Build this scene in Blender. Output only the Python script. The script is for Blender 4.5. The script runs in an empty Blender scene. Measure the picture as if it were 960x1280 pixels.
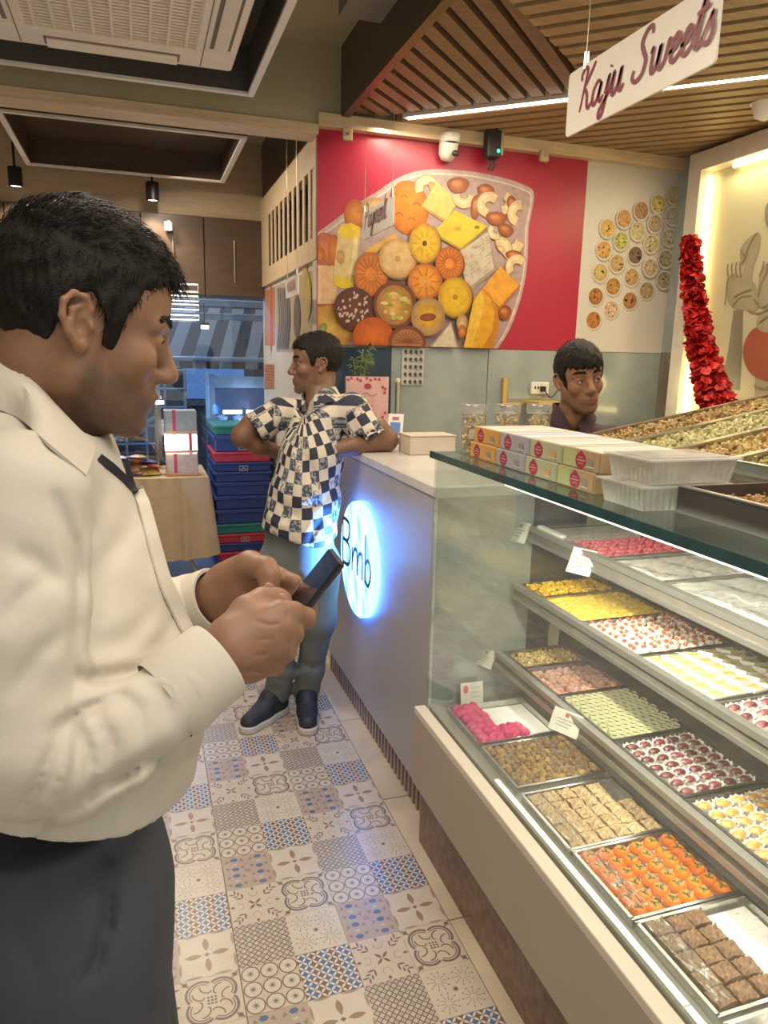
import bpy, bmesh, math, random
import numpy as np
from mathutils import Matrix, Vector
random.seed(7); RNG = np.random.default_rng(11)
SC = bpy.context.scene
COL = SC.collection
PI = math.pi

# ---------------------------------------------------------------- camera
FPX = 912.0; CX, CY = 480.0, 640.0; CAMH = 1.59
_y = np.array([172 - CX, 441 - CY, FPX]); _y /= np.linalg.norm(_y)
_x = np.array([3250 - CX, 505 - CY, FPX]); _x -= _y * _x.dot(_y); _x /= np.linalg.norm(_x)
_z = np.cross(_x, _y); _z = -_z if _z[1] > 0 else _z
RC = np.stack([_x, _y, _z], 1)              # world axes in camera frame (x right, y down, z forward)
CO = np.array([0, 0, CAMH])
def ray(px, py): return RC.T @ np.array([(px - CX) / FPX, (py - CY) / FPX, 1.0])
def on(px, py, ax, v):
    d = ray(px, py); return CO + d * ((v - CO[ax]) / d[ax])
def atX(px, py, v): return on(px, py, 0, v)
def atY(px, py, v): return on(px, py, 1, v)
def atZ(px, py, v): return on(px, py, 2, v)
def D(px, py, d): return CO + ray(px, py) * d
cam = bpy.data.cameras.new('camera'); camo = bpy.data.objects.new('camera', cam); COL.objects.link(camo)
cam.sensor_fit = 'VERTICAL'; cam.sensor_height = 36.0; cam.sensor_width = 27.0; cam.lens = FPX / 1280 * 36.0
cam.clip_start = 0.02
M3 = np.stack([RC.T @ np.array([1, 0, 0]), RC.T @ np.array([0, -1, 0]), RC.T @ np.array([0, 0, -1])], 1)
camo.matrix_world = Matrix.Translation(Vector(CO)) @ Matrix(M3.tolist()).to_4x4()
SC.camera = camo

# ---------------------------------------------------------------- world, lights, exposure
w = bpy.data.worlds.new('world'); SC.world = w; w.use_nodes = True
w.node_tree.nodes['Background'].inputs[0].default_value = (0.80, 0.75, 0.66, 1)
w.node_tree.nodes['Background'].inputs[1].default_value = 0.66
SC.view_settings.view_transform = 'Standard'; SC.view_settings.look = 'None'
SC.view_settings.exposure = 0.25; SC.view_settings.gamma = 1.0
def area(name, loc, target, sx, sy, power, col, spread=PI):
    l = bpy.data.lights.new(name, 'AREA'); l.shape = 'RECTANGLE'; l.size = sx; l.size_y = sy
    l.energy = power; l.color = col; l.spread = spread
    o = bpy.data.objects.new(name, l); COL.objects.link(o); o.location = loc
    o.rotation_euler = (Vector(target) - Vector(loc)).to_track_quat('-Z', 'Y').to_euler(); return o
def ystrip(name, loc, d, ln, power, col, axis=(0, 1, 0), wd=0.025):
    z = -Vector(d).normalized(); y = Vector(axis); x = y.cross(z).normalized(); y = z.cross(x)
    l = bpy.data.lights.new(name, 'AREA'); l.shape = 'RECTANGLE'; l.size = wd; l.size_y = ln; l.energy = power; l.color = col
    o = bpy.data.objects.new(name, l); COL.objects.link(o); o.matrix_world = Matrix.Translation(loc) @ Matrix((x, y, z)).transposed().to_4x4(); return o
def point(name, loc, power, col, r=0.03):
    l = bpy.data.lights.new(name, 'POINT'); l.energy = power; l.color = col; l.shadow_soft_size = r
    o = bpy.data.objects.new(name, l); COL.objects.link(o); o.location = loc; return o
def spot(name, loc, target, power, col, ang=1.6, r=0.03):
    l = bpy.data.lights.new(name, 'SPOT'); l.energy = power; l.color = col; l.shadow_soft_size = r; l.spot_size = ang; l.spot_blend = 0.7
    o = bpy.data.objects.new(name, l); COL.objects.link(o); o.location = loc
    o.rotation_euler = (Vector(target) - Vector(loc)).to_track_quat('-Z', 'Y').to_euler(); return o
WARM = (1.0, 0.84, 0.64)
area('ceiling_lamp_light', (0.5, 0.3, 2.72), (0.5, 0.3, 0), 1.6, 1.2, 24, (1.0, 0.88, 0.73))     # shop lamps above and behind the camera
area('ceiling_lamp_light', (0.05, 2.2, 2.70), (0.05, 2.2, 0), 0.8, 0.8, 25, WARM)
area('ceiling_lamp_light', (1.9, 2.0, 2.70), (1.9, 2.0, 0), 0.9, 0.9, 16, WARM)
area('led_strip_light', (1.95, 3.27, 2.76), (1.95, 3.27, 0), 1.9, 0.03, 16, (1.0, 0.86, 0.62)).rotation_euler = (0, 0, math.radians(-42))

# ---------------------------------------------------------------- materials (all procedural)
MATS = {}
def _nodes(name):
    m = bpy.data.materials.new(name); m.use_nodes = True
    return m, m.node_tree, m.node_tree.nodes['Principled BSDF']
def mat(name, col, rough=0.5, metal=0.0, var=0.06, scale=12.0, bump=0.0, bscale=60.0, sss=0.0, coat=0.0, emis=0.0, spec=0.5, detail=3.0, stretch=None, col2=None):
    if name in MATS: return MATS[name]
    m, nt, b = _nodes(name); L = nt.links.new
    tc = nt.nodes.new('ShaderNodeTexCoord'); no = nt.nodes.new('ShaderNodeTexNoise'); no.inputs['Scale'].default_value = scale; no.inputs['Detail'].default_value = detail
    src = tc.outputs['Object']
    if stretch:
        mp = nt.nodes.new('ShaderNodeMapping'); mp.inputs['Scale'].default_value = stretch; L(src, mp.inputs[0]); src = mp.outputs[0]
    L(src, no.inputs['Vector'])
    rp = nt.nodes.new('ShaderNodeValToRGB'); L(no.outputs['Fac'], rp.inputs[0])
    c = np.array(col[:3]); c2 = np.array(col2[:3]) if col2 else np.clip(c * (1 + var), 0, 1); c1 = c if col2 else np.clip(c * (1 - var), 0, 1)
    rp.color_ramp.elements[0].position = 0.3; rp.color_ramp.elements[1].position = 0.7
    rp.color_ramp.elements[0].color = (*c1, 1); rp.color_ramp.elements[1].color = (*c2, 1)
    L(rp.outputs[0], b.inputs['Base Color'])
    b.inputs['Roughness'].default_value = rough; b.inputs['Metallic'].default_value = metal; b.inputs['Specular IOR Level'].default_value = spec
    if sss: b.inputs['Subsurface Weight'].default_value = sss; b.inputs['Subsurface Radius'].default_value = (0.02, 0.008, 0.004); b.inputs['Subsurface Scale'].default_value = 0.6
    if coat: b.inputs['Coat Weight'].default_value = coat; b.inputs['Coat Roughness'].default_value = 0.08
    if emis: L(rp.outputs[0], b.inputs['Emission Color']); b.inputs['Emission Strength'].default_value = emis
    if bump:
        n2 = nt.nodes.new('ShaderNodeTexNoise'); n2.inputs['Scale'].default_value = bscale; n2.inputs['Detail'].default_value = 4; L(src, n2.inputs['Vector'])
        bp = nt.nodes.new('ShaderNodeBump'); bp.inputs['Strength'].default_value = bump; bp.inputs['Distance'].default_value = 0.004; L(n2.outputs['Fac'], bp.inputs['Height']); L(bp.outputs[0], b.inputs['Normal'])
    MATS[name] = m; return m
def vmat(name, rough=0.5, var=0.05, scale=40.0, bump=0.0, bscale=200.0, sss=0.0, coat=0.0, emis=0.0, spec=0.5, metal=0.0):
    if name in MATS: return MATS[name]
    m, nt, b = _nodes(name); L = nt.links.new
    at = nt.nodes.new('ShaderNodeVertexColor'); at.layer_name = 'Col'
    tc = nt.nodes.new('ShaderNodeTexCoord'); no = nt.nodes.new('ShaderNodeTexNoise'); no.inputs['Scale'].default_value = scale; no.inputs['Detail'].default_value = 4; L(tc.outputs['Object'], no.inputs['Vector'])
    mr = nt.nodes.new('ShaderNodeMapRange'); mr.inputs[3].default_value = 1 - var; mr.inputs[4].default_value = 1 + var; mr.inputs[1].default_value = 0.3; mr.inputs[2].default_value = 0.7; L(no.outputs['Fac'], mr.inputs[0])
    mx = nt.nodes.new('ShaderNodeVectorMath'); mx.operation = 'MULTIPLY'; L(at.outputs['Color'], mx.inputs[0]); L(mr.outputs[0], mx.inputs[1])
    L(mx.outputs[0], b.inputs['Base Color'])
    b.inputs['Roughness'].default_value = rough; b.inputs['Specular IOR Level'].default_value = spec; b.inputs['Metallic'].default_value = metal
    if sss: b.inputs['Subsurface Weight'].default_value = sss; b.inputs['Subsurface Radius'].default_value = (0.02, 0.008, 0.004); b.inputs['Subsurface Scale'].default_value = 0.5
    if coat: b.inputs['Coat Weight'].default_value = coat; b.inputs['Coat Roughness'].default_value = 0.1
    if emis: L(mx.outputs[0], b.inputs['Emission Color']); b.inputs['Emission Strength'].default_value = emis
    if bump:
        n2 = nt.nodes.new('ShaderNodeTexNoise'); n2.inputs['Scale'].default_value = bscale; n2.inputs['Detail'].default_value = 4; L(tc.outputs['Object'], n2.inputs['Vector'])
        bp = nt.nodes.new('ShaderNodeBump'); bp.inputs['Strength'].default_value = bump; bp.inputs['Distance'].default_value = 0.003; L(n2.outputs['Fac'], bp.inputs['Height']); L(bp.outputs[0], b.inputs['Normal'])
    MATS[name] = m; return m
def glow(name, col, strength):
    if name in MATS: return MATS[name]
    m, nt, b = _nodes(name)
    b.inputs['Base Color'].default_value = (*col, 1); b.inputs['Emission Color'].default_value = (*col, 1); b.inputs['Emission Strength'].default_value = strength
    MATS[name] = m; return m
def glassmat(name, tint=(0.93, 0.97, 0.95), rough=0.03, base=0.05, ior=1.45, milky=0.0):
    if name in MATS: return MATS[name]
    m = bpy.data.materials.new(name); m.use_nodes = True; nt = m.node_tree; nt.nodes.clear(); L = nt.links.new
    out = nt.nodes.new('ShaderNodeOutputMaterial'); tr = nt.nodes.new('ShaderNodeBsdfTransparent'); tr.inputs[0].default_value = (*tint, 1)
    gl = nt.nodes.new('ShaderNodeBsdfGlossy'); gl.inputs['Roughness'].default_value = rough
    fr = nt.nodes.new('ShaderNodeFresnel'); ge = nt.nodes.new('ShaderNodeNewGeometry'); mi = nt.nodes.new('ShaderNodeMapRange')
    mi.inputs[3].default_value = ior; mi.inputs[4].default_value = 1 / ior; L(ge.outputs['Backfacing'], mi.inputs[0]); L(mi.outputs[0], fr.inputs[0])   # same reflectance from both sides of a thin pane
    ad = nt.nodes.new('ShaderNodeMath'); ad.operation = 'ADD'; ad.inputs[1].default_value = base; L(fr.outputs[0], ad.inputs[0])
    mx = nt.nodes.new('ShaderNodeMixShader'); L(ad.outputs[0], mx.inputs[0]); L(tr.outputs[0], mx.inputs[1]); L(gl.outputs[0], mx.inputs[2])
    res = mx.outputs[0]
    if milky:
        no = nt.nodes.new('ShaderNodeTexNoise'); no.inputs['Scale'].default_value = 9; tc = nt.nodes.new('ShaderNodeTexCoord'); L(tc.outputs['Object'], no.inputs['Vector'])
        mm = nt.nodes.new('ShaderNodeMath'); mm.operation = 'MULTIPLY'; mm.inputs[1].default_value = milky * 2; L(no.outputs['Fac'], mm.inputs[0])
        df = nt.nodes.new('ShaderNodeBsdfDiffuse'); df.inputs[0].default_value = (0.8, 0.8, 0.76, 1)
        m2 = nt.nodes.new('ShaderNodeMixShader'); L(mm.outputs[0], m2.inputs[0]); L(res, m2.inputs[1]); L(df.outputs[0], m2.inputs[2]); res = m2.outputs[0]
    L(res, out.inputs[0]); MATS[name] = m; return m

# ---------------------------------------------------------------- objects
def thing(name, label, cat, loc=(0, 0, 0), group=None, rotz=0.0):
    o = bpy.data.objects.new(name, None); COL.objects.link(o); o.location = loc; o.rotation_euler = (0, 0, rotz)
    o.empty_display_size = 0.05; o['label'] = label; o['category'] = cat
    if group: o['group'] = group
    return o
def tag(o, label, cat, group=None):
    o['label'] = label; o['category'] = cat
    if group: o['group'] = group
    return o
def struct(o): o['kind'] = 'structure'; return o
def dup(root, loc, label=None, rot=None, scale=None):
    r = root.copy(); COL.objects.link(r); r.location = loc
    if rot is not None: r.rotation_euler = rot
    if scale is not None: r.scale = scale
    if label: r['label'] = label
    for ch in list(root.children):
        c = ch.copy(); COL.objects.link(c); c.parent = r
        for g in list(ch.children):
            d = g.copy(); COL.objects.link(d); d.parent = c
    return r
def rotm(rx=0, ry=0, rz=0):
    return Matrix.Rotation(rz, 3, 'Z') @ Matrix.Rotation(ry, 3, 'Y') @ Matrix.Rotation(rx, 3, 'X')
class MB:
    """collects simple solids and links them as one mesh object"""
    def __init__(s): s.v = []; s.f = []; s.m = []; s.c = []; s.hascol = False
    def add(s, vs, fs, mi=0, col=None):
        o = len(s.v); s.v += [tuple(map(float, p)) for p in vs]; s.f += [tuple(i + o for i in f) for f in fs]; s.m += [mi] * len(fs)
        if col is None: s.c += [(0.5, 0.5, 0.5)] * len(vs)
        else:
            s.hascol = True
            s.c += list(col) if hasattr(col[0], '__len__') else [col] * len(vs)
        return s
    def box(s, lo, hi, R=None, piv=None, mi=0, col=None, bev=0.0):
        x0, y0, z0 = lo; x1, y1, z1 = hi
        if bev > 0:
            b = min(bev, (x1 - x0) / 2.01, (y1 - y0) / 2.01, (z1 - z0) / 2.01); vs = []; 
            for sx, X in ((1, x0), (-1, x1)):
                for sy, Y in ((1, y0), (-1, y1)):
                    for sz, Z in ((1, z0), (-1, z1)):
                        vs += [(X, Y + sy * b, Z + sz * b), (X + sx * b, Y, Z + sz * b), (X + sx * b, Y + sy * b, Z)]
            I = lambda i, j, k, a: ((i * 2 + j) * 2 + k) * 3 + a
            fs = []
            for a in (0, 1): 
                fs += [(I(a,0,0,0), I(a,0,1,0), I(a,1,1,0), I(a,1,0,0)), (I(0,a,0,1), I(0,a,1,1), I(1,a,1,1), I(1,a,0,1)), (I(0,0,a,2), I(0,1,a,2), I(1,1,a,2), I(1,0,a,2))]
                for c in (0, 1):
                    fs += [(I(a,c,0,0), I(a,c,1,0), I(a,c,1,1), I(a,c,0,1)), (I(a,0,c,0), I(a,1,c,0), I(a,1,c,2), I(a,0,c,2)), (I(0,a,c,1), I(1,a,c,1), I(1,a,c,2), I(0,a,c,2))]
                    for d in (0, 1): fs.append((I(a,c,d,0), I(a,c,d,1), I(a,c,d,2)))
        else:
            vs = [(x, y, z) for x in (x0, x1) for y in (y0, y1) for z in (z0, z1)]
            fs = [(0, 1, 3, 2), (4, 6, 7, 5), (0, 4, 5, 1), (2, 3, 7, 6), (0, 2, 6, 4), (1, 5, 7, 3)]
        if R is not None:
            p = Vector(piv) if piv is not None else Vector(((x0 + x1) / 2, (y0 + y1) / 2, (z0 + z1) / 2))
            vs = [R @ (Vector(q) - p) + p for q in vs]
        return s.add(vs, fs, mi, col)
    def tube(s, pts, r, n=8, mi=0, col=None, caps=True, closed=False):
        pts = [np.array(p, float) for p in pts]; N = len(pts); rs = r if hasattr(r, '__len__') else [r] * N
        vs = []; up = None
        for i, p in enumerate(pts):
            if closed: t = pts[(i + 1) % N] - pts[i - 1]
            else: t = pts[min(i + 1, N - 1)] - pts[max(i - 1, 0)]
            t = t / (np.linalg.norm(t) + 1e-12)
            if up is None:
                up = np.array([0, 0, 1.]) if abs(t[2]) < 0.9 else np.array([1., 0, 0])
            a = np.cross(t, up); a /= np.linalg.norm(a) + 1e-12; up = np.cross(a, t)
            for k in range(n):
                an = 2 * PI * k / n; vs.append(p + rs[i] * (math.cos(an) * a + math.sin(an) * up))
        fs = []
        for i in range(N if closed else N - 1):
            j = (i + 1) % N
            for k in range(n): fs.append((i * n + k, i * n + (k + 1) % n, j * n + (k + 1) % n, j * n + k))
        if caps and not closed: fs += [tuple(range(n))[::-1], tuple((N - 1) * n + k for k in range(n))]
        return s.add(vs, fs, mi, col)
    def lathe(s, prof, c=(0, 0, 0), n=20, mi=0, col=None, sx=1, sy=1, R=None, caps=True):
        vs = []
        for r, z in prof:
            for k in range(n):
                a = 2 * PI * k / n; p = Vector((r * math.cos(a) * sx, r * math.sin(a) * sy, z)); p = R @ p if R is not None else p; vs.append(p + Vector(c))
        N = len(prof); fs = [(i * n + k, i * n + (k + 1) % n, (i + 1) * n + (k + 1) % n, (i + 1) * n + k) for i in range(N - 1) for k in range(n)]
        if caps: fs += [tuple(range(n))[::-1], tuple((N - 1) * n + k for k in range(n))]
        return s.add(vs, fs, mi, col)
    def ell(s, c, r, n=10, m=6, mi=0, col=None, R=None):
        prof = [(math.sin(PI * i / m), -math.cos(PI * i / m)) for i in range(m + 1)]; vs = []; fs = []
        for a, b in prof[1:-1]:
            for k in range(n):
                t = 2 * PI * k / n; p = Vector((a * math.cos(t) * r[0], a * math.sin(t) * r[1], b * r[2])); p = R @ p if R is not None else p; vs.append(p + Vector(c))
        for zz in (-r[2], r[2]):
            p = Vector((0, 0, zz)); p = R @ p if R is not None else p; vs.append(p + Vector(c))
        q = m - 1
        for i in range(q - 1):
            for k in range(n): fs.append((i * n + k, i * n + (k + 1) % n, (i + 1) * n + (k + 1) % n, (i + 1) * n + k))
        for k in range(n): fs += [(q * n, (k + 1) % n, k), (q * n + 1, (q - 1) * n + k, (q - 1) * n + (k + 1) % n)]
        return s.add(vs, fs, mi, col)
    def prism(s, pts, z0, z1, mi=0, col=None, f=None):
        n = len(pts); vs = [(x, y, z0) for x, y in pts] + [(x, y, z1) for x, y in pts]
        fs = [tuple(range(n))[::-1], tuple(range(n, 2 * n))] + [(i, (i + 1) % n, n + (i + 1) % n, n + i) for i in range(n)]
        if f: vs = [f(*p) for p in vs]
        return s.add(vs, fs, mi, col)
    def quad(s, a, b, c, d, mi=0, col=None): return s.add([a, b, c, d], [(0, 1, 2, 3)], mi, col)
    def build(s, name, mats, parent=None, off=None, smooth=None, loc=None, fixn=True):
        me = bpy.data.meshes.new(name); v = np.array(s.v, float).reshape(-1, 3)
        if off is not None: v = v - np.array(off, float)
        me.from_pydata(v.tolist(), [], s.f)
        mats = mats if isinstance(mats, (list, tuple)) else [mats]
        for m in mats: me.materials.append(m)
        if len(mats) > 1: me.polygons.foreach_set('material_index', s.m)
        if s.hascol:
            at = me.color_attributes.new('Col', 'FLOAT_COLOR', 'POINT'); a = np.ones((len(s.v), 4)); a[:, :3] = np.array(s.c)[:, :3]; at.data.foreach_set('color', a.ravel())
        if fixn:
            bm = bmesh.new(); bm.from_mesh(me); bmesh.ops.recalc_face_normals(bm, faces=bm.faces); bm.to_mesh(me); bm.free()
        if smooth is not None:
            me.polygons.foreach_set('use_smooth', [True] * len(me.polygons)); me.set_sharp_from_angle(angle=math.radians(smooth))
        me.update()
        o = bpy.data.objects.new(name, me); COL.objects.link(o)
        if parent is not None: o.parent = parent
        if loc is not None: o.location = loc
        return o
def box(name, lo, hi, m, parent=None, bev=0.0, off=None, R=None, col=None):
    return MB().box(lo, hi, R=R, bev=bev, col=col).build(name, m, parent, off)
def instance(src, name, parent, loc, rot=None, scale=None):
    o = bpy.data.objects.new(name, src.data); COL.objects.link(o); o.parent = parent; o.location = loc
    if rot is not None: o.rotation_euler = rot
    if scale is not None: o.scale = scale
    return o

# flat print: coloured polygons laid in thin steps on a plane (o + u*a + v*b), one mesh
class ART:
    def __init__(s, o, u, v, step=0.00012):
        s.o = np.array(o, float); s.u = np.array(u, float); s.v = np.array(v, float); n = np.cross(s.u, s.v); s.n = n / np.linalg.norm(n); s.k = 0; s.step = step; s.mb = MB()
    clip = None
    def P(s, a, b, lift=0):
        if s.clip: a = min(max(a, s.clip[0]), s.clip[2]); b = min(max(b, s.clip[1]), s.clip[3])
        return s.o + s.u * a + s.v * b + s.n * (s.k * s.step + lift)
    def poly(s, pts, col, nk=1):
        s.k += nk; n = len(pts); s.mb.add([s.P(a, b) for a, b in pts], [tuple(range(n))], 0, col); return s
    def fan(s, pts, c, cin, cout, mid=None, cmid=None):
        s.k += 1; n = len(pts); vs = [s.P(*c)]; cs = [cin]; fs = []
        if mid:
            vs += [s.P(c[0] + (a - c[0]) * mid, c[1] + (b - c[1]) * mid) for a, b in pts]; cs += [cmid] * n
            fs += [(0, 1 + i, 1 + (i + 1) % n) for i in range(n)]; o = 1 + n
            vs += [s.P(a, b) for a, b in pts]; cs += [cout] * n
            fs += [(1 + i, o + i, o + (i + 1) % n, 1 + (i + 1) % n) for i in range(n)]
        else:
            vs += [s.P(a, b) for a, b in pts]; cs += [cout] * n; fs += [(0, 1 + i, 1 + (i + 1) % n) for i in range(n)]
        s.mb.add(vs, fs, 0, cs); return s
    def disc(s, x, y, rx, ry, cin, cout=None, rot=0, n=18, mid=None, cmid=None, wob=0, ph=0):
        pts = []
        for k in range(n):
            t = 2 * PI * k / n; r = 1 + wob * math.sin(3 * t + ph) + wob * 0.6 * math.sin(5 * t + 2 * ph)
            a, b = rx * r * math.cos(t), ry * r * math.sin(t); pts.append((x + a * math.cos(rot) - b * math.sin(rot), y + a * math.sin(rot) + b * math.cos(rot)))
        return s.fan(pts, (x, y), cin, cout or cin, mid, cmid)
    def stroke(s, pts, w, col, closed=False):
        s.k += 1; pts = [np.array(p, float) for p in pts]; N = len(pts); ws = w if hasattr(w, '__len__') else [w] * N; L = []; R = []
        for i in range(N):
            t = (pts[(i + 1) % N] - pts[i - 1]) if closed else pts[min(i + 1, N - 1)] - pts[max(i - 1, 0)]
            t = t / (np.linalg.norm(t) + 1e-12); nn = np.array([-t[1], t[0]]) * ws[i] / 2; L.append(s.P(*(pts[i] + nn))); R.append(s.P(*(pts[i] - nn)))
        fs = [(i, i + 1, N + i + 1, N + i) for i in range(N - 1)]
        if closed: fs.append((N - 1, 0, N, 2 * N - 1))
        s.mb.add(L + R, fs, 0, col); return s
    def arc(s, x, y, r, a0, a1, w, col, n=10, ry=None):
        ry = ry or r
        return s.stroke([(x + r * math.cos(a0 + (a1 - a0) * i / n), y + ry * math.sin(a0 + (a1 - a0) * i / n)) for i in range(n + 1)], w, col)
    def lens(s, x, y, l, wd, rot, col, n=5):
        pts = [(-l + 2 * l * i / n, wd * math.sin(PI * i / n)) for i in range(n + 1)] + [(l - 2 * l * i / n, -wd * math.sin(PI * i / n)) for i in range(1, n)]
        return s.poly([(x + a * math.cos(rot) - b * math.sin(rot), y + a * math.sin(rot) + b * math.cos(rot)) for a, b in pts], col)
    def rect(s, x0, y0, x1, y1, col): return s.poly([(x0, y0), (x1, y0), (x1, y1), (x0, y1)], col)
    def build(s, name, m, parent=None, off=None): return s.mb.build(name, m, parent, off, fixn=False)
def crom(pts, n=6, closed=False):
    P = [np.array(p, float) for p in pts]; out = []; N = len(P)
    rng = range(N) if closed else range(N - 1)
    for i in rng:
        p0, p1, p2, p3 = (P[i - 1], P[i], P[(i + 1) % N], P[(i + 2) % N]) if closed else (P[max(i - 1, 0)], P[i], P[i + 1], P[min(i + 2, N - 1)])
        for k in range(n):
            t = k / n; out.append(0.5 * (2 * p1 + (p2 - p0) * t + (2 * p0 - 5 * p1 + 4 * p2 - p3) * t * t + (3 * p1 - p0 - 3 * p2 + p3) * t ** 3))
    if not closed: out.append(P[-1])
    return out
# brush lettering: each glyph is a list of strokes in a box one unit high, advance width last
GL = {
 'K': ([[(.1,.72),(.06,.86),(.18,.98),(.3,.9),(.27,.6),(.2,.0)], [(.62,1.0),(.42,.72),(.26,.52)], [(.26,.52),(.42,.36),(.5,.1),(.6,.0),(.7,.1)]], .66),
 'a': ([[(.36,.42),(.22,.5),(.08,.34),(.08,.12),(.18,.0),(.3,.1),(.38,.44),(.36,.14),(.44,.0),(.54,.12)]], .5),
 'j': ([[(.1,.12),(.2,.5),(.18,.0),(.12,-.32),(.0,-.36),(-.02,-.2),(.2,.02),(.3,.14)], [(.21,.64),(.23,.68)]], .3),
 'u': ([[(.02,.12),(.1,.5),(.1,.12),(.18,.0),(.32,.16),(.38,.5),(.38,.12),(.46,.0),(.56,.12)]], .52),
 'S': ([[(.56,.82),(.5,.98),(.34,.96),(.22,.76),(.32,.56),(.46,.36),(.42,.1),(.22,.0),(.06,.1),(.08,.26)]], .62),
 'w': ([[(.02,.4),(.08,.5),(.1,.12),(.18,.0),(.3,.16),(.34,.48),(.34,.12),(.44,.0),(.56,.14),(.6,.48),(.7,.42)]], .66),
 'e': ([[(.02,.2),(.22,.26),(.3,.4),(.2,.5),(.08,.34),(.1,.08),(.22,.0),(.4,.14)]], .36),
 't': ([[(.02,.14),(.2,.92),(.14,.14),(.2,.0),(.34,.12)], [(.02,.62),(.36,.7)]], .3),
 's': ([[(.02,.12),(.2,.52),(.22,.4),(.3,.18),(.22,.0),(.04,.04),(.02,.14)]], .36),
 'P': ([[(.26,.92),(.2,.5),(.12,.0)], [(.02,.66),(.08,.9),(.34,1.0),(.56,.86),(.52,.6),(.34,.46),(.20,.50)]], .56),
 'y': ([[(.02,.4),(.08,.5),(.1,.12),(.18,.02),(.3,.16),(.36,.5),(.3,.0),(.2,-.34),(.06,-.36),(.08,-.18),(.34,.04),(.46,.14)]], .44),
 'm': ([[(.02,.12),(.08,.48),(.08,.0)], [(.09,.3),(.2,.5),(.26,.4),(.26,.0)], [(.27,.3),(.38,.5),(.44,.4),(.44,.12),(.5,.0),(.58,.12)]], .56),
 'n': ([[(.02,.12),(.08,.48),(.08,.0)], [(.09,.3),(.22,.5),(.28,.4),(.28,.12),(.34,.0),(.42,.12)]], .4), ' ': ([], .3)}
def lettering(art, text, x, y, h, w, col, slant=0.18):
    for ch in text:
        st, adv = GL[ch]
        for p in st:
            q = crom(p, 6); N = len(q)
            art.stroke([(x + (a[0] + slant * a[1]) * h, y + a[1] * h) for a in q], [w * (0.65 + 0.45 * math.sin(PI * i / (N - 1)) ** 0.5) for i in range(N)], col)
        x += adv * h
    return x
PRINT = vmat('printed_surface', rough=0.45, var=0.03, scale=30)

# ---------------------------------------------------------------- signed-distance modelling (organic shapes as one continuous surface)
def smin(a, b, k):
    h = np.clip(0.5 + 0.5 * (b - a) / k, 0, 1); return b * (1 - h) + a * h - k * h * (1 - h)
def smax(a, b, k): return -smin(-a, -b, k)
def rc(P, a, b, r1, r2, ax=None, s=1.0):
    a = np.asarray(a, np.float32); b = np.asarray(b, np.float32); Q = P - a; ab = b - a
    if ax is not None:
        ax = np.asarray(ax, np.float32); Q = Q - ((Q @ ax) * (1 - 1 / s))[:, None] * ax; ab = ab - ax * (ab @ ax) * (1 - 1 / s)
    t = np.clip((Q @ ab) / (ab @ ab + 1e-12), 0, 1)
    return np.linalg.norm(Q - t[:, None] * ab, axis=1) - (r1 + (r2 - r1) * t)
def chain(P, pts, k=0.012, ax=None, s=1.0):
    d = None
    for (a, r1), (b, r2) in zip(pts[:-1], pts[1:]):
        e = rc(P, a, b, r1, r2, ax, s); d = e if d is None else smin(d, e, k)
    return d
def el(P, c, r, R=None):
    Q = P - np.asarray(c, np.float32)
    if R is not None: Q = Q @ np.asarray(R, np.float32)
    r = np.asarray(r, np.float32); k0 = np.linalg.norm(Q / r, axis=1); k1 = np.linalg.norm(Q / (r * r), axis=1) + 1e-9
    return k0 * (k0 - 1) / k1
def segd(P, a, b):
    a = np.asarray(a, np.float32); b = np.asarray(b, np.float32); ab = b - a; Q = P - a
    t = np.clip((Q @ ab) / (ab @ ab + 1e-12), 0, 1); return np.linalg.norm(Q - t[:, None] * ab, axis=1), t
def fold(P, d, pts, w, dep):
    """crease (dep>0) or ridge (dep<0) along a polyline, fading to both ends"""
    n = len(pts) - 1; g = np.zeros(len(P), np.float32)
    for i in range(n):
        ds, t = segd(P, pts[i], pts[i + 1]); u = (i + t) / n; g = np.maximum(g, np.exp(-(ds / w) ** 2) * np.clip(np.sin(PI * np.clip(u * 0.9 + 0.05, 0, 1)), 0, 1) ** 0.6)
    return d + dep * g
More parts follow.
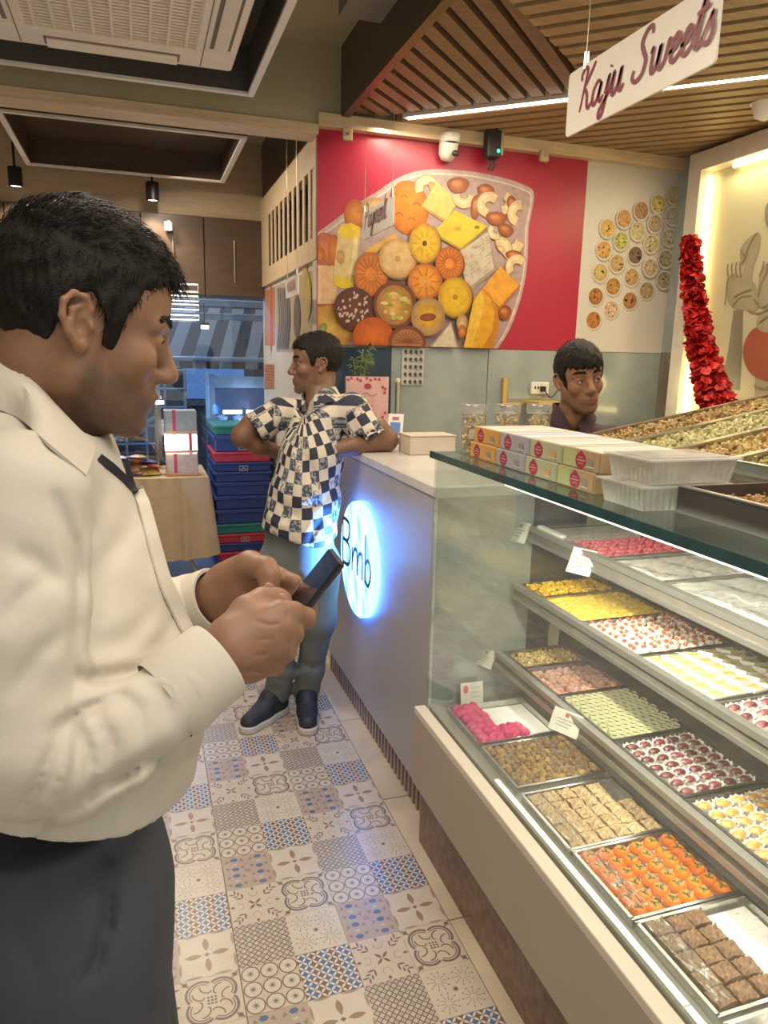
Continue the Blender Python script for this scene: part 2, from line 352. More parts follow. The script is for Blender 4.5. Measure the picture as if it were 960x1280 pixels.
def nets(f, lo, hi, h):
    lo = np.array(lo, float); n = np.ceil((np.array(hi) - lo) / h).astype(int) + 1
    xs = [(lo[i] + h * np.arange(n[i])).astype(np.float32) for i in range(3)]
    V = np.empty(n, np.float32); step = max(1, int(220000 / (n[1] * n[2])))
    for i in range(0, n[0], step):
        g = np.stack(np.meshgrid(xs[0][i:i + step], xs[1], xs[2], indexing='ij'), -1).reshape(-1, 3); V[i:i + step] = f(g).reshape(-1, n[1], n[2])
    S = V < 0; c = n - 1
    acc = np.zeros((*c, 3), np.float32); cnt = np.zeros(c, np.float32)
    off = [(0, 0, 0), (1, 0, 0), (0, 1, 0), (1, 1, 0), (0, 0, 1), (1, 0, 1), (0, 1, 1), (1, 1, 1)]
    sl = lambda A, o: A[o[0]:o[0] + c[0], o[1]:o[1] + c[1], o[2]:o[2] + c[2]]
    for a in range(8):
        for b in range(a + 1, 8):
            oa, ob = np.array(off[a]), np.array(off[b])
            if np.abs(oa - ob).sum() != 1: continue
            m = sl(S, oa) != sl(S, ob); va = sl(V, oa)[m]; vb = sl(V, ob)[m]; t = va / (va - vb)
            acc[m] += oa + (ob - oa) * t[:, None]; cnt[m] += 1
    act = cnt > 0; ids = -np.ones(c, np.int64); ids[act] = np.arange(act.sum())
    idx = np.argwhere(act); pos = lo + (idx + acc[act] / cnt[act][:, None]) * h
    F = []
    for ax in range(3):
        b_, c_ = [(1, 2), (2, 0), (0, 1)][ax]
        A = [slice(1, -1)] * 3; A[ax] = slice(0, n[ax] - 1); B = list(A); B[ax] = slice(1, n[ax])
        s0, s1 = S[tuple(A)], S[tuple(B)]; m = s0 != s1; q = np.argwhere(m); base = q.copy(); 
        for k in range(3):
            if k != ax: base[:, k] += 1
        flip = s0[m]
        def g(db, dc):
            r = base.copy(); r[:, b_] -= db; r[:, c_] -= dc; return ids[r[:, 0], r[:, 1], r[:, 2]]
        Q = np.stack([g(1, 1), g(0, 1), g(0, 0), g(1, 0)], 1); Q[~flip] = Q[~flip][:, ::-1]; F.append(Q)
    F = np.concatenate(F); F = F[(F >= 0).all(1)]
    return pos, F
def relax(v, F, it=1, lam=0.5):
    for _ in range(it):
        s = np.zeros_like(v); c = np.zeros(len(v))
        for a, b in ((0, 1), (1, 2), (2, 3), (3, 0)):
            np.add.at(s, F[:, a], v[F[:, b]]); np.add.at(s, F[:, b], v[F[:, a]]); np.add.at(c, F[:, a], 1); np.add.at(c, F[:, b], 1)
        v = v + lam * (s / np.maximum(c, 1)[:, None] - v)
    return v
def sdfmesh(name, f, lo, hi, h, m, parent=None, off=(0, 0, 0), color=None, it=1):
    v, F = nets(f, lo, hi, h)
    if it: v = relax(v, F, it)
    me = bpy.data.meshes.new(name); n = len(v); me.vertices.add(n); me.vertices.foreach_set('co', (v - np.array(off)).astype(np.float32).ravel())
    me.loops.add(F.size); me.loops.foreach_set('vertex_index', F.ravel().astype(np.int32)); me.polygons.add(len(F)); me.polygons.foreach_set('loop_start', np.arange(0, F.size, 4, dtype=np.int32))
    me.update(calc_edges=True); me.validate(); me.materials.append(m); me.polygons.foreach_set('use_smooth', [True] * len(me.polygons))
    if color is not None:
        at = me.color_attributes.new('Col', 'FLOAT_COLOR', 'POINT'); a = np.ones((n, 4), np.float32); a[:, :3] = color(v.astype(np.float32)); at.data.foreach_set('color', a.ravel())
    me.update(); o = bpy.data.objects.new(name, me); COL.objects.link(o)
    if parent is not None: o.parent = parent
    return o
# ================================================================ the setting
WALLP = mat('cream_paint', (0.62, 0.56, 0.46), 0.7, var=0.04, scale=3)
WOODL = mat('pale_wood', (0.68, 0.52, 0.33), 0.5, var=0.12, scale=6, stretch=(1, 8, 8))
WOODS = mat('slat_wood', (0.38, 0.255, 0.13), 0.5, var=0.15, scale=5, stretch=(1, 10, 10))
WOODD = mat('dark_slat_wood', (0.20, 0.12, 0.07), 0.5, var=0.18, scale=5, stretch=(1, 10, 10))
BROWN = mat('dark_brown_laminate', (0.085, 0.052, 0.032), 0.35, var=0.15, scale=4, stretch=(1, 1, 6))
OLIVE = mat('olive_paint', (0.46, 0.41, 0.27), 0.7, var=0.05, scale=3)
BLACKB = mat('ceiling_void_black', (0.03, 0.025, 0.02), 0.8)
TRIMW = mat('white_metal_trim', (0.82, 0.77, 0.69), 0.35, var=0.03)
GREYM = mat('grey_marble', (0.20, 0.25, 0.26), 0.16, var=0.25, scale=2.2, detail=9, col2=(0.40, 0.44, 0.43), coat=0.4)
STEEL = mat('brushed_steel', (0.62, 0.60, 0.56), 0.28, metal=1.0, var=0.06, scale=30, stretch=(1, 12, 12))
DARKST = mat('dark_steel', (0.20, 0.20, 0.20), 0.3, metal=0.9, var=0.08)
BLACK = mat('black_plastic', (0.018, 0.018, 0.02), 0.4)
WHITEP = mat('white_plastic', (0.78, 0.76, 0.72), 0.4, var=0.03)

# ---- floor: printed patchwork slabs 0.6 m square, each a tile
CRM, BRN, BLU, GRB, PNK = (0.58, 0.50, 0.40), (0.25, 0.15, 0.10), (0.13, 0.19, 0.31), (0.22, 0.18, 0.16), (0.50, 0.40, 0.33)
floor = struct(box('floor', (-3.2, -1.6, -0.05), (3.4, 6.0, -0.006), mat('grout', (0.36, 0.31, 0.25), 0.8)))
def patch(A, kind, x, y, s):
    T = lambda a, b: (x + a * s, y + b * s)
    if kind == 'star':
        A.rect(x, y, x + s, y + s, (0.42, 0.33, 0.26)); n = 11; A.k += 1
        for i in range(n + 1):
            for j in range(n + 1):
                if (i + j) % 2:
                    c = BLU if i % 4 in (1, 2) else BRN; q = s / n; r = q * 0.9; cx, cy = x + i * q, y + j * q
                    cl = lambda p: (min(max(p[0], x), x + s), min(max(p[1], y), y + s))
                    A.poly([cl(p) for p in ((cx + r, cy), (cx, cy + r), (cx - r, cy), (cx, cy - r))], c, nk=0)
        A.k += 1
        for i in range(n):
            for j in range(n):
                q = s / n; A.lens(x + (i + .5) * q, y + (j + .5) * q, q * 0.66, q * 0.25, PI / 4 if (i + j) % 2 == 0 else -PI / 4, (0.74, 0.70, 0.62)); A.k -= 1
        A.k += 1
    elif kind == 'petal':
        A.rect(x, y, x + s, y + s, (0.68, 0.60, 0.49))
        for k in range(4):
            a = k * PI / 2 + 0.03; A.lens(*T(.5 + .24 * math.cos(a), .5 + .24 * math.sin(a)), s * .16, s * .06, a, (0.36, 0.24, 0.16)); A.k -= 1
        A.lens(*T(.5, .5), s * .055, s * .045, 0, GRB, n=2)
        for k in range(4):
            a = k * PI / 2
            for q in (-.25, .25):
                A.lens(*T(.5 + .475 * math.cos(a) - q * math.sin(a), .5 + .475 * math.sin(a) + q * math.cos(a)), s * .17, s * .024, a + PI / 2, (0.42, 0.31, 0.22)); A.k -= 1
        A.k += 1
    elif kind == 'medal':
        A.rect(x, y, x + s, y + s, (0.67, 0.58, 0.46))
        for k in range(4):
            a = k * PI / 2 + PI / 4; ca, sa = math.cos(a), math.sin(a)
            R = lambda p: T(.5 + p[0] * ca - p[1] * sa, .5 + p[0] * sa + p[1] * ca)
            for rr, ww in ((.25, .046), (.195, .022)):
                A.stroke([R((.24 + rr * math.cos(t), rr * math.sin(t))) for t in np.linspace(-1.45, 1.45, 11)], s * ww, GRB); A.k -= 1
            for sg in (-1, 1):
                A.stroke([R((.30 - .02 * i + .055 * math.cos(sg * i * .62), sg * .09 + .05 * math.sin(i * .62))) for i in range(9)], s * .026, BRN); A.k -= 1
            b = a; A.lens(*T(.5 + .60 * math.cos(b), .5 + .60 * math.sin(b)), s * .11, s * .035, b, (0.36, 0.29, 0.24)); A.k -= 1
            A.lens(*T(.5 + .60 * math.cos(b), .5 + .60 * math.sin(b)), s * .07, s * .03, b + PI / 2, (0.36, 0.29, 0.24)); A.k -= 1
        for i in range(3):
            for j in range(3): A.rect(*T(.42 + i * .06, .42 + j * .06), *T(.46 + i * .06, .46 + j * .06), GRB); A.k -= 1
        A.k += 1
    elif kind == 'floral':
        A.rect(x, y, x + s, y + s, (0.68, 0.60, 0.48))
        for cx, cy in ((.27, .27), (.73, .27), (.27, .73), (.73, .73)):
            for k in range(10):
                a = k * PI / 5; A.stroke([T(cx + .05 * math.cos(a), cy + .05 * math.sin(a)), T(cx + .15 * math.cos(a), cy + .15 * math.sin(a))], s * .014, (0.38, 0.33, 0.24)); A.k -= 1
                A.lens(*T(cx + .19 * math.cos(a), cy + .19 * math.sin(a)), s * .022, s * .014, a, GRB, n=2); A.k -= 1
        for k in range(4): A.lens(*T(.5, .5), s * .07, s * .016, k * PI / 4, BRN, n=2); A.k -= 1
        A.k += 1
    elif kind == 'lattice':
        A.rect(x, y, x + s, y + s, (0.62, 0.53, 0.42)); n = 8
        for i in range(n):
            for j in range(n):
                q = s / n; cx, cy = x + (i + .5) * q, y + (j + .5) * q; r = q * .46
                A.stroke([(cx + r, cy), (cx, cy + r), (cx - r, cy), (cx, cy - r)], q * .24, GRB, closed=True); A.k -= 1
                A.lens(cx, cy, q * .1, q * .1, 0, GRB, n=2); A.k -= 1
        A.k += 1
    elif kind == 'circles':
        A.rect(x, y, x + s, y + s, (0.64, 0.54, 0.43))
        for i in range(3):
            for j in range(3):
                cx, cy = T((i + .5) / 3, (j + .5) / 3); A.disc(cx, cy, s * .16, s * .16, (0.68, 0.62, 0.51), n=16); A.stroke([(cx + s * .155 * math.cos(t), cy + s * .155 * math.sin(t)) for t in np.linspace(0, 2 * PI, 17)[:-1]], s * .022, BRN, closed=True)
                for k in range(4): A.lens(cx, cy, s * .085, s * .014, k * PI / 4, (0.36, 0.30, 0.24), n=3)
                A.lens(cx, cy, s * .018, s * .018, 0, (0.12, 0.08, 0.06), n=2); A.k -= 6
        A.k += 7
    elif kind == 'tulip':
        A.rect(x, y, x + s, y + s, PNK)
        for cx, cy in ((.25, .25), (.75, .25), (.25, .75), (.75, .75)):
            for sg in (-1, 1):
                A.disc(*T(cx, cy + sg * .15), s * .085, s * .06, BLU, BLU, n=6); A.k -= 1
            for sg in (-1, 1):
                for t in (-1, 1): A.poly([T(cx + sg * .1, cy + t * .1), T(cx + sg * .2, cy + t * .06), T(cx + sg * .16, cy + t * .17)], (0.36, 0.24, 0.17)); A.k -= 1
            A.lens(*T(cx, cy), s * .06, s * .03, 0, (0.62, 0.54, 0.44)); A.k -= 1
        A.disc(*T(.5, .5), s * .07, s * .06, (0.46, 0.27, 0.21), n=6)
    elif kind == 'leaf':
        A.rect(x, y, x + s, y + s, (0.66, 0.56, 0.45))
        for k in range(4):
            a = k * PI / 2 + PI / 4; A.lens(*T(.5 + .09 * math.cos(a), .5 + .09 * math.sin(a)), s * .085, s * .028, a, BRN); A.k -= 1
            for o, l in ((.36, .08), (.46, .06), (.55, .07)):
                for sg in (-1, 1): A.lens(*T(.5 + o * math.cos(a) - sg * .045 * math.sin(a), .5 + o * math.sin(a) + sg * .045 * math.cos(a)), s * l, s * .02, a + sg * .7, GRB if o > .4 else BRN); A.k -= 1
            b = k * PI / 2; A.arc(*T(.5 + .3 * math.cos(b), .5 + .3 * math.sin(b)), s * .08, b + 1, b + 5.2, s * .014, (0.42, 0.32, 0.25)); A.k -= 1
            A.lens(*T(.5 + .44 * math.cos(b), .5 + .44 * math.sin(b)), s * .045, s * .03, b, BRN); A.k -= 1
        A.k += 1
ROWS = {0: ['leaf', 'lattice', 'circles', 'tulip'], 1: ['medal', 'floral', 'star', 'petal'], 2: ['circles', 'tulip', 'leaf', 'lattice'], 3: ['star', 'petal', 'medal', 'floral']}
FLM = vmat('glazed_tile', rough=0.24, var=0.05, scale=14, bump=0.04, bscale=300)
PT = {}
def tile(kind, L):      # one 15 cm patchwork tile, mesh shared between alike ones
    if kind in PT: return instance(PT[kind], 'tile', floor, L)
    A = ART((0, 0, 0.0), (1, 0, 0), (0, 1, 0), step=0.00006); patch(A, kind, 0.0004, 0.0004, 0.1492); A.mb.c = [tuple(.86 * q for q in c_) for c_ in A.mb.c]; A.mb.box((0.0004, 0.0004, -0.006), (0.1496, 0.1496, -0.0002), col=CRM)
    PT[kind] = A.build('tile', FLM, floor); PT[kind].location = L
for i in range(-4, 4):          # the stretch of floor in view, tile by tile
    for j in range(28): tile(ROWS[i % 4][3 - j % 4], (0.18 + 0.15 * i + (0.0012 if i >= 0 else -0.0012) * (i in (0, -1)), 0.766 + 0.15 * j, 0))
TA = ART((0, 0, 0.0), (1, 0, 0), (0, 1, 0), step=0.00006)      # beyond it, slabs of sixteen
for c in range(4):
    for r in range(4): patch(TA, ROWS[c][r], 0.002 + c * 0.149, 0.598 - (r + 1) * 0.149, 0.149); TA.k = 0
TA.mb.box((0.0015, 0.0015, -0.006), (0.5985, 0.5985, -0.0002), col=CRM); proto = TA.build('tile', FLM, floor); first = True
for i in range(-5, 1):
    for j in range(-3, 7):
        L = (0.18 + 0.6 * i, 1.366 + 0.6 * (j - 1), 0)
        if i >= -1 and 0 <= j <= 6: continue
        if first: proto.location = L; first = False
        else: instance(proto, 'tile', floor, L)
BORD = mat('polished_cream_marble', (0.62, 0.53, 0.38), 0.2, var=0.16, scale=5, detail=7, coat=0.2)
for j in range(-3, 5): box('border_tile', (0.782, 1.05 + 0.615 * j, -0.006), (0.905, 1.66 + 0.615 * j, 0.0), BORD, floor)

# ---- walls
wb = struct(box('wall_back', (0.93, 4.0, 0), (3.3, 4.1, 2.86), WALLP))
for i, (a, b) in enumerate(((1.36, 1.96), (1.965, 2.56), (2.565, 3.19))):
    box('marble_panel', (a, 3.985, 0.0), (b, 4.0, 1.652), GREYM, wb)
box('dark_glass_panel', (0.98, 3.985, 0.3), (1.355, 4.0, 1.645), mat('dark_blue_glass', (0.03, 0.05, 0.08), 0.06, var=0.3, scale=3), wb)
wr = struct(box('wall_right', (3.2, 1.0, 0), (3.3, 4.0, 2.86), WALLP))
box('marble_panel', (3.185, 3.80, 1.2), (3.2, 3.985, 2.80), GREYM, wr)
box('wood_panel', (3.182, 3.70, 0.0), (3.2, 3.985, 1.66), mat('grey_brown_wood', (0.20, 0.16, 0.12), 0.5, var=0.2, scale=5, stretch=(1, 8, 1)), wr)
wl = struct(box('wall_left', (0.945, 4.1, 0), (0.985, 5.9, 2.12), WALLP))
wf = struct(box('wall_far', (-3.2, 5.86, 2.58), (0.985, 5.96, 3.12), mat('far_header_wood', (0.50, 0.38, 0.24), 0.5, var=0.1, scale=4, stretch=(1, 1, 10))))
box('cupboard_back', (-3.2, 5.862, 2.02), (0.985, 5.90, 2.58), BROWN, wf)
for i in range(7):   # dark cupboard fronts under the header
    x1 = 0.94 - i * 0.44; box('cupboard_door', (x1 - 0.435, 5.80, 2.02), (x1, 5.86, 2.575), BROWN, wf, bev=0.004)
    MB().tube([(x1 - 0.22, 5.79, 2.12), (x1 - 0.22, 5.79, 2.42)], 0.006).build('handle', mat('cupboard_handle', (0.35, 0.28, 0.2), 0.4, metal=0.6), wf)
wo = struct(box('wall_outer', (-3.3, -1.6, 0), (-3.2, 6.0, 3.2), WALLP))
# lattice screen over wall_left
la = struct(box('trim_1', (0.925, 4.0, 2.565), (0.975, 5.86, 2.72), WOODL))
box('rail', (0.925, 4.0, 2.10), (0.975, 5.86, 2.215), WOODL, la)
for i, y in enumerate(np.linspace(4.13, 5.35, 9)):
    box('slat', (0.925, y, 2.215), (0.932, y + 0.055, 2.565), WOODL, la)
box('slat', (0.925, 5.5, 2.215), (0.932, 5.86, 2.565), WOODL, la)
box('slat', (0.925, 4.0, 2.215), (0.932, 4.03, 2.565), WOODL, la)
box('backing', (1.10, 4.1, 2.12), (1.11, 5.86, 2.72), BROWN, la)
box('end_board', (0.976, 5.84, 2.12), (1.10, 5.86, 2.72), BROWN, la)
box('floor_board', (0.985, 4.1, 2.10), (1.10, 5.84, 2.12), BROWN, la)
struct(box('wall_upper', (0.945, 4.1, 2.72), (1.12, 5.9, 3.12), BROWN))
ystrip('lattice_fill_light', (0.2, 4.9, 2.742), (0.25, 0, -1), 1.0, 12, WARM)  # added fill to brighten the lattice wall, not a fitted tray lamp

# ---- ceiling: slatted wood over the counter (45 degree zones), open painted ceiling on the left
ceil = struct(box('ceiling', (-3.2, -1.6, 3.12), (3.4, 6.0, 3.2), OLIVE))
box('backing', (1.08, 0.6, 2.865), (3.3, 3.98, 2.885), BLACKB, ceil)
A0 = np.array((1.359, 3.868)); dl = np.array((math.cos(math.radians(-42)), math.sin(math.radians(-42)))); dn = np.array((-dl[1], dl[0]))
def clip(poly, p, n):   # keep (q-p).n >= 0
    out = []
    for i in range(len(poly)):
        a, b = poly[i], poly[(i + 1) % len(poly)]; da, db = (a - p) @ n, (b - p) @ n
        if da >= 0: out.append(a)
        if da * db < 0: out.append(a + (b - a) * (da / (da - db)))
    return out
def slat(p, d, wdt, clips, m, z0, z1):
    n = np.array((-d[1], d[0])); q = [p - 4 * d - n * wdt / 2, p + 4 * d - n * wdt / 2, p + 4 * d + n * wdt / 2, p - 4 * d + n * wdt / 2]
    for cp, cn in clips:
        q = clip(q, np.array(cp), np.array(cn))
        if len(q) < 3: return
    if max(np.linalg.norm(a - b) for a in q for b in q) < 0.08: return
    MB().prism([tuple(a) for a in q], z0, z1).build('slat', m, ceil)
room = [((1.09, 0), (1, 0)), ((0, 3.95), (0, -1)), ((3.2, 0), (-1, 0)), ((0, 0.7), (0, 1))]
for k in range(1, 16): slat(A0 + dn * (0.055 + 0.1 * (k - 1) + 0.03), dl, 0.066, room, WOODS, 2.80, 2.862)
J0 = np.array((1.85, 2.99)); jd = np.array((math.cos(math.radians(38)), math.sin(math.radians(38))))   # jagged edge of the near zone
jn = np.array((jd[1], -jd[0]))
for k in range(1, 34): slat(A0 - dn * (0.03 + 0.1 * k - 0.06), dl, 0.066, room + [(J0, jn)], WOODS, 2.79, 2.852)
bd = np.array((math.cos(math.radians(44)), math.sin(math.radians(44)))); bn = np.array((-bd[1], bd[0]))
for k in range(-6, 24): slat(np.array((1.09, 3.98)) - bn * 0.088 * k * 1.0, bd, 0.058, room + [(A0 - dn * 0.025, -dn), (J0 - jn * 0.012, -jn)], WOODD, 2.815, 2.862)
c_ = (A0 + dl * 1.02 + dn * 0.0)
ls = thing('led_strip', 'long thin warm white light strip running diagonally across the slatted ceiling', 'light', (c_[0], c_[1], 2.8))
box("profile", (-1.02, -0.018, 0.0), (1.3, 0.018, 0.06), TRIMW, ls)
box('diffuser', (-1.0, -0.012, -0.006), (1.28, 0.012, 0.0), glow('led_white', (1.0, 0.86, 0.62), 9), ls)
ls.rotation_euler = (0, 0, math.radians(-42))
# fascia and beams
struct(box('trim_2', (1.045, 0.6, 2.79), (1.085, 3.95, 3.12), BROWN))
struct(box('trim_3', (-3.2, 3.95, 2.745), (1.045, 4.1, 3.12), OLIVE))
struct(box('trim_4', (-3.2, 3.935, 2.70), (0.925, 4.1, 2.745), WOODL))
t5 = struct(box('trim_5', (0.925, 3.93, 2.737), (3.2, 4.0, 2.80), WOODL))
box('grey_duct_end', (0.86, 3.0, 2.98), (1.045, 3.3, 3.1), mat('grey_paint', (0.25, 0.23, 0.19), 0.6), ceil)
def tray(n, x0, x1, y0, y1, z, hgt, m, inner):
    t = struct(box(n, (x0, y0, z + hgt), (x1, y1, z + hgt + 0.02), inner)); q = 0.02
    for lo, hi in (((x0, y0, z + 0.012), (x1, y0 + q, z + hgt)), ((x0, y1 - q, z + 0.012), (x1, y1, z + hgt)), ((x0, y0 + q, z + 0.012), (x0 + q, y1 - q, z + hgt)), ((x1 - q, y0 + q, z + 0.012), (x1, y1 - q, z + hgt))): box('side_board', lo, hi, m, t)
    q = 0.03
    for lo, hi in (((x0, y0, z), (x1, y0 + q, z + 0.012)), ((x0, y1 - q, z), (x1, y1, z + 0.012)), ((x0, y0 + q, z), (x0 + q, y1 - q, z + 0.012)), ((x1 - q, y0 + q, z), (x1, y1 - q, z + 0.012))): box('edge_trim', lo, hi, TRIMW, t)
    return t
tray('trim_6', -0.85, 0.56, 2.0, 3.69, 2.75, 0.2, mat('charcoal_panel', (0.10, 0.09, 0.08), 0.5), mat('charcoal_panel', (0.10, 0.09, 0.08), 0.5))
tray('trim_7', -0.62, 0.625, 4.36, 5.50, 2.75, 0.17, BROWN, BROWN)
# cassette air conditioner
AC = mat('ac_plastic', (0.88, 0.79, 0.64), 0.45, var=0.03)
ac = thing('air_conditioner', 'beige ceiling cassette air conditioner with square grille and side louvres', 'air conditioner', (-0.035, 2.965, 2.755))
S = 0.465; g = 0.30
m_ = MB()
for lo, hi in (((-S, -S, 0), (S, -g, 0.05)), ((-S, g, 0), (S, S, 0.05)), ((-S, -g, 0), (-g, g, 0.05)), ((g, -g, 0), (S, g, 0.05))): m_.box(lo, hi, bev=0.008)
m_.build('panel', AC, ac)
box('body', (-g, -g, 0.03), (g, g, 0.19), mat('ac_shadow_grey', (0.22, 0.19, 0.15), 0.8), ac)
m_ = MB()
for k in range(9): q = -g + 0.6 * (k + .5) / 9; m_.box((q - 0.005, -g, 0.002), (q + 0.005, g, 0.016))
m_.box((-g, -g, 0), (g, -g + .014, .02)); m_.box((-g, g - .014, 0), (g, g, .02)); m_.build('grille_frame', AC, ac)
for k in range(22): q = -g + 0.014 + 0.572 * (k + .5) / 22; box('grille_bar', (-g, q - 0.008, 0.008), (g, q + 0.006, 0.022), AC, ac)
for k in range(4):
    R_ = Matrix.Rotation(k * PI / 2, 4, 'Z')
    for nm, b, mm in (('louvre_slot', MB().box((-0.25, -0.435, -0.001), (0.25, -0.355, 0.001)), mat('ac_shadow_grey', (0.22, 0.19, 0.15), 0.8)), ('louvre', MB().box((-0.24, -0.42, -0.012), (0.24, -0.37, -0.006), R=rotm(rx=0.25)), AC)):
        o = b.build(nm, mm, ac); o.data.transform(R_)
for k in (-1, 1): box('seam', (k * 0.335 - 0.002, -S + 0.02, -0.0015), (k * 0.335 + 0.002, S - 0.02, 0.001), mat('ac_shadow_grey', (0.22, 0.19, 0.15), 0.8), ac)
# spot lights
for i, (px, py, lab) in enumerate(((18, 209, 'black cylinder ceiling spot light above the left of the head'), (190, 228, 'black cylinder ceiling spot light above the top of the head'))):
    p = atY(px, py, 5.65); d = thing('spot_light', lab, 'light', tuple(p), 'black ceiling spots')
    MB().lathe([(0.0, 0.0), (0.042, 0.0), (0.044, -0.004), (0.044, -0.12), (0.038, -0.12), (0.036, -0.112), (0, -0.112)], n=20, caps=False).build('housing', BLACK, d, smooth=40)
    MB().lathe([(0.035, -0.114), (0.034, -0.1135)], n=16).build('lens', glow('spot_lens', (1.0, 0.86, 0.66), 5), d)
    MB().tube([(0, 0, 0), (0, 0, 3.12 - p[2])], 0.008).build('stem', BLACK, d)
    spot('spot_lamp_light', (p[0], p[1], p[2] - 0.13), (p[0], p[1] + 0.1, 0), 26, WARM, 2.2)
for px, py, lab in ((31, 262, 'tiny white spot on the far header at the left'), (211, 283, 'tiny white spot on the far header right of the head')):
    p = atY(px, py, 5.77); d = thing('small_spot', lab, 'light', tuple(p), 'small white spots')
    MB().lathe([(0.0, 0.03), (0.03, 0.03), (0.03, -0.03), (0.024, -0.03), (0, -0.02)], n=14, caps=False).build('housing', WHITEP, d, smooth=40)
    MB().box((-0.01, 0.0, 0.03), (0.01, 0.03, 0.04)).build('bracket', WHITEP, d)
# ================================================================ cash counter with the lit sign
LAM = mat('pale_laminate', (0.42, 0.40, 0.39), 0.35, var=0.03, scale=4)
LAMC = mat('cream_laminate', (0.43, 0.37, 0.285), 0.4, var=0.03, scale=4)
ct = thing('cash_counter', 'grey white cash counter with slatted kick base beside the round lit sign', 'counter', (1.1, 2.8, 0))
co = (1.1, 2.8, 0)
box('body', (0.86, 2.06, 0.12), (1.21, 3.48, 1.165), LAM, ct, off=co, bev=0.004)
box('countertop', (0.855, 2.052, 1.165), (1.25, 3.50, 1.205), mat('white_quartz', (0.66, 0.64, 0.62), 0.22, var=0.06, scale=5, coat=0.3), ct, off=co, bev=0.006)
box('kick_board', (0.89, 2.06, 0.0), (1.19, 3.47, 0.12), mat('kick_grey', (0.16, 0.13, 0.13), 0.4), ct, off=co)
for i in range(34):
    y = 2.1 + i * 0.0405; box('kick_slat', (0.878, y, 0.0), (0.892, y + 0.018, 0.12), mat('kick_slat_mauve', (0.36, 0.27, 0.26), 0.4), ct, off=co)
box('corner_strip', (0.856, 2.052, 0.12), (0.862, 2.062, 1.165), TRIMW, ct, off=co)
sg = thing('round_sign', 'round glowing blue white sign reading Bmb on the front of the counter', 'sign', (0.8595, 2.838, 0.76))
so = (0.86, 2.838, 0.76)
RY = Matrix.Rotation(-PI / 2, 3, 'Y')
MB().lathe([(0.0, 0), (0.245, 0), (0.245, 0.024), (0.238, 0.03), (0.0, 0.03)], R=RY, n=56, caps=False).build('light_box', [glow('sign_rim_blue', (0.05, 0.22, 1.0), 13.0)], sg)
A = ART((-0.0304, 0, 0), (0, -1, 0), (0, 0, 1), step=0.0003)
def face_col(a, b):
    t = 0.5 + 0.5 * math.sin(a * 60 + b * 16) * math.sin(b * 22 + a * 14 + 1); t = t * t
    return (0.42 - 0.40 * t, 0.80 - 0.42 * t, 1.0)
gv = []; gf = []; gc = []
for i in range(13):
    for k in range(48):
        r = 0.24 * i / 12; a = 2 * PI * k / 48; p = (r * math.cos(a), r * math.sin(a)); gv.append(A.P(*p)); gc.append(face_col(*p))
        if i < 12: gf.append((i * 48 + k, i * 48 + (k + 1) % 48, (i + 1) * 48 + (k + 1) % 48, (i + 1) * 48 + k))
A.mb.add(gv, gf, 0, gc); A.build('sign_face', vmat('lit_sign_face', emis=2.0, var=0.1, scale=10), sg)
A = ART((-0.0312, 0, 0), (0, -1, 0), (0, 0, 1), step=0.0003); NAVY = (0.01, 0.05, 0.12); w_ = 0.017
def sans(A, x, y, h):
    A.stroke([(x, y), (x, y + h)], w_, NAVY); A.stroke(crom([(x, y + h), (x + .09, y + h * .97), (x + .105, y + h * .76), (x + .07, y + h * .55), (x, y + h * .54)], 6), w_, NAVY); A.stroke(crom([(x, y + h * .54), (x + .09, y + h * .5), (x + .12, y + h * .27), (x + .09, y + h * .04), (x, y)], 6), w_, NAVY)
sans(A, -0.20, -0.06, 0.2)
for k in (0, 1): A.stroke(crom([(-0.045 + k * .075, -.02), (-0.02 + k * .075, .095 - .06), (0.015 + k * .075, .045), (0.028 + k * .075, .02), (0.03 + k * .075, -.06)], 6), w_, NAVY)
A.stroke([(-.045, .045), (-.045, -.06)], w_, NAVY)
A.stroke([(.145, .14), (.145, -.06)], w_, NAVY); A.stroke(crom([(.145, .02), (.19, .045), (.222, .0), (.19, -.058), (.145, -.045)], 6), w_, NAVY)
A.build('sign_letters', mat('navy_letters', (0.012, 0.05, 0.13), 0.5), sg)
spot('sign_glow_light', (0.822, 2.72, 0.80), (0.50, 2.98, 0.86), 42, (0.08, 0.32, 1.0), 1.9, 0.0)

# ================================================================ glass display case
CYN, CYF = 0.30, 2.04           # near (out of frame) and far ends
dc = thing('display_case', 'long glass sweet display case with sloping rows of trays on the right', 'display case', (1.15, 1.2, 0)); do = (1.15, 1.2, 0)
STL = mat('case_steel', (0.46, 0.44, 0.40), 0.32, metal=0.75, var=0.05, scale=30, stretch=(12, 1, 12))
DECK = mat('case_deck_steel', (0.30, 0.30, 0.28), 0.3, metal=0.7, var=0.06, scale=20)
box('plinth', (0.825, CYN, 0), (1.5, CYF - 0.02, 0.22), mat('brown_granite', (0.13, 0.068, 0.052), 0.25, var=0.3, scale=34, detail=14, col2=(0.25, 0.155, 0.12)), dc, off=do)
box('base_panel', (0.80, CYN, 0.22), (1.5, CYF, 0.462), LAMC, dc, off=do)
box('base_top_strip', (0.80, CYN, 0.462), (0.838, CYF, 0.486), mat('cream_edge', (0.72, 0.65, 0.54), 0.35, var=0.02), dc, off=do, bev=0.002)
box('deck', (0.852, CYN, 0.462), (1.5, CYF, 0.482), DECK, dc, off=do)
for a, b in ((1.245, 1.575), (0.845, 1.242), (0.35, 0.842)): box('white_channel', (0.853, a, 0.482), (0.868, b, 0.492), mat('white_channel', (0.86, 0.84, 0.80), 0.3), dc, off=do)
box('corner_post', (0.865, CYF - 0.012, 0.0), (0.878, CYF + 0.012, 0.22), STEEL, dc, off=do)
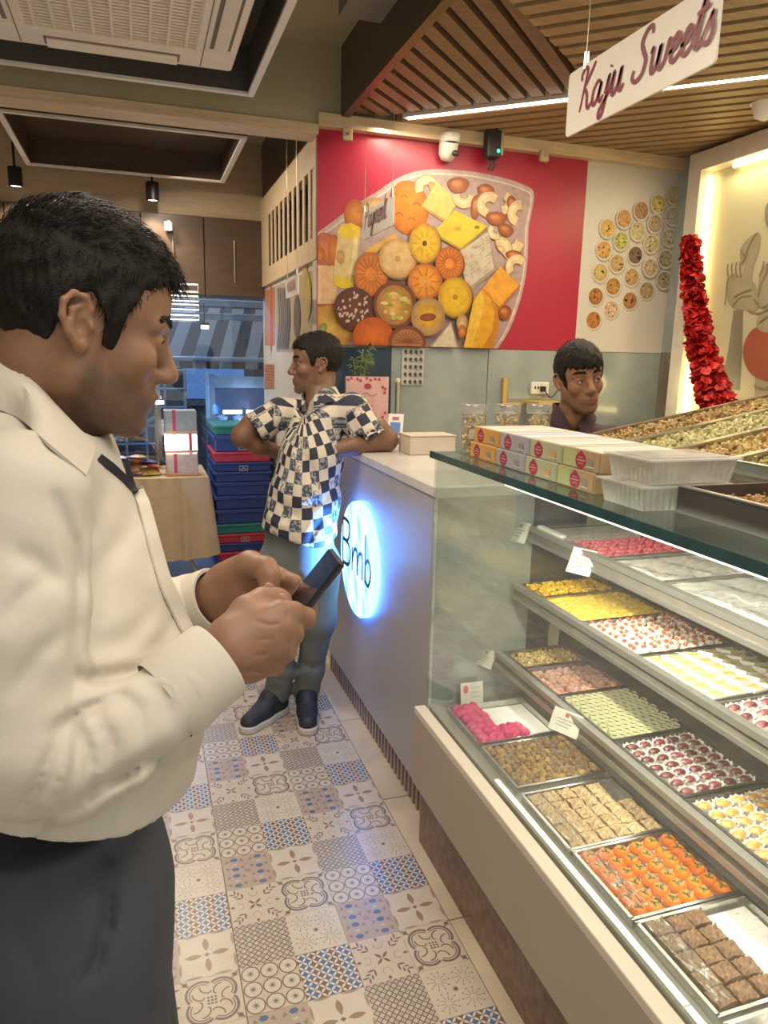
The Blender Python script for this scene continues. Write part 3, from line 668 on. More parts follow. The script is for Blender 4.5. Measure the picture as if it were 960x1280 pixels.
box('back_panel', (1.50, CYN, 0.22), (1.52, CYF, 1.30), mat('case_back_dark', (0.13, 0.125, 0.115), 0.55), dc, off=do)
GL1 = glassmat('clear_glass', milky=0.03); GLE = glassmat('glass_edge_teal', tint=(0.10, 0.22, 0.22), base=0.12)
def pane(name, lo, hi, parent, off, edge=None):
    MB().box(lo, hi).build(name, GL1, parent, off)
pane('front_pane', (0.842, CYN, 0.486), (0.848, CYF, 1.296), dc, do)
pane('end_pane', (0.849, CYF - 0.006, 0.486), (1.498, CYF, 1.296), dc, do)
box('top_pane', (0.835, CYN, 1.2995), (1.47, CYF + 0.01, 1.3145), glassmat('top_glass', tint=(0.72, 0.80, 0.78), base=0.08), dc, off=do)
box('top_glass_edge', (0.829, CYN, 1.297), (0.835, CYF + 0.01, 1.317), mat('teal_glass_edge', (0.035, 0.085, 0.09), 0.12, var=0.2), dc, off=do)
box('led_channel', (0.85, CYN, 1.286), (0.866, 1.60, 1.2985), glow('case_led', (1.0, 0.93, 0.80), 2.2), dc, off=do)
for n_, x, z, yf in (('lower_shelf', 1.06, 0.66, 2.0), ('middle_shelf', 1.122, 0.88, 2.02), ('upper_shelf', 1.158, 1.072, 2.0)):
    box(n_, (x + 0.02, CYN, z - 0.03), (1.5, yf, z - 0.024), DECK, dc, off=do)
    for nm, z0, z1, xx, m in (('shelf_top_rail', -0.012, 0.004, 0.0, STL), ('tag_channel', -0.034, -0.012, 0.006, mat('tag_channel_brown', (0.16, 0.14, 0.115), 0.35, var=0.1)), ('shelf_lower_rail', -0.046, -0.034, 0.0, STL)):
        box(nm, (x + xx, CYN, z + z0), (x + 0.022, yf, z + z1), m, dc, off=do)
    box('bracket', (x + 0.1, yf - 0.02, z - 0.07), (1.5, yf - 0.012, z - 0.03), STL, dc, off=do)
    ystrip('case_led_light', (x + 0.05, 1.15, z - 0.036), (0.1, 0, -1), 1.6, 2.0, (1.0, 0.90, 0.74))
ystrip('case_led_light', (0.874, 1.0, 1.272), (0.6, 0, -0.8), 1.3, 16, (1.0, 0.90, 0.74))
# ---- trays
TR = mat('tray_steel', (0.55, 0.54, 0.51), 0.25, metal=0.9, var=0.05, scale=25)
def trayobj(lab, x0, x1, y0, y1, z, h=0.022, grp='sweet trays in the glass case', lip=0.007):
    c = ((x0 + x1) / 2, (y0 + y1) / 2, z); t = thing('sweet_tray', lab, 'tray', c, grp); a, b = (x1 - x0) / 2, (y1 - y0) / 2; q = 0.002
    m = MB().box((-a, -b, 0), (a, b, 0.002))
    for lo, hi in (((-a, -b, .002), (a, -b + q, h)), ((-a, b - q, .002), (a, b, h)), ((-a, -b + q, .002), (-a + q, b - q, h)), ((a - q, -b + q, .002), (a, b - q, h))): m.box(lo, hi)
    m.build('pan', TR, t)
    m = MB()
    for lo, hi in (((-a - lip * .4, -b - lip * .4, h), (a + lip * .4, -b + lip * .6, h + .0025)), ((-a - lip * .4, b - lip * .6, h), (a + lip * .4, b + lip * .4, h + .0025)), ((-a - lip * .4, -b, h), (-a + lip * .6, b, h + .0025)), ((a - lip * .6, -b, h), (a + lip * .4, b, h + .0025))): m.box(lo, hi)
    m.build('rim', STEEL, t); return t
def lumpy(r, col, seed, amp=0.18, n=9, m=6, spots=None, flat=1.0):
    g = np.random.default_rng(seed); b = MB().ell((0, 0, r * flat), (r, r, r * flat), n=n, m=m); cs = []
    v = []
    for p in b.v:
        s = 1 + amp * (g.random() - .5) * 2; v.append((p[0] * s, p[1] * s, r * flat + (p[2] - r * flat) * (1 + amp * .6 * (g.random() - .5)))); c = np.array(col) * (0.8 + 0.4 * g.random())
        if spots is not None and g.random() < 0.35: c = np.array(spots) * (0.8 + .4 * g.random())
        cs.append(tuple(c))
    b.v = v; b.c = cs; b.hascol = True; return b
SWM = vmat('sweet_surface', rough=0.5, var=0.10, scale=120, bump=0.25, bscale=420, sss=0.0)
SWG = vmat('sweet_glossy', rough=0.3, var=0.08, scale=120, coat=0.3)
CUP = mat('white_paper_cup', (0.82, 0.79, 0.74), 0.7, var=0.04)
def scatter(name, protos, spots, label, cat, group):
    """first uses place the prototypes themselves, the rest are copies"""
    used = set()
    for i, (p, rz, k) in enumerate(spots):
        if k not in used:
            o = protos[k]; used.add(k); o.location = p; o.rotation_euler = (0, 0, rz)
        else: o = dup(protos[k], p, rot=(0, 0, rz))
    for o in protos: tag(o, label, cat, group)
    for o in list(COL.objects):
        if o.parent is None and o.name.split('.')[0] == name and o.get('group') is None: tag(o, label, cat, group)
def grid(x0, x1, y0, y1, nx, ny, z, jit=0.15, stag=False, skip=None, nk=1, rot=0.4):
    out = []
    for j in range(ny):
        for i in range(nx):
            dx, dy = (x1 - x0) / nx, (y1 - y0) / ny; x = x0 + (i + .5 + (.5 if stag and j % 2 else 0)) * dx; y = y0 + (j + .5) * dy
            if x > x1 or (skip and skip(i, j)): continue
            out.append(((x + dx * jit * random.uniform(-1, 1), y + dy * jit * random.uniform(-1, 1), z), random.uniform(-rot, rot), random.randrange(nk)))
    return out
def labset(protos, spots, label, cat, group):
    for i, p in enumerate(protos):
        tag(p, label, cat, group)
    done = set()
    for pos, rz, k in spots:
        if k in done: dup(protos[k], pos, rot=(0, 0, rz))
        else: protos[k].location = pos; protos[k].rotation_euler = (0, 0, rz); done.add(k)
    for k, p in enumerate(protos):
        if k not in done: bpy.data.objects.remove(p)
def film(lab, x0, x1, y0, y1, z, amp=0.004, seed=1):
    g = np.random.default_rng(seed); nx, ny = 10, 16; vs = []; fs = []
    for i in range(nx + 1):
        for j in range(ny + 1): vs.append((x0 + (x1 - x0) * i / nx, y0 + (y1 - y0) * j / ny, z + amp * g.random() + amp * math.sin(i * 1.7 + j * .3)))
    for i in range(nx):
        for j in range(ny): q = i * (ny + 1) + j; fs.append((q, q + 1, q + ny + 2, q + ny + 1))
    o = MB().add([tuple(np.array(v) - np.array((x0, y0, z))) for v in vs], fs).build('plastic_film', glassmat('cling_film', tint=(0.93, 0.92, 0.9), rough=0.12, base=0.10, milky=0.05), smooth=60); o.location = (x0, y0, z)
    return tag(o, lab, 'film')
def sheet(name, lab, cat, x0, x1, y0, y1, z, m, ridg=None):
    b = MB().box((-(x1 - x0) / 2, -(y1 - y0) / 2, 0), ((x1 - x0) / 2, (y1 - y0) / 2, 0.0012)); o = b.build(name, m); o.location = ((x0 + x1) / 2, (y0 + y1) / 2, z); return tag(o, lab, cat)
ZD = 0.482
# bottom deck
trayobj('tray of few pink sweets on white paper, farthest on the case floor', 0.885, 1.15, 1.735, 1.965, ZD)
sheet('paper_sheet', 'white paper sheet lining the half empty pink sweet tray', 'paper', 0.89, 1.145, 1.745, 1.958, ZD + .0025, mat('white_paper', (0.70, 0.68, 0.66), 0.6, var=0.03))
pk = [lumpy(0.019, (0.46, 0.012, 0.10), s, 0.22, spots=(0.58, 0.05, 0.18)).build('coconut_sweet', SWM) for s in (1, 2, 3)]
sp = grid(0.895, 0.975, 1.745, 1.955, 3, 7, ZD + .004, nk=3) + grid(0.975, 1.05, 1.745, 1.80, 3, 2, ZD + .004, nk=3)
labset(pk, sp, 'bright pink coconut sweet in the half empty tray on the case floor', 'sweet', 'pink coconut sweets')
trayobj('tray packed with brown nutty balls on the case floor', 0.885, 1.15, 1.505, 1.715, ZD)
pk = [lumpy(0.0135, c, s, 0.28, spots=sp_).build('nut_ball', SWM) for s, c, sp_ in ((4, (0.15, 0.09, 0.035), (0.36, 0.23, 0.08)), (5, (0.22, 0.13, 0.045), (0.10, 0.05, 0.02)), (6, (0.30, 0.17, 0.04), (0.26, 0.17, 0.05)))]
labset(pk, grid(0.892, 1.143, 1.512, 1.708, 12, 10, ZD + .004, nk=3, jit=.2, rot=3), 'small brown nut studded ball in the second tray on the case floor', 'sweet', 'brown nut balls')
trayobj('tray of pale nut squares on the case floor', 0.882, 1.152, 1.25, 1.475, ZD)
def slabsweet(sx, sy, h, col, spot, seed, n=7):
    g = np.random.default_rng(seed); vs = []; cs = []; fs = []
    for i in range(n + 1):
        for j in range(n + 1):
            e = min(i, j, n - i, n - j); vs.append((-sx / 2 + sx * i / n, -sy / 2 + sy * j / n, h * (0.86 if e == 0 else 1) + 0.002 * g.normal())); cs.append(tuple(np.array(col if g.random() < .6 else spot) * (0.8 + .4 * g.random())))
    for i in range(n):
        for j in range(n): q = i * (n + 1) + j; fs.append((q, q + n + 1, q + n + 2, q + 1))
    k = len(vs); ring = [i * (n + 1) for i in range(n + 1)] + [n * (n + 1) + j for j in range(1, n + 1)] + [(n - i) * (n + 1) + n for i in range(1, n + 1)] + [n - j for j in range(1, n)]
    for r in ring: vs.append((vs[r][0], vs[r][1], 0)); cs.append(tuple(np.array(col) * .7))
    N = len(ring)
    for i in range(N): fs.append((ring[i], ring[(i + 1) % N], k + (i + 1) % N, k + i))
    fs.append(tuple(range(k, k + N))); return MB().add(vs, fs, 0, cs)
pk = [slabsweet(0.0375, 0.0375, 0.022, (0.38, 0.245, 0.11), (0.54, 0.40, 0.23), s).build('nut_square', SWM) for s in (7, 8, 9)]
labset(pk, grid(0.892, 1.145, 1.258, 1.468, 6, 5, ZD + .0025, jit=.05, nk=3, rot=.09, skip=lambda i, j: i == 5 and j > 2), 'pale brown chopped nut square in the third tray on the case floor', 'sweet', 'pale nut squares')
film('clear film over the left edge of the nut square tray', 0.886, 0.935, 1.26, 1.465, ZD + .03, seed=2)
trayobj('tray of orange fruit shaped sweets on the case floor', 0.885, 1.152, 1.03, 1.242, ZD)
def orange(seed):
    o = MB().lathe([(0.002, 0.002), (0.013, 0.002), (0.0185, 0.010), (0.0185, 0.016), (0.013, 0.0225), (0.005, 0.0225), (0.001, 0.0205)], n=14).build('orange_sweet', mat('orange_marzipan', (0.80, 0.20, 0.006), 0.35, var=0.12, scale=40), smooth=50)
    l = MB()
    for k in range(3):
        a = k * 2.1 + seed; ca, sa = math.cos(a), math.sin(a); P = lambda u, v, z: (u * ca - v * sa, u * sa + v * ca, z)
        l.add([P(0, 0, .0225), P(.006, .004, .0245), P(.013, 0, .0235), P(.006, -.004, .0245), P(.006, 0, .0255)], [(0, 1, 4), (1, 2, 4), (2, 3, 4), (3, 0, 4)])
    l.tube([(0, 0, .02), (0.001, 0, .027)], .0012, n=5).build('leaf', mat('sweet_leaf_green', (0.06, 0.14, 0.03), 0.4), o)
    c = MB(); n = 18; vs = []; 
    for zz, r0 in ((0.0, .014), (.0115, .0215)):
        for k in range(n): a = 2 * PI * k / n; r = r0 * (1 + .06 * (-1) ** k); vs.append((r * math.cos(a), r * math.sin(a), zz))
    c.add(vs, [(k, (k + 1) % n, n + (k + 1) % n, n + k) for k in range(n)] + [tuple(range(n))]).build('paper_cup', CUP, o); return o
pk = [orange(s) for s in (0.2, 1.3)]
labset(pk, grid(0.893, 1.146, 1.036, 1.236, 6, 6, ZD + .003, jit=.08, nk=2, rot=2), 'orange fruit shaped sweet with green leaf in a paper cup', 'sweet', 'orange fruit sweets')
film('clear film over the left edge of the orange sweet tray', 0.89, 0.94, 1.04, 1.23, ZD + .032, seed=3)
trayobj('tray of brown squares and ridged white paper, nearest complete one on the case floor', 0.888, 1.155, 0.80, 1.02, ZD)
pk = [slabsweet(0.041, 0.036, 0.03, (0.20, 0.105, 0.05), (0.27, 0.15, 0.075), s).build('brown_square', SWM) for s in (10, 11)]
labset(pk, grid(0.896, 1.035, 0.806, 1.012, 3, 5, ZD + .0025, jit=.05, nk=2, rot=.1), 'brown milk fudge square in the nearest tray on the case floor', 'sweet', 'brown fudge squares')
film('clear film over the left edge of the brown square tray', 0.89, 0.93, 0.81, 1.01, ZD + .038, seed=4)
b = MB().box((-.052, -.1, 0), (.052, .1, .002))
for i in range(5):
    for j in range(9): b.ell((-.042 + i * .021 + .006 * (j % 2), -.088 + j * .022, .002), (.007, .004, .0025), n=8, m=4)
o = b.build('ridged_paper', mat('ridged_white_paper', (0.72, 0.70, 0.67), 0.6)); o.location = (1.096, 0.91, ZD + .003); tag(o, 'white embossed paper liner beside the brown squares', 'paper')
trayobj('dark empty tray at the bottom corner of the case floor', 0.888, 1.155, 0.56, 0.785, ZD)
# lower shelf
ZC = 0.638
trayobj('tray of tiny golden nut pieces, farthest on the lower shelf', 1.09, 1.315, 1.86, 1.99, ZC)
def pile(name, lab, cat, x0, x1, y0, y1, z, n, size, cols, h=0.02, m=None, tilt=0.0, group=None):
    b = MB(); g = np.random.default_rng(n); zc = z
    for i in range(n):
        u, v = g.random(2); x, y = x0 + (x1 - x0) * u, y0 + (y1 - y0) * v; zz = h * (0.35 + .65 * g.random()) * (0.5 + 0.5 * min(1, 4 * min(u, 1 - u, v, 1 - v) + .3)) + tilt * (x - x0)
        c = np.array(cols[g.integers(len(cols))]) * (0.8 + .4 * g.random()); R = rotm(*(g.random(3) * 3)); s = size * (0.7 + .6 * g.random())
        b.ell((x - x0, y - y0, zz), (s, s * .55, s * .4), n=5, m=3, col=tuple(c), R=R)
    b.add([(0, 0, .002), (x1 - x0, 0, .002 + tilt * (x1 - x0)), (x1 - x0, y1 - y0, .002 + tilt * (x1 - x0)), (0, y1 - y0, .002)], [(0, 1, 2, 3)], 0, tuple(np.array(cols[0]) * .6))
    o = b.build(name, m or SWM, fixn=False); o.location = (x0, y0, z); o['kind'] = 'stuff'; tag(o, lab, cat, group); return o
pile('nut_mix', 'tiny golden nut pieces filling the far lower shelf tray', 'nuts', 1.095, 1.31, 1.866, 1.984, ZC + .003, 700, .0065, [(0.5, 0.36, 0.13), (0.42, 0.27, 0.1), (0.62, 0.5, 0.25)])
trayobj('tray of pink nut clusters under clear film on the lower shelf', 1.09, 1.315, 1.665, 1.85, ZC)
pk = [lumpy(0.0125, c, s, 0.3, spots=(0.70, 0.42, 0.30), flat=.7).build('nut_cluster', SWM) for s, c in ((12, (0.62, 0.25, 0.19)), (13, (0.66, 0.33, 0.2)), (14, (0.60, 0.30, 0.28)))]
labset(pk, grid(1.096, 1.31, 1.672, 1.842, 9, 7, ZC + .004, jit=.25, nk=3, rot=3), 'pinkish nut cluster under film on the lower shelf', 'sweet', 'pink nut clusters')
film('clear wrinkled film over the pink clusters on the lower shelf', 1.095, 1.31, 1.67, 1.84, ZC + .03, amp=.005, seed=5)
trayobj('tray of green centred white rolls on the lower shelf', 1.09, 1.315, 1.405, 1.655, ZC)
def roll():
    o = MB().lathe([(0.0080, 0.0), (0.0100, 0.0), (0.0100, 0.022), (0.0092, 0.0235), (0.0080, 0.017)], n=12, caps=False).build('nut_roll', mat('cashew_paste', (0.62, 0.60, 0.38), 0.45, var=0.08, scale=60), smooth=50)
    MB().lathe([(0.0081, 0.001), (0.0081, 0.0185), (0.0005, 0.0190)], n=10).build('filling', mat('pistachio_filling', (0.06, 0.065, 0.018), 0.6, var=0.3, scale=200), o); return o
pk = [roll()]
labset(pk, grid(1.097, 1.308, 1.413, 1.648, 10, 11, ZC + .003, jit=.05, stag=True, rot=1), 'white rolled sweet with green pistachio centre, standing upright', 'sweet', 'pistachio rolls')
trayobj('tray of dark red ovals in paper cups on the lower shelf', 1.09, 1.315, 1.152, 1.395, ZC)
def oval(col, spot, seed, r=(0.0185, 0.0112, 0.0115)):
    g = np.random.default_rng(seed); b = MB().ell((0, 0, r[2]), r, n=14, m=9); b.hascol = True
    b.c = [tuple(np.array(spot if g.random() < .3 else col) * (0.75 + .5 * g.random())) for _ in b.v]; o = b.build('oval_sweet', SWG, smooth=60)
    n = 20; vs = []
    for zz, q in ((0.0, .85), (.018, 1.32)):
        for k in range(n): a = 2 * PI * k / n; w_ = q * (1 + .05 * (-1) ** k); vs.append((r[0] * w_ * math.cos(a), r[1] * w_ * 1.12 * math.sin(a), zz + (.002 * (-1) ** k if zz else 0)))
    MB().add(vs, [(k, (k + 1) % n, n + (k + 1) % n, n + k) for k in range(n)] + [tuple(range(n))]).build('paper_cup', CUP, o); return o
pk = [oval((0.105, 0.018, 0.028), (0.28, 0.07, 0.08), s) for s in (15, 16)]
labset(pk, grid(1.098, 1.308, 1.16, 1.388, 5, 7, ZC + .004, jit=.08, nk=2, rot=.25), 'dark red oval sweet in a white paper cup on the lower shelf', 'sweet', 'dark red ovals on the lower shelf')
trayobj('tray of amber ovals in paper cups, nearest on the lower shelf', 1.09, 1.315, 0.895, 1.14, ZC)
pk = [oval((0.52, 0.26, 0.05), (0.62, 0.40, 0.14), s) for s in (17, 18)]
labset(pk, grid(1.098, 1.308, 0.902, 1.132, 5, 7, ZC + .004, jit=.08, nk=2, rot=.25), 'amber yellow oval sweet in a white paper cup', 'sweet', 'amber ovals')
# middle shelf
ZB = 0.858
trayobj('tray of bright yellow twisted sweets, farthest on the middle shelf', 1.135, 1.43, 1.875, 2.01, ZB)
def twist(seed):
    g = np.random.default_rng(seed); b = MB(); pts = [(0.010 * math.cos(t) * (1 + .15 * math.sin(3 * t + seed)), 0.010 * math.sin(t), 0.006 + .003 * math.sin(2 * t + seed)) for t in np.linspace(0, 2 * PI, 10)[:-1]]
    b.tube(pts, 0.005, n=6, closed=True); b.ell((0, 0, .007), (.006, .006, .006), n=6, m=4); b.hascol = True
    b.c = [tuple(np.array((0.80, 0.50, 0.015) if g.random() < .8 else (0.55, 0.22, 0.03)) * (0.75 + .45 * g.random())) for _ in b.v]; return b.build('twisted_sweet', SWG, smooth=60)
pk = [twist(s) for s in (1, 2, 3)]
sp = grid(1.142, 1.424, 1.882, 2.004, 12, 5, ZB + .004, jit=.25, nk=3, rot=3) + grid(1.16, 1.40, 1.89, 2.0, 10, 4, ZB + .017, jit=.3, nk=3, rot=3)
labset(pk, sp, 'glossy yellow twisted sweet heaped in the far middle shelf tray', 'sweet', 'yellow twisted sweets')
trayobj('tray under the flat yellow slab on the middle shelf', 1.135, 1.43, 1.652, 1.868, ZB)
o = slabsweet(0.284, 0.205, 0.02, (0.74, 0.50, 0.06), (0.78, 0.56, 0.12), 21, n=24).build('yellow_slab', SWM); o.location = (1.2825, 1.76, ZB + .0025); tag(o, 'flat unbroken yellow fudge slab filling its tray on the middle shelf', 'sweet')
trayobj('tray of white cups with red tops on the middle shelf', 1.135, 1.43, 1.41, 1.645, ZB)
def whitebit(seed):
    o = lumpy(0.013, (0.72, 0.66, 0.56), seed, 0.3, n=8, m=5, spots=(0.76, 0.72, 0.62)).build('milk_sweet', SWM)
    lumpy(0.006, (0.50, 0.13, 0.06), seed + 3, 0.3, n=6, m=4).build('topping', SWM, o); o.children[0].location = (0.003, 0.002, 0.021); return o
pk = [whitebit(s) for s in (31, 37)]
labset(pk, grid(1.143, 1.424, 1.418, 1.638, 10, 8, ZB + .003, jit=.2, nk=2, rot=3), 'white milk sweet with a red brown topping on the middle shelf', 'sweet', 'white milk sweets')
trayobj('tray of green yellow bars in paper wraps on the middle shelf', 1.135, 1.43, 1.158, 1.402, ZB)
def bar(seed):
    o = slabsweet(0.044, 0.026, 0.02, (0.42, 0.36, 0.12), (0.52, 0.40, 0.12), seed, n=5).build('wrapped_bar', SWM)
    MB().add([(-.027, -.018, .001), (.027, -.018, .001), (.03, -.021, .022), (-.022, -.02, .027), (-.027, .018, .001), (.027, .018, .001), (.03, .02, .016), (-.03, .021, .02)], [(0, 1, 2, 3), (4, 5, 6, 7), (0, 1, 5, 4), (0, 3, 7, 4)]).build('paper_wrap', CUP, o); return o
pk = [bar(s) for s in (41, 42)]
labset(pk, grid(1.145, 1.424, 1.166, 1.394, 5, 6, ZB + .004, jit=.06, nk=2, rot=.15), 'green yellow bar in a white paper wrap on the middle shelf', 'sweet', 'green yellow bars')
trayobj('tray of dark red ovals, nearest on the middle shelf', 1.135, 1.43, 0.90, 1.15, ZB)
pk = [oval((0.10, 0.018, 0.026), (0.26, 0.07, 0.08), s) for s in (51, 52)]
labset(pk, grid(1.145, 1.424, 0.908, 1.142, 6, 6, ZB + .004, jit=.08, nk=2, rot=.25), 'dark red oval sweet in a paper cup on the middle shelf', 'sweet', 'dark red ovals on the middle shelf')
# upper shelf
ZA = 1.05
trayobj('tray of pink squares on the upper shelf', 1.17, 1.49, 1.62, 1.985, ZA)
pk = [slabsweet(0.027, 0.024, 0.018, (0.48, 0.05, 0.09), (0.58, 0.14, 0.16), s, n=4).build('pink_square', SWM) for s in (61, 62)]
labset(pk, grid(1.195, 1.485, 1.63, 1.815, 9, 5, ZA + .003, jit=.08, nk=2, rot=.12), 'rose pink square sweet on the upper shelf', 'sweet', 'rose pink squares')
cb = thing('clear_box', 'clear plastic pack of pale sweets at the far end of the upper shelf', 'box', (1.32, 1.905, ZA + .003))
MB().box((-.135, -.07, 0), (.135, .07, .016)).build('contents', mat('pale_pink_sweet', (0.48, 0.42, 0.39), 0.6, var=0.25, scale=90), cb)
MB().box((-.14, -.074, 0), (.14, .074, .03)).build('plastic_shell', glassmat('clear_plastic', tint=(.95, .95, .95), rough=.08, base=.10), cb)
MB().box((-.148, -.07, .022), (-.13, .07, .03)).build('white_edge', WHITEP, cb)
trayobj('tray of white slab sweet under film on the upper shelf', 1.17, 1.49, 1.395, 1.61, ZA)
o = slabsweet(0.30, 0.195, 0.016, (0.72, 0.64, 0.62), (0.76, 0.69, 0.67), 71, n=16).build('white_slab', SWM); o.location = (1.33, 1.503, ZA + .003); tag(o, 'flat white pink slab sweet with dark specks on the upper shelf', 'sweet')
film('crumpled clear film over the white slab on the upper shelf', 1.18, 1.48, 1.40, 1.605, ZA + .026, amp=.006, seed=6)
trayobj('tray of foil covered bars, nearest on the upper shelf', 1.17, 1.49, 1.00, 1.385, ZA)
FOIL = mat('silver_leaf', (0.80, 0.77, 0.76), 0.28, metal=0.2, var=0.25, scale=40, bump=0.6, bscale=70)
pk = [slabsweet(0.29, 0.052, 0.022, (0.72, .7, .7), (0.6, .58, .58), s, n=9).build('foil_bar', FOIL) for s in (81, 82)]
labset(pk, [((1.33, 1.035 + .062 * k, ZA + .003), 0.03 * (-1) ** k, k % 2) for k in range(6)], 'long bar covered in silver leaf on the upper shelf', 'sweet', 'silver leaf bars')
film('shiny crumpled film over the silver leaf bars', 1.175, 1.485, 1.01, 1.38, ZA + .032, amp=.008, seed=7)
# price tags on the shelf fronts
def ptag(px, py, x, wdt, hgt, lab, red=False, tilt=0.5):
    p = atX(px, py, x); wdt *= 1.35; t = thing('price_tag', lab, 'price tag', tuple(p), 'price tags'); R = rotm(ry=tilt, rz=.45)
    MB().box((-.0008, -wdt / 2, -hgt / 2), (.0008, wdt / 2, hgt / 2), R=R, piv=(0, 0, 0)).build('card', mat('tag_card', (0.66, 0.63, 0.56), 0.5), t)
    A = ART((0, 0, 0), tuple(R @ Vector((0, -1, 0))), tuple(R @ Vector((0, 0, 1)))); A.o = A.o - np.array(R @ Vector((.0012, 0, 0)))
    A.rect(-.006, hgt * .22, .006, hgt * .4, (0.45, .12, .12) if not red else (.6, .1, .1))
    for k in range(3): A.stroke([(-wdt * .3, hgt * (.08 - .14 * k)), (wdt * (.32 - .08 * k), hgt * (.08 - .14 * k))], hgt * .035, (0.28, .25, .22))
    A.build('print', PRINT, t)
for a in [(649, 665, 1.150, .05, .07, 'price tag at the far end of the upper shelf front'), (727, 702, 1.150, .055, .075, 'price tag in the middle of the upper shelf front'), (622, 737, 1.112, .055, .065, 'price tag at the far end of the middle shelf front'), (606, 822, 1.048, .055, .06, 'price tag at the far end of the lower shelf front'), (707, 903, 1.048, .065, .062, 'price tag in the middle of the lower shelf front')]: ptag(*a)
p = D(629, 858, 2.13); t = thing('card', 'white card with a red mark on the case floor by the far end glass', 'card', (0.99, 2.005, 0.482))
MB().box((-.04, -.001, 0), (.04, .001, .075), R=rotm(rx=-.15), piv=(0, 0, 0)).build('card_sheet', mat('tag_card', (0.66, 0.63, 0.56), 0.5), t)
A = ART((-.04, -.0022, .002), (1, 0, 0), (0, .149, .989)); A.disc(.018, .052, .009, .014, (.62, .12, .13)); 
for k in range(3): A.stroke([(.035, .055 - .015 * k), (.072, .055 - .015 * k)], .002, (.4, .38, .35))
A.build('print', PRINT, t)
# ================================================================ pictures on the walls
def W(px, py, y=3.985):
    p = atY(px, py, y); return (p[0], p[2])
mu = thing('wall_mural', 'wide red wall graphic of a tray of sweets and nuts above the marble wall', 'wall graphic', (1.74, 3.99, 1.655))
mo = (1.74, 3.99, 1.655)
box('red_panel', (0.93, 3.985, 1.655), (2.542, 3.999, 2.737), mat('red_vinyl', (0.40, 0.018, 0.050), 0.35, var=0.05, scale=2), mu, off=mo)
A = ART((0, 3.9848, 0), (1, 0, 0), (0, 0, 1))
A.clip = (.932, 1.657, 2.54, 2.735)
K = lambda cx, cy: W(380 + cx / 3.2, 150 + cy / 3.2)
def cd(cx, cy, rx, ry, ci, co=None, rot=0, n=22, **k): A.disc(*K(cx, cy), rx / 3.2 * .0050, ry / 3.2 * .0046, ci, co, rot=-rot, n=n, **k)
def cp(pts, col): A.poly([K(*p) for p in pts], col)
def cs(pts, w, col, closed=False, sm=True): q = [K(*p) for p in pts]; A.stroke(crom(q, 5, closed) if sm else q, w / 3.2 * .0048, col, closed)
OUT = [(43, 470), (100, 430), (150, 392), (205, 352), (260, 318), (305, 290), (340, 265), (372, 246), (400, 232), (450, 215), (520, 207), (570, 208), (620, 211), (670, 216), (720, 224), (765, 234), (810, 245), (850, 258), (880, 270), (905, 283), (912, 300), (908, 340), (898, 390), (890, 440), (888, 520), (884, 580), (876, 640), (860, 710), (830, 800), (800, 862), (766, 914), (42, 915)]
vs = [K(*p) for p in OUT]; A.fan(vs, K(430, 600), (0.47, 0.37, 0.38), (0.55, 0.40, 0.38))
cs(OUT[:-1], 17, (0.62, 0.46, 0.42)); cs([(x - 3 if x > 700 else x + 4, y + 9 if y < 500 else y) for x, y in OUT[:-1]], 5, (0.80, 0.70, 0.66))
OR, OD, YE, YD, CR, CD_, BR, GN = (0.80, 0.30, 0.04), (0.50, 0.14, 0.02), (0.82, 0.55, 0.03), (0.55, 0.30, 0.02), (0.78, 0.58, 0.33), (0.50, 0.30, 0.13), (0.24, 0.07, 0.03), (0.25, 0.30, 0.05)
cd(85, 520, 45, 62, (0.72, .28, .12), (.5, .16, .08)); cd(120, 520, 22, 55, OR, OD)
cp([(42, 580), (132, 585), (130, 745), (42, 742)], (0.80, 0.52, 0.30)); cp([(42, 582), (70, 583), (68, 744), (42, 742)], (0.84, 0.60, 0.40)); cp([(42, 735), (132, 735), (128, 750), (42, 750)], OD)
cd(105, 835, 92, 88, (0.84, 0.58, 0.14), (0.60, 0.30, 0.05), wob=.04); cd(74, 838, 14, 26, (0.45, 0.50, 0.10), GN, rot=.4)
cd(60, 540, 22, 30, OR, OD)
cd(205, 380, 40, 55, (.75, .35, .08), OD); cd(290, 345, 55, 30, CR, CD_)
cp([(135, 445), (148, 420), (190, 412), (224, 430), (222, 470), (205, 640), (195, 668), (150, 675), (118, 655), (118, 620)], (0.74, 0.58, 0.28)); cp([(137, 440), (150, 418), (190, 412), (222, 430), (220, 465), (200, 480), (150, 470)], (0.82, 0.62, 0.04)); cp([(119, 620), (150, 635), (203, 628), (197, 668), (150, 675), (118, 656)], (0.80, 0.60, 0.03))
cd(146, 548, 15, 26, (0.72, 0.44, 0.16), CD_); cs([(205, 470), (200, 550), (190, 620)], 16, (0.84, .70, .42))
cd(418, 352, 76, 98, (0.82, 0.34, 0.03), (0.55, 0.17, 0.01), rot=-.15, mid=.7, cmid=(0.78, .28, .02))
for q in ((360, 300), (400, 310), (450, 340), (380, 380), (430, 400)): cs([(q[0] - 15, q[1]), (q[0], q[1] - 9), (q[0] + 15, q[1] + 3)], 5, (0.50, 0.15, .02))
cp([(240, 525), (365, 450), (370, 480), (270, 540)], (.80, .48, .08))
def cashew(x, y, r, a, l=3.4, c=(0.80, 0.60, 0.36)):
    p = [(x + r * math.cos(a + l * t), y + r * math.sin(a + l * t)) for t in np.linspace(0, 1, 6)]; cs(p, r * 1.15, (.50, .28, .12)); cs(p, r * .95, c); cs([(b[0] - 2, b[1] - 3) for b in p[1:-1]], r * .32, (0.88, 0.74, 0.52))
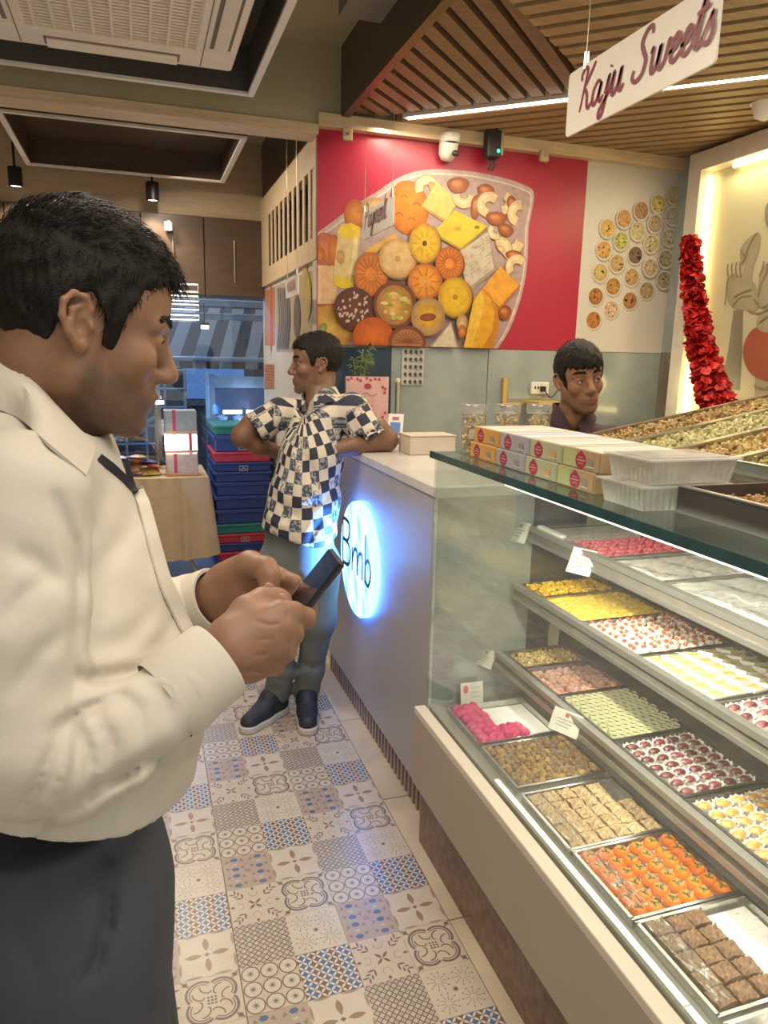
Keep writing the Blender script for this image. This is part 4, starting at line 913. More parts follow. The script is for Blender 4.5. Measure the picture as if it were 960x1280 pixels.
def almond(x, y, rx, ry, rot=0): cd(x, y, rx, ry, (0.62, 0.22, 0.07), (.32, .08, .02), rot=rot, wob=.04); cd(x - rx * .15, y - ry * .2, rx * .5, ry * .4, (.72, .32, .12), (.62, .22, .07), rot=rot)
cashew(490, 272, 32, 2.6); cd(530, 285, 40, 20, CR, CD_, rot=.7)
cp([(530, 248), (618, 322), (565, 414), (466, 348)], (.62, .36, .10)); cp([(530, 248), (618, 320), (566, 402), (472, 342)], (0.80, 0.60, 0.22)); cd(540, 352, 22, 14, (0.72, .60, .10), (.78, .58, .2))
almond(616, 260, 42, 29, -.1); cashew(640, 300, 34, .2, 3.0); almond(726, 284, 34, 26); almond(686, 348, 20, 46, .1); cashew(740, 340, 34, 1.8, 3.8); cashew(788, 330, 32, 5.2, 2.6); almond(830, 338, 20, 34, -.3); cashew(865, 375, 36, 2.0, 2.8); almond(768, 394, 42, 26); almond(806, 440, 32, 24, .2); cashew(822, 480, 40, .2, 3.0); cashew(780, 520, 34, 4.4, 2.8); almond(836, 542, 34, 20); cashew(850, 588, 32, 2.4, 3.2); cashew(765, 445, 22, 1, 3); almond(800, 770, 28, 30)
cp([(600, 364), (732, 430), (628, 526), (512, 456)], (.50, .34, .02)); cp([(600, 362), (730, 426), (626, 514), (516, 450)], (0.80, 0.60, 0.05)); cd(612, 436, 18, 10, (.6, .38, .05), YE); cd(690, 430, 10, 6, GN)
cp([(735, 445), (768, 600), (650, 694), (614, 530)], (.45, .36, .28)); cp([(733, 447), (757, 592), (650, 676), (618, 528)], (0.66, 0.57, 0.46))
g = np.random.default_rng(3)
for _ in range(46):
    u, v = g.random(2); cs([(622 + 112 * u + 25 * v, 530 - 80 * u + 140 * v), (632 + 112 * u + 25 * v, 522 - 80 * u + 140 * v)], 5, (0.52, .44, .35), sm=False)
cp([(780, 585), (862, 665), (775, 762), (704, 682)], (.58, .22, .02)); cp([(780, 585), (856, 662), (776, 748), (708, 678)], (0.82, 0.42, 0.06))
def peda(x, y, rx, ry, c1, c2, rays=0, ray=None, cen=None):
    cd(x + 3, y + 5, rx * 1.04, ry * 1.04, tuple(np.array(c2) * .45)); cd(x, y, rx, ry, c1, c2, mid=.72, cmid=tuple((np.array(c1) * .8 + np.array(c2) * .2)))
    for k in range(rays):
        a = 2 * PI * k / rays; cs([(x + .35 * rx * math.cos(a), y + .35 * ry * math.sin(a)), (x + .93 * rx * math.cos(a), y + .93 * ry * math.sin(a))], 5, ray, sm=False)
    if cen: cd(x, y, rx * .14, ry * .14, cen, tuple(np.array(cen) * .6))
peda(265, 618, 62, 80, OR, OD, 18, (.55, .18, .02)); peda(370, 556, 70, 72, (0.80, .56, .28), (.58, .34, .12), cen=(.7, .5, .2)); peda(478, 495, 60, 73, YE, YD, 10, (.66, .40, .02), BR); peda(577, 575, 55, 62, OR, OD, 20, (.52, .15, .02)); peda(478, 648, 66, 68, (0.84, .38, .04), OD, 9, (.56, .20, .02), (.78, .5, .2)); peda(598, 710, 68, 76, YE, YD, 0, None, OR)
cd(198, 758, 76, 80, BR, (.14, .04, .02))
for _ in range(46):
    a, r = g.random() * 2 * PI, 68 * math.sqrt(g.random()); cd(198 + r * math.cos(a), 755 + r * math.sin(a), 3 + 5 * g.random(), 3 + 4 * g.random(), (0.70, .55, .48), n=5, rot=g.random() * 3)
cd(358, 742, 82, 88, (.35, .14, .05), (.22, .08, .03)); cd(356, 742, 68, 74, (0.74, .46, .12), (.45, .22, .06))
for _ in range(26):
    a, r = g.random() * 2 * PI, 58 * math.sqrt(g.random()); cd(356 + r * math.cos(a), 742 + r * math.sin(a), 8 + 8 * g.random(), 7, [(.80, .56, .16), (.60, .52, .12), (.82, .66, .30), (.40, .40, .08)][g.integers(4)], n=7)
cd(488, 788, 66, 74, (0.80, .62, .34), (.46, .26, .10)); cd(488, 785, 42, 48, (.84, .54, .04), (.66, .36, .03)); cd(487, 790, 32, 15, (.45, .14, .05), (.28, .07, .02), rot=-.1)
cd(270, 868, 76, 74, (.82, .24, .02), (.52, .12, .01)); cd(405, 890, 72, 64, (.45, .19, .08), (.24, .08, .03)); cd(405, 892, 58, 52, (.54, .25, .10), (.50, .22, .09))
for k in range(12): a = PI + PI * k / 11; cs([(405, 892), (405 + 56 * math.cos(a), 892 + 48 * math.sin(a))], 4, (.30, .11, .04), sm=False)
cp([(578, 806), (608, 914), (494, 914)], (.50, .40, .32)); cp([(577, 814), (600, 912), (502, 912)], (0.76, 0.64, 0.48)); cd(622, 812, 22, 34, CR, CD_); cd(622, 846, 16, 26, (.75, .35, .08), OD)
cp([(704, 676), (735, 700), (765, 760), (770, 830), (745, 916), (700, 916), (730, 840), (720, 760)], (.66, .28, .03)); cp([(700, 680), (735, 720), (752, 780), (740, 850), (700, 916), (628, 916), (648, 810), (668, 720)], (.80, .44, .03)); cp([(695, 690), (712, 720), (700, 790), (660, 905), (632, 914), (652, 808), (672, 724)], (.86, .56, .08))
MUR = vmat('mural_print', rough=.4, var=.16, scale=26)
for i_ in range(len(A.mb.c)): A.mb.c[i_] = tuple(np.array(A.mb.c[i_]) ** 1.18 * .80)
A.build('sweets_picture', MUR, mu, off=mo)
wm = thing('wall_graphic', 'white wall graphic of many small bowls of snacks above the counter man', 'wall graphic', (2.86, 3.99, 1.655)); wo_ = (2.86, 3.99, 1.655)
box('white_panel', (2.544, 3.985, 1.655), (3.19, 3.999, 2.737), mat('white_vinyl', (0.60, 0.56, 0.51), 0.4, var=0.03, scale=3), wm, off=wo_)
A = ART((0, 3.9848, 0), (1, 0, 0), (0, 0, 1)); K2 = lambda cx, cy: W(660 + cx / 3.2, 180 + cy / 3.2)
BW = [(262, 705, .50, .20, .05), (332, 663, .62, .44, .30), (407, 627, .40, .19, .07), (474, 587, .46, .32, .17), (270, 610, .42, .17, .05), (340, 570, .44, .24, .06), (414, 533, .50, .32, .14), (288, 515, .58, .42, .16), (355, 478, .54, .36, .17), (428, 445, .22, .13, .09), (302, 425, .62, .34, .10), (370, 388, .48, .46, .12), (490, 400, .52, .44, .26), (315, 338, .66, .40, .10), (382, 300, .58, .30, .10), (437, 350, .58, .48, .25), (450, 268, .42, .22, .11), (505, 320, .46, .33, .22), (517, 240, .56, .44, .16), (580, 205, .54, .48, .28), (575, 290, .52, .48, .34), (547, 460, .42, .36, .22), (540, 545, .42, .36, .24), (560, 375, .52, .47, .34), (485, 495, .52, .40, .24)]  # bowls towards the right are paler: glass haze painted into their colours
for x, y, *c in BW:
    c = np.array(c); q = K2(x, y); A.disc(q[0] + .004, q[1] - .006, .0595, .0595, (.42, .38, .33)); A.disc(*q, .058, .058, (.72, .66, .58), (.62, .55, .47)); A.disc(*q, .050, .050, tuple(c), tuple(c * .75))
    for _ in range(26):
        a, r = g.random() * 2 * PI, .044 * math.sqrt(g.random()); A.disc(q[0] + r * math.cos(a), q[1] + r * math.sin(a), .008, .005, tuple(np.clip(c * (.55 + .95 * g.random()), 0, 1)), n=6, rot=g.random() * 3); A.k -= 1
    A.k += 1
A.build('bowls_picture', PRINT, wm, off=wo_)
po = thing('wall_posters', 'row of tall food posters on the left side wall under the lattice', 'poster', (0.944, 5.0, 1.2))
A = ART((0.9445, 5.0, 1.2), (0, -1, 0), (0, 0, 1), step=.0003)
X2 = lambda px, py: (lambda p: (5.0 - p[1], p[2] - 1.2))(atX(px, py, 0.9445))
def strip(p0, p1, p2, p3, c): A.poly([X2(*p0), X2(*p1), X2(*p2), X2(*p3)], c)
strip((331, 363), (344, 358), (344, 432), (331, 432), (.52, .26, .15)); strip((345, 357), (364, 350), (364, 440), (345, 440), (.45, .40, .34)); strip((365, 349), (390, 338), (391, 440), (365, 440), (.50, .38, .20)); strip((331, 455), (343, 455), (343, 486), (331, 486), (.72, .34, .10))
for k in range(4): A.lens(*X2(339, 372 + k * 15), .16, .055, 1.5, (.62, .16, .06)); 
for k in range(6): A.stroke([X2(348 + k * 2.6, 360), X2(350 + k * 2.6, 400), X2(347 + k * 2.6, 436)], .035, (.14, .12, .12))
A.disc(*X2(372, 396), .10, .13, (.25, .14, .10), (.14, .07, .05)); A.disc(*X2(372, 396), .085, .11, (.16, .10, .09))
for k in range(5): A.lens(*X2(381 + k * 1.6, 350 + k * 7), .12, .06, 1.2, [(.60, .42, .10), (.50, .36, .14), (.42, .40, .12)][k % 3])
for k in range(9): A.stroke([X2(331, 457 + 3.3 * k), X2(343, 457 + 3.3 * k)], .008, (.5, .18, .04))
A.build('poster_print', PRINT, po, off=(0.944, 5.0, 1.2))

# ---- lit picture in a deep frame on the right wall
fr = thing('lit_frame', 'deep white frame with glowing edge strips around a painted figure panel', 'picture', (3.19, 2.9, 1.22)); fo = (3.19, 2.9, 1.22)
FY0, FY1, FZ0, FZ1 = 1.9, 3.79, 1.22, 2.775
FRM = mat('frame_white', (0.66, 0.62, 0.54), 0.5)
for lo, hi in (((3.10, FY1 - .10, FZ0), (3.199, FY1, FZ1)), ((3.10, FY0, FZ0), (3.199, FY0 + .1, FZ1)), ((3.10, FY0 + .1, FZ1 - .10), (3.199, FY1 - .1, FZ1)), ((3.10, FY0 + .1, FZ0), (3.199, FY1 - .1, FZ0 + .03))): box('frame_side', lo, hi, FRM, fr, off=fo)
box('picture_panel', (3.192, FY0 + .1, FZ0 + .03), (3.198, FY1 - .1, FZ1 - .1), mat('cream_panel', (0.50, 0.47, 0.31), 0.5, var=0.03, scale=3), fr, off=fo)
LEDY = glow('frame_led', (1.0, 0.80, 0.34), 7.0)
for a, b in (((3.165, FY1 - .115, FZ0 + .05), (3.165, FY1 - .115, FZ1 - .13)), ((3.15, FY0 + .12, FZ1 - .115), (3.15, FY1 - .30, FZ1 - .115)), ((3.15, FY0 + .12, FZ0 + .045), (3.15, FY1 - .13, FZ0 + .045))): MB().tube([a, b], .014, n=8).build('led_tube', LEDY, fr, off=fo)
A = ART((3.1917, 0, 0), (0, -1, 0), (0, 0, 1), step=.0003); X3 = lambda px, py: (lambda p: (-p[1], p[2]))(atX(px, py, 3.1917))
def fp(pts, c, sm=True): A.fan([tuple(q) for q in (crom([X3(*p) for p in pts], 5, True) if sm else [X3(*p) for p in pts])], tuple(np.mean([X3(*p) for p in pts], 0)), c, tuple(np.array(c) * .85))
def fs(pts, w, c): A.stroke(crom([X3(*p) for p in pts], 5), w, c)
SK, SKD, BL = (0.36, 0.33, 0.21), (0.22, 0.19, 0.12), (0.23, 0.24, 0.20)
fp([(917, 388), (929, 388), (928, 440), (925, 488), (899, 486), (910, 440)], BL, False)
for k in range(5): fs([(919 + 2.2 * k, 390), (916 + 2.4 * k, 440), (902 + 5 * k, 486)], .009, SKD)
fp([(948, 430), (966, 425), (966, 478), (958, 512), (946, 512), (944, 480)], SK)
fp([(938, 415), (960, 405), (1000, 405), (1005, 470), (965, 478), (938, 466), (929, 440)], (0.36, 0.10, 0.06))
fp([(948, 396), (964, 388), (990, 390), (990, 412), (960, 416), (947, 410)], SK)
fp([(935, 388), (915, 384), (908, 366), (910, 348), (920, 342), (930, 350), (942, 352), (950, 372), (946, 388)], SK); fp([(928, 352), (932, 330), (942, 300), (950, 292), (950, 310), (942, 335), (938, 356)], SK)
fp([(926, 312), (936, 298), (949, 290), (946, 304), (936, 318), (928, 330)], SK); fp([(950, 345), (956, 332), (966, 328), (990, 340), (990, 392), (960, 388), (948, 372)], SK)
fp([(958, 258), (975, 246), (1000, 250), (1000, 290), (962, 286)], (.26, .24, .18)); fp([(917, 508), (924, 500), (934, 502), (938, 510), (930, 515)], (.42, .15, .06))
for k in range(4): fs([(912 + 5 * k, 349 - k), (910 + 5.2 * k, 338 - 1.5 * k), (911 + 5.4 * k, 330 - k)], .010, SKD)
for p in ([(911, 348), (909, 366), (907, 382)], [(916, 384), (926, 372), (940, 370)], [(948, 372), (952, 356), (958, 342), (960, 330)], [(950, 345), (954, 336), (956, 326)], [(955, 350), (960, 340), (963, 328)], [(936, 388), (948, 392), (962, 386)], [(950, 404), (960, 396), (970, 398)], [(947, 292), (938, 306), (930, 328)], [(927, 312), (932, 322), (928, 332)], [(944, 374), (952, 384), (964, 380)], [(918, 372), (928, 366), (940, 362)], [(944, 482), (956, 486), (966, 482)]): fs(p, .009, SKD)
A.build('painted_figure', PRINT, fr, off=fo)
point('frame_glow_light', (3.0, 3.55, 1.45), 1.6, (1.0, 0.82, 0.4), 0.08); ystrip('frame_led_light', (3.12, 2.8, 2.655), (-0.3, 0, -1), 1.5, 6, (1.0, 0.85, 0.5))
# garland
gp = [atX(862, 303, 3.06), atX(865, 345, 3.06), atX(871, 395, 3.05), atX(875, 430, 3.04), atX(883, 462, 3.02), atX(893, 492, 3.0), atX(906, 522, 2.98)]; gp = crom(gp, 8)
ga = thing('flower_garland', 'red petal garland hanging beside the lit picture frame', 'garland', tuple(gp[0])); b = MB(); g = np.random.default_rng(5); N = len(gp)
for i in range(N):
    t = i / (N - 1); r = .036 + .060 * t
    for k in range(34):
        a = g.random() * 2 * PI; el_ = g.uniform(-.5, .5); rr = r * g.uniform(.5, 1.0); c = np.array(gp[i]) + np.array((rr * math.cos(a), rr * math.sin(a), .02 * g.normal())); u = np.array((math.cos(a), math.sin(a), -.5 + .5 * g.normal())); u /= np.linalg.norm(u); v = np.cross(u, g.normal(size=3)); v /= np.linalg.norm(v); n_ = np.cross(u, v); s = .027 * g.uniform(.7, 1.3); col = np.array((.46, .012, .012)) * g.uniform(.6, 1.3)
        b.add([c - u * s, c - u * s * .2 + v * s * .8 + n_ * s * .2, c + u * s * .75 + v * s * .6 + n_ * s * .1, c + u * s * 1.0 + n_ * s * .25, c + u * s * .75 - v * s * .6 + n_ * s * .1, c - u * s * .2 - v * s * .8 + n_ * s * .2, c - n_ * s * .1], [(i_, (i_ + 1) % 6, 6) for i_ in range(6)], 0, tuple(np.clip(col, 0, 1)))
b.build('petals', vmat('red_petals', rough=.5, var=.1), ga, off=gp[0]); MB().tube(gp, .006, n=6).build('string', mat('garland_string', (.3, .03, .03), .7), ga, off=gp[0]); MB().tube([gp[0], (3.10, gp[0][1], gp[0][2] + .06)], .003, n=5).build('hook', STEEL, ga, off=gp[0])

# ================================================================ hanging signs, cameras, brackets
SGN = mat('sign_white', (0.84, 0.78, 0.69), 0.4, var=.02); WIRE = mat('wire_steel', (.5, .45, .36), .3, metal=.8); MAR = (0.24, 0.035, 0.06)
def hsign(name, lab, x, y0, y1, z0, z1, th=.006, wires=(), ztop=2.80):
    t = thing(name, lab, 'sign', (x, (y0 + y1) / 2, z0), None); o = (x, (y0 + y1) / 2, z0)
    b = MB(); r = .012; pts = []
    for cy, cz, a0 in ((y1 - r, z1 - r, 0), (y0 + r, z1 - r, PI / 2), (y0 + r, z0 + r, PI), (y1 - r, z0 + r, 1.5 * PI)):
        for k in range(5): a = a0 + PI / 2 * k / 4; pts.append((cy + r * math.cos(a), cz + r * math.sin(a)))
    b.prism(pts, x, x + th, f=lambda p, q, s: (s, p, q)).build('board', SGN, t, off=o)
    for wy, zt in wires:
        MB().tube([(x + th / 2, wy, z1 - .01), (x + th / 2, wy, zt)], .0012, n=5).build('wire', WIRE, t, off=o); MB().tube([(x + th / 2, wy, z1 - .012), (x + th / 2, wy, z1 + .03)], .007, n=8).build('clip', STEEL, t, off=o)
    return t, o
t, o = hsign('hanging_sign', 'large white hanging sign reading Kaju Sweets over the display case', 1.2, 1.42, 2.008, 2.222, 2.388, wires=((1.93, 2.86), (1.50, 2.86)))
A = ART((1.1994, 2.008, 2.222), (0, -1, 0), (0, 0, 1), step=.0003); lettering(A, 'Kaju Sweets', .045, .048, .108, .0105, MAR, .2); A.build('lettering', PRINT, t, off=o)
q = [atX(453, 270, 1.04), atX(491, 280, 1.04)]
t, o = hsign('small_hanging_sign', 'small white hanging sign reading Payment in front of the red mural', 1.04, q[1][1], q[0][1], q[1][2] - .005, q[0][2] + .01, wires=((q[0][1] - .03, 2.81), (q[1][1] + .02, 2.81)))
A = ART((1.0394, q[0][1], q[1][2] - .005), (0, -1, 0), (0, 0, 1), step=.0003); lettering(A, 'Payment', .030, .045, .105, .0095, MAR, .15); A.build('lettering', PRINT, t, off=o)
t, o = hsign('tiny_hanging_sign', 'small white sign with red writing hanging before the lattice wall', .82, 3.96, 4.30, 1.91, 2.015, wires=((4.0, 3.12), (4.26, 3.12)))
A = ART((.8194, 4.30, 1.91), (0, -1, 0), (0, 0, 1), step=.0003)
for k in range(6): A.stroke(crom([(.05 + .04 * k, .04), (.07 + .04 * k, .085), (.075 + .04 * k, .03), (.09 + .04 * k, .05)], 5), .007, (.5, .06, .06))
A.build('lettering', PRINT, t, off=o)
cv = thing('dome_camera', 'white dome security camera on the beam over the red mural', 'camera', tuple(atY(562, 176, 3.925)))
RX = Matrix.Rotation(.45, 3, 'X')
MB().lathe([(0, .03), (.056, .03), (.058, .0), (.05, -.012), (0, -.012)], n=24, caps=False).build('base', WHITEP, cv, smooth=50)
MB().lathe([(.05, .0), (.052, -.03), (.045, -.075), (.03, -.098), (0, -.104)], n=24, caps=False, R=RX).build('dome', WHITEP, cv, smooth=60)
MB().ell((.012, -.058, -.075), (.022, .012, .016), n=12, m=8).build('lens', BLACK, cv, smooth=60)
p = atY(615, 178, 3.9); pv = thing('wall_device', 'small black device with a green light on the beam over the mural', 'device', tuple(p))
box('body', (-.04, -.04, -.085), (.04, .03, .085), BLACK, pv, bev=.008); box('bracket', (.03, -.01, -.06), (.065, .09, .08), mat('bracket_beige', (.55, .42, .25), .5), pv)
MB().ell((.022, -.041, -.05), (.009, .006, .009), n=8, m=6).build('indicator', glow('green_led', (0.02, .8, .35), 6), pv)
for dx in (-.012, .012): MB().tube([(dx, 0, -.08), (dx + .004, -.01, -.12), (dx - .006, 0, -.145)], .006, n=6).build('cable', BLACK, pv)
for px, py, lab in ((434, 168, 'small beige bracket above the left end of the red mural'), (680, 195, 'small beige bracket above the right end of the red mural')):
    p = atY(px, py, 3.92); t = thing('wall_bracket', lab, 'bracket', tuple(p)); box('plate', (-.025, -.012, -.03), (.025, .012, .03), mat('bracket_beige', (.55, .42, .25), .5), t, bev=.003); MB().lathe([(0, .0), (.008, .0), (.008, .006), (0, .006)], n=10, R=Matrix.Rotation(PI / 2, 3, 'X')).build('screw', STEEL, t); t.children[1].location = (0, -.012, 0)
p = atZ(955, 152, 2.72); t = thing('ceiling_camera', 'pale dome camera at the right edge under the slatted ceiling', 'camera', (p[0], p[1], 2.80))
MB().lathe([(0, 0), (.06, 0), (.06, -.02), (.045, -.06), (0, -.08)], n=20, caps=False).build('dome', WHITEP, t, smooth=60); MB().lathe([(0, -.002), (.07, -.002), (.07, .0), (0, .0)], n=20).build('base', WHITEP, t)

# ================================================================ on the glass top of the case
ZT = 1.3155
JAR = glassmat('jar_plastic', tint=(.92, .92, .88), rough=.06, base=.06, milky=.05)
def jar(px, lab, seed):
    x = atY(px, 530, 1.995)[0]; t = thing('snack_jar', lab, 'jar', (x, 1.995, ZT), 'snack jars')
    MB().lathe([(0, 0), (.034, 0), (.036, .004), (.036, .115), (.034, .118)], n=24, caps=False).build('jar_wall', JAR, t, smooth=40)
    MB().lathe([(0, .118), (.0375, .118), (.039, .121), (.039, .142), (.037, .145), (0, .145)], n=24, caps=False).build('lid', glassmat('clear_lid', tint=(.85, .85, .84), rough=.1, base=.15, milky=.2), t, smooth=40)
    b = MB(); g = np.random.default_rng(seed)
    for i in range(230):
        a = g.random() * 2 * PI; r = .031 * math.sqrt(g.random()); c = (r * math.cos(a), r * math.sin(a), .006 + .102 * g.random()); s = .008 * g.uniform(.7, 1.2); b.ell(c, (s, s * .5, s * .45), n=6, m=4, R=rotm(*(g.random(3) * 3)), col=tuple(np.array((.74, .62, .36)) * g.uniform(.7, 1.25)))
    o = b.build('cashews', SWM, t, fixn=False); o['kind'] = 'stuff'
    box('label_sticker', (-.03, -.0375, .045), (.0, -.0362, .075), mat('jar_label', (.66, .62, .54), .5), t)
jar(592, 'leftmost of three clear jars of cashews standing behind the boxes', 1); jar(634, 'middle one of three clear jars of cashews behind the boxes', 2); jar(673, 'rightmost of three clear jars of cashews, nearest the counter man', 3)
BC = {'orange': ((.62, .33, .08), (.75, .45, .14)), 'blue grey': ((.36, .36, .40), (.46, .46, .50)), 'green': ((.42, .42, .26), (.55, .54, .36)), 'tan': ((.44, .30, .16), (.42, .46, .20))}
def sbox(kind, y0, y1, x0, x1, z, h, lab):
    t = thing('snack_box', lab, 'box', ((x0 + x1) / 2, (y0 + y1) / 2, z), 'snack boxes'); a, b = (x1 - x0) / 2, (y1 - y0) / 2; c1, c2 = BC[kind]
    box('carton', (-a, -b, 0), (a, b, h), mat('carton_' + kind.replace(' ', '_'), c1, .4, var=.06), t, bev=.0015)
    A = ART((-a - .0004, b, 0), (0, -1, 0), (0, 0, 1), step=.0002); L = 2 * b
    A.rect(.004, .003, L - .004, h - .003, c1 if kind != 'tan' else c2)
    if kind == 'tan': A.rect(L * .38, .003, L - .004, h - .003, c1)
    lx = L * (.28 if kind != 'tan' else .5); A.fan([(lx + .021 * math.cos(t_) * (1 if math.sin(t_) < .5 else .75), h * .47 + .019 * math.sin(t_)) for t_ in np.linspace(0, 2 * PI, 15)[:-1]], (lx, h * .47), (.42, .04, .06), (.36, .03, .06)); A.rect(lx - .015, h * .44, lx + .015, h * .50, (.60, .36, .34)); A.rect(lx - .010, h * .28, lx + .010, h * .32, (.58, .34, .32)); A.rect(lx - .009, h * .6, lx + .009, h * .64, (.58, .34, .32)); A.lens(lx, h * .9, .006, .003, 0, (.42, .05, .05))
    A.disc(L * .74, h * .42, .014, .010, (.60, .30, .12) if kind == 'green' else (.30, .26, .22), n=7, wob=.2); A.stroke([(L * .66, h * .22), (L * .86, h * .22)], .003, (.6, .56, .46))
    A.build('front_print', PRINT, t)
    A = ART((-a, -b, h + .0004), (1, 0, 0), (0, 1, 0), step=.0002); A.rect(.003, .003, 2 * a - .003, 2 * b - .003, (.70, .68, .64)); A.rect(.004, b * .8, 2 * a - .004, b * 1.15, (.46, .48, .66) if kind == 'blue grey' else (.62, .60, .50)); A.rect(.004, b * 1.5, 2 * a - .004, b * 1.7, c2); A.build('top_print', PRINT, t)
ys = [('orange', 1.765, 1.925), ('blue grey', 1.605, 1.762), ('green', 1.455, 1.602), ('tan', 1.305, 1.452)]
for lv in (0, 1):
    for kd, a, b in ys: sbox(kd, a - .012 * lv, b - .012 * lv, .905 + (.004 if lv else 0), 1.13, ZT + lv * .0445, .0435, '%s snack carton in the %s row on the glass top' % ({'orange': 'orange', 'blue grey': 'blue grey', 'green': 'pale green', 'tan': 'tan and green'}[kd], ('lower', 'upper')[lv]))
PLS = glassmat('milky_plastic', tint=(.9, .9, .88), rough=.18, base=.12, milky=.36)
def cont(lab, x0, x1, y0, y1, z, h):
    t = thing('plastic_container', lab, 'container', ((x0 + x1) / 2, (y0 + y1) / 2, z), 'takeaway containers'); a, b = (x1 - x0) / 2, (y1 - y0) / 2; m = MB(); P = []
    for k in range(4):
        (ux, uy), (vx, vy) = (((-1, -1), (1, -1)), ((1, -1), (1, 1)), ((1, 1), (-1, 1)), ((-1, 1), (-1, -1)))[k]; n = 26 if k % 2 == 0 else 18
        for i in range(n): s = i / n; q = .0018 * (i % 2); P.append(((ux + (vx - ux) * s) * (a - q), (uy + (vy - uy) * s) * (b - q)))
    N = len(P); vs = [(x * .9, y * .9, 0) for x, y in P] + [(x * .985, y * .985, h * .9) for x, y in P]
    m.add(vs, [(i, (i + 1) % N, N + (i + 1) % N, N + i) for i in range(N)] + [tuple(range(N))]); m.build('ribbed_body', PLS, t)
    m = MB(); m.box((-a - .006, -b - .006, h * .9), (a + .006, b + .006, h * .96)); m.box((-a + .012, -b + .012, h * .96), (a - .012, b - .012, h)); m.build('lid', PLS, t)
cont('lower ribbed clear container under another one on the glass top', .882, 1.09, 1.12, 1.255, ZT, .05)
cont('upper ribbed clear container stacked beside the tan snack cartons', .895, 1.10, 1.12, 1.255, ZT + .0505, .05)
bt = thing('black_tray', 'dark boxy tray of snacks on the glass top, nearest the right edge', 'tray', (1.09, .84, ZT)); bo = (1.09, .84, ZT)
DKW = mat('dark_tray_wood', (.075, .06, .05), .3, var=.2, scale=6, stretch=(8, 1, 8))
for lo, hi in (((.955, .56, ZT), (.962, 1.11, ZT + .05)), ((1.218, .56, ZT), (1.225, 1.11, ZT + .05)), ((.962, .56, ZT), (1.218, .567, ZT + .05)), ((.962, 1.103, ZT), (1.218, 1.11, ZT + .05))): box('side', lo, hi, DKW, bt, off=bo)
box('bottom', (.962, .567, ZT), (1.218, 1.103, ZT + .004), DKW, bt, off=bo); box('rim', (.952, .56, ZT + .05), (.964, 1.11, ZT + .053), STEEL, bt, off=bo)
pile('snack_pile', 'golden brown snack pieces heaped inside the dark boxy tray', 'snack', .97, 1.21, .575, 1.095, ZT + .005, 900, .011, [(.40, .24, .09), (.5, .34, .12), (.30, .16, .07)], h=.036)
# sloping rack of namkeen trays behind the case
rk = thing('tray_rack', 'pale sloping rack behind the glass case holding wide steel trays', 'rack', (2.0, 1.6, 0)); ro = (2.0, 1.6, 0); TL = .18
m = MB(); prof = [(1.53, 0), (2.5, 0), (2.5, 1.30 + .18 * .97), (1.53, 1.295)]; m.prism([(x, z) for x, z in prof], .45, 2.235, f=lambda x, z, y: (x, y, z)); m.build('cabinet', mat('rack_beige', (.40, .36, .28), .4), rk, off=ro)
for i, (y0, y1, cols, n_, sz, lab) in enumerate(((2.0, 2.21, [(.42, .24, .10), (.5, .33, .12), (.36, .30, .12)], 1500, .011, 'farthest sloping tray of brown mixture nearest the counter man'), (1.78, 1.99, [(.52, .46, .22), (.62, .58, .34), (.42, .40, .16)], 1300, .014, 'second sloping tray of pale green yellow mixture behind the case'), (1.56, 1.77, [(.52, .42, .16), (.60, .48, .20), (.44, .26, .09)], 1300, .013, 'third sloping tray of golden mixture behind the case'), (1.34, 1.55, [(.46, .36, .14), (.52, .44, .2)], 1200, .013, 'fourth sloping tray of golden mixture at the right edge'))):
    x0, x1 = 1.50, 2.3; cz = 1.302
    t = thing('snack_tray', lab, 'tray', (x0, (y0 + y1) / 2, cz), 'sloping snack trays'); t.rotation_euler = (0, -math.atan(TL), 0); L = (x1 - x0) / math.cos(math.atan(TL)); b = (y1 - y0) / 2
    m = MB().box((0, -b, 0), (L, b, .003))
    for lo, hi in (((0, -b, .003), (L, -b + .002, .04)), ((0, b - .002, .003), (L, b, .04)), ((0, -b, .003), (.002, b, .04)), ((L - .002, -b, .003), (L, b, .04))): m.box(lo, hi)
    m.build('pan', TR, t); m = MB()
    for lo, hi in (((0, -b - .004, .04), (L, -b + .006, .043)), ((0, b - .006, .04), (L, b + .004, .043)), ((-.004, -b, .04), (.006, b, .043)), ((L - .006, -b, .04), (L, b, .043))): m.box(lo, hi)
    m.build('rim', STEEL, t)
    o = pile('snack_mix', lab.replace('tray of ', 'heap of ') + ' inside its tray', 'snack', x0 + .015, x1 - .015, y0 + .012, y1 - .012, cz + .006, n_, sz, cols, h=.036, tilt=TL)
# ---- on the cash counter
ZK = 1.2055
wb_ = thing('carton', 'plain pale carton on the cash counter beside the card stand', 'box', (1.13, 2.83, ZK)); box('carton_body', (-.10, -.07, 0), (.10, .07, .075), mat('pale_carton', (.58, .50, .40), .6), wb_, bev=.003); box('lid_flap', (-.102, -.072, .075), (.102, .072, .079), mat('pale_carton', (.58, .50, .40), .6), wb_)
st = thing('payment_stand', 'small tilted white payment stand on the counter by the elbow', 'stand', (1.06, 3.05, ZK)); R = rotm(rx=-.35, rz=-.5)
MB().box((-.035, -.004, 0), (.035, .004, .15), R=R, piv=(0, 0, 0), bev=.002).build('board', WHITEP, st); MB().box((-.05, -.02, 0), (.05, .06, .006), R=rotm(rz=-.5), piv=(0, 0, 0)).build('foot', WHITEP, st)
A = ART(tuple(R @ Vector((-.035, -.0046, 0))), tuple(R @ Vector((1, 0, 0))), tuple(R @ Vector((0, 0, 1))), step=.0003); A.rect(.006, .01, .064, .04, (.30, .06, .10)); A.rect(.012, .05, .058, .11, (.08, .20, .55)); A.rect(.02, .12, .05, .135, (.45, .12, .14)); A.build('print', PRINT, st)
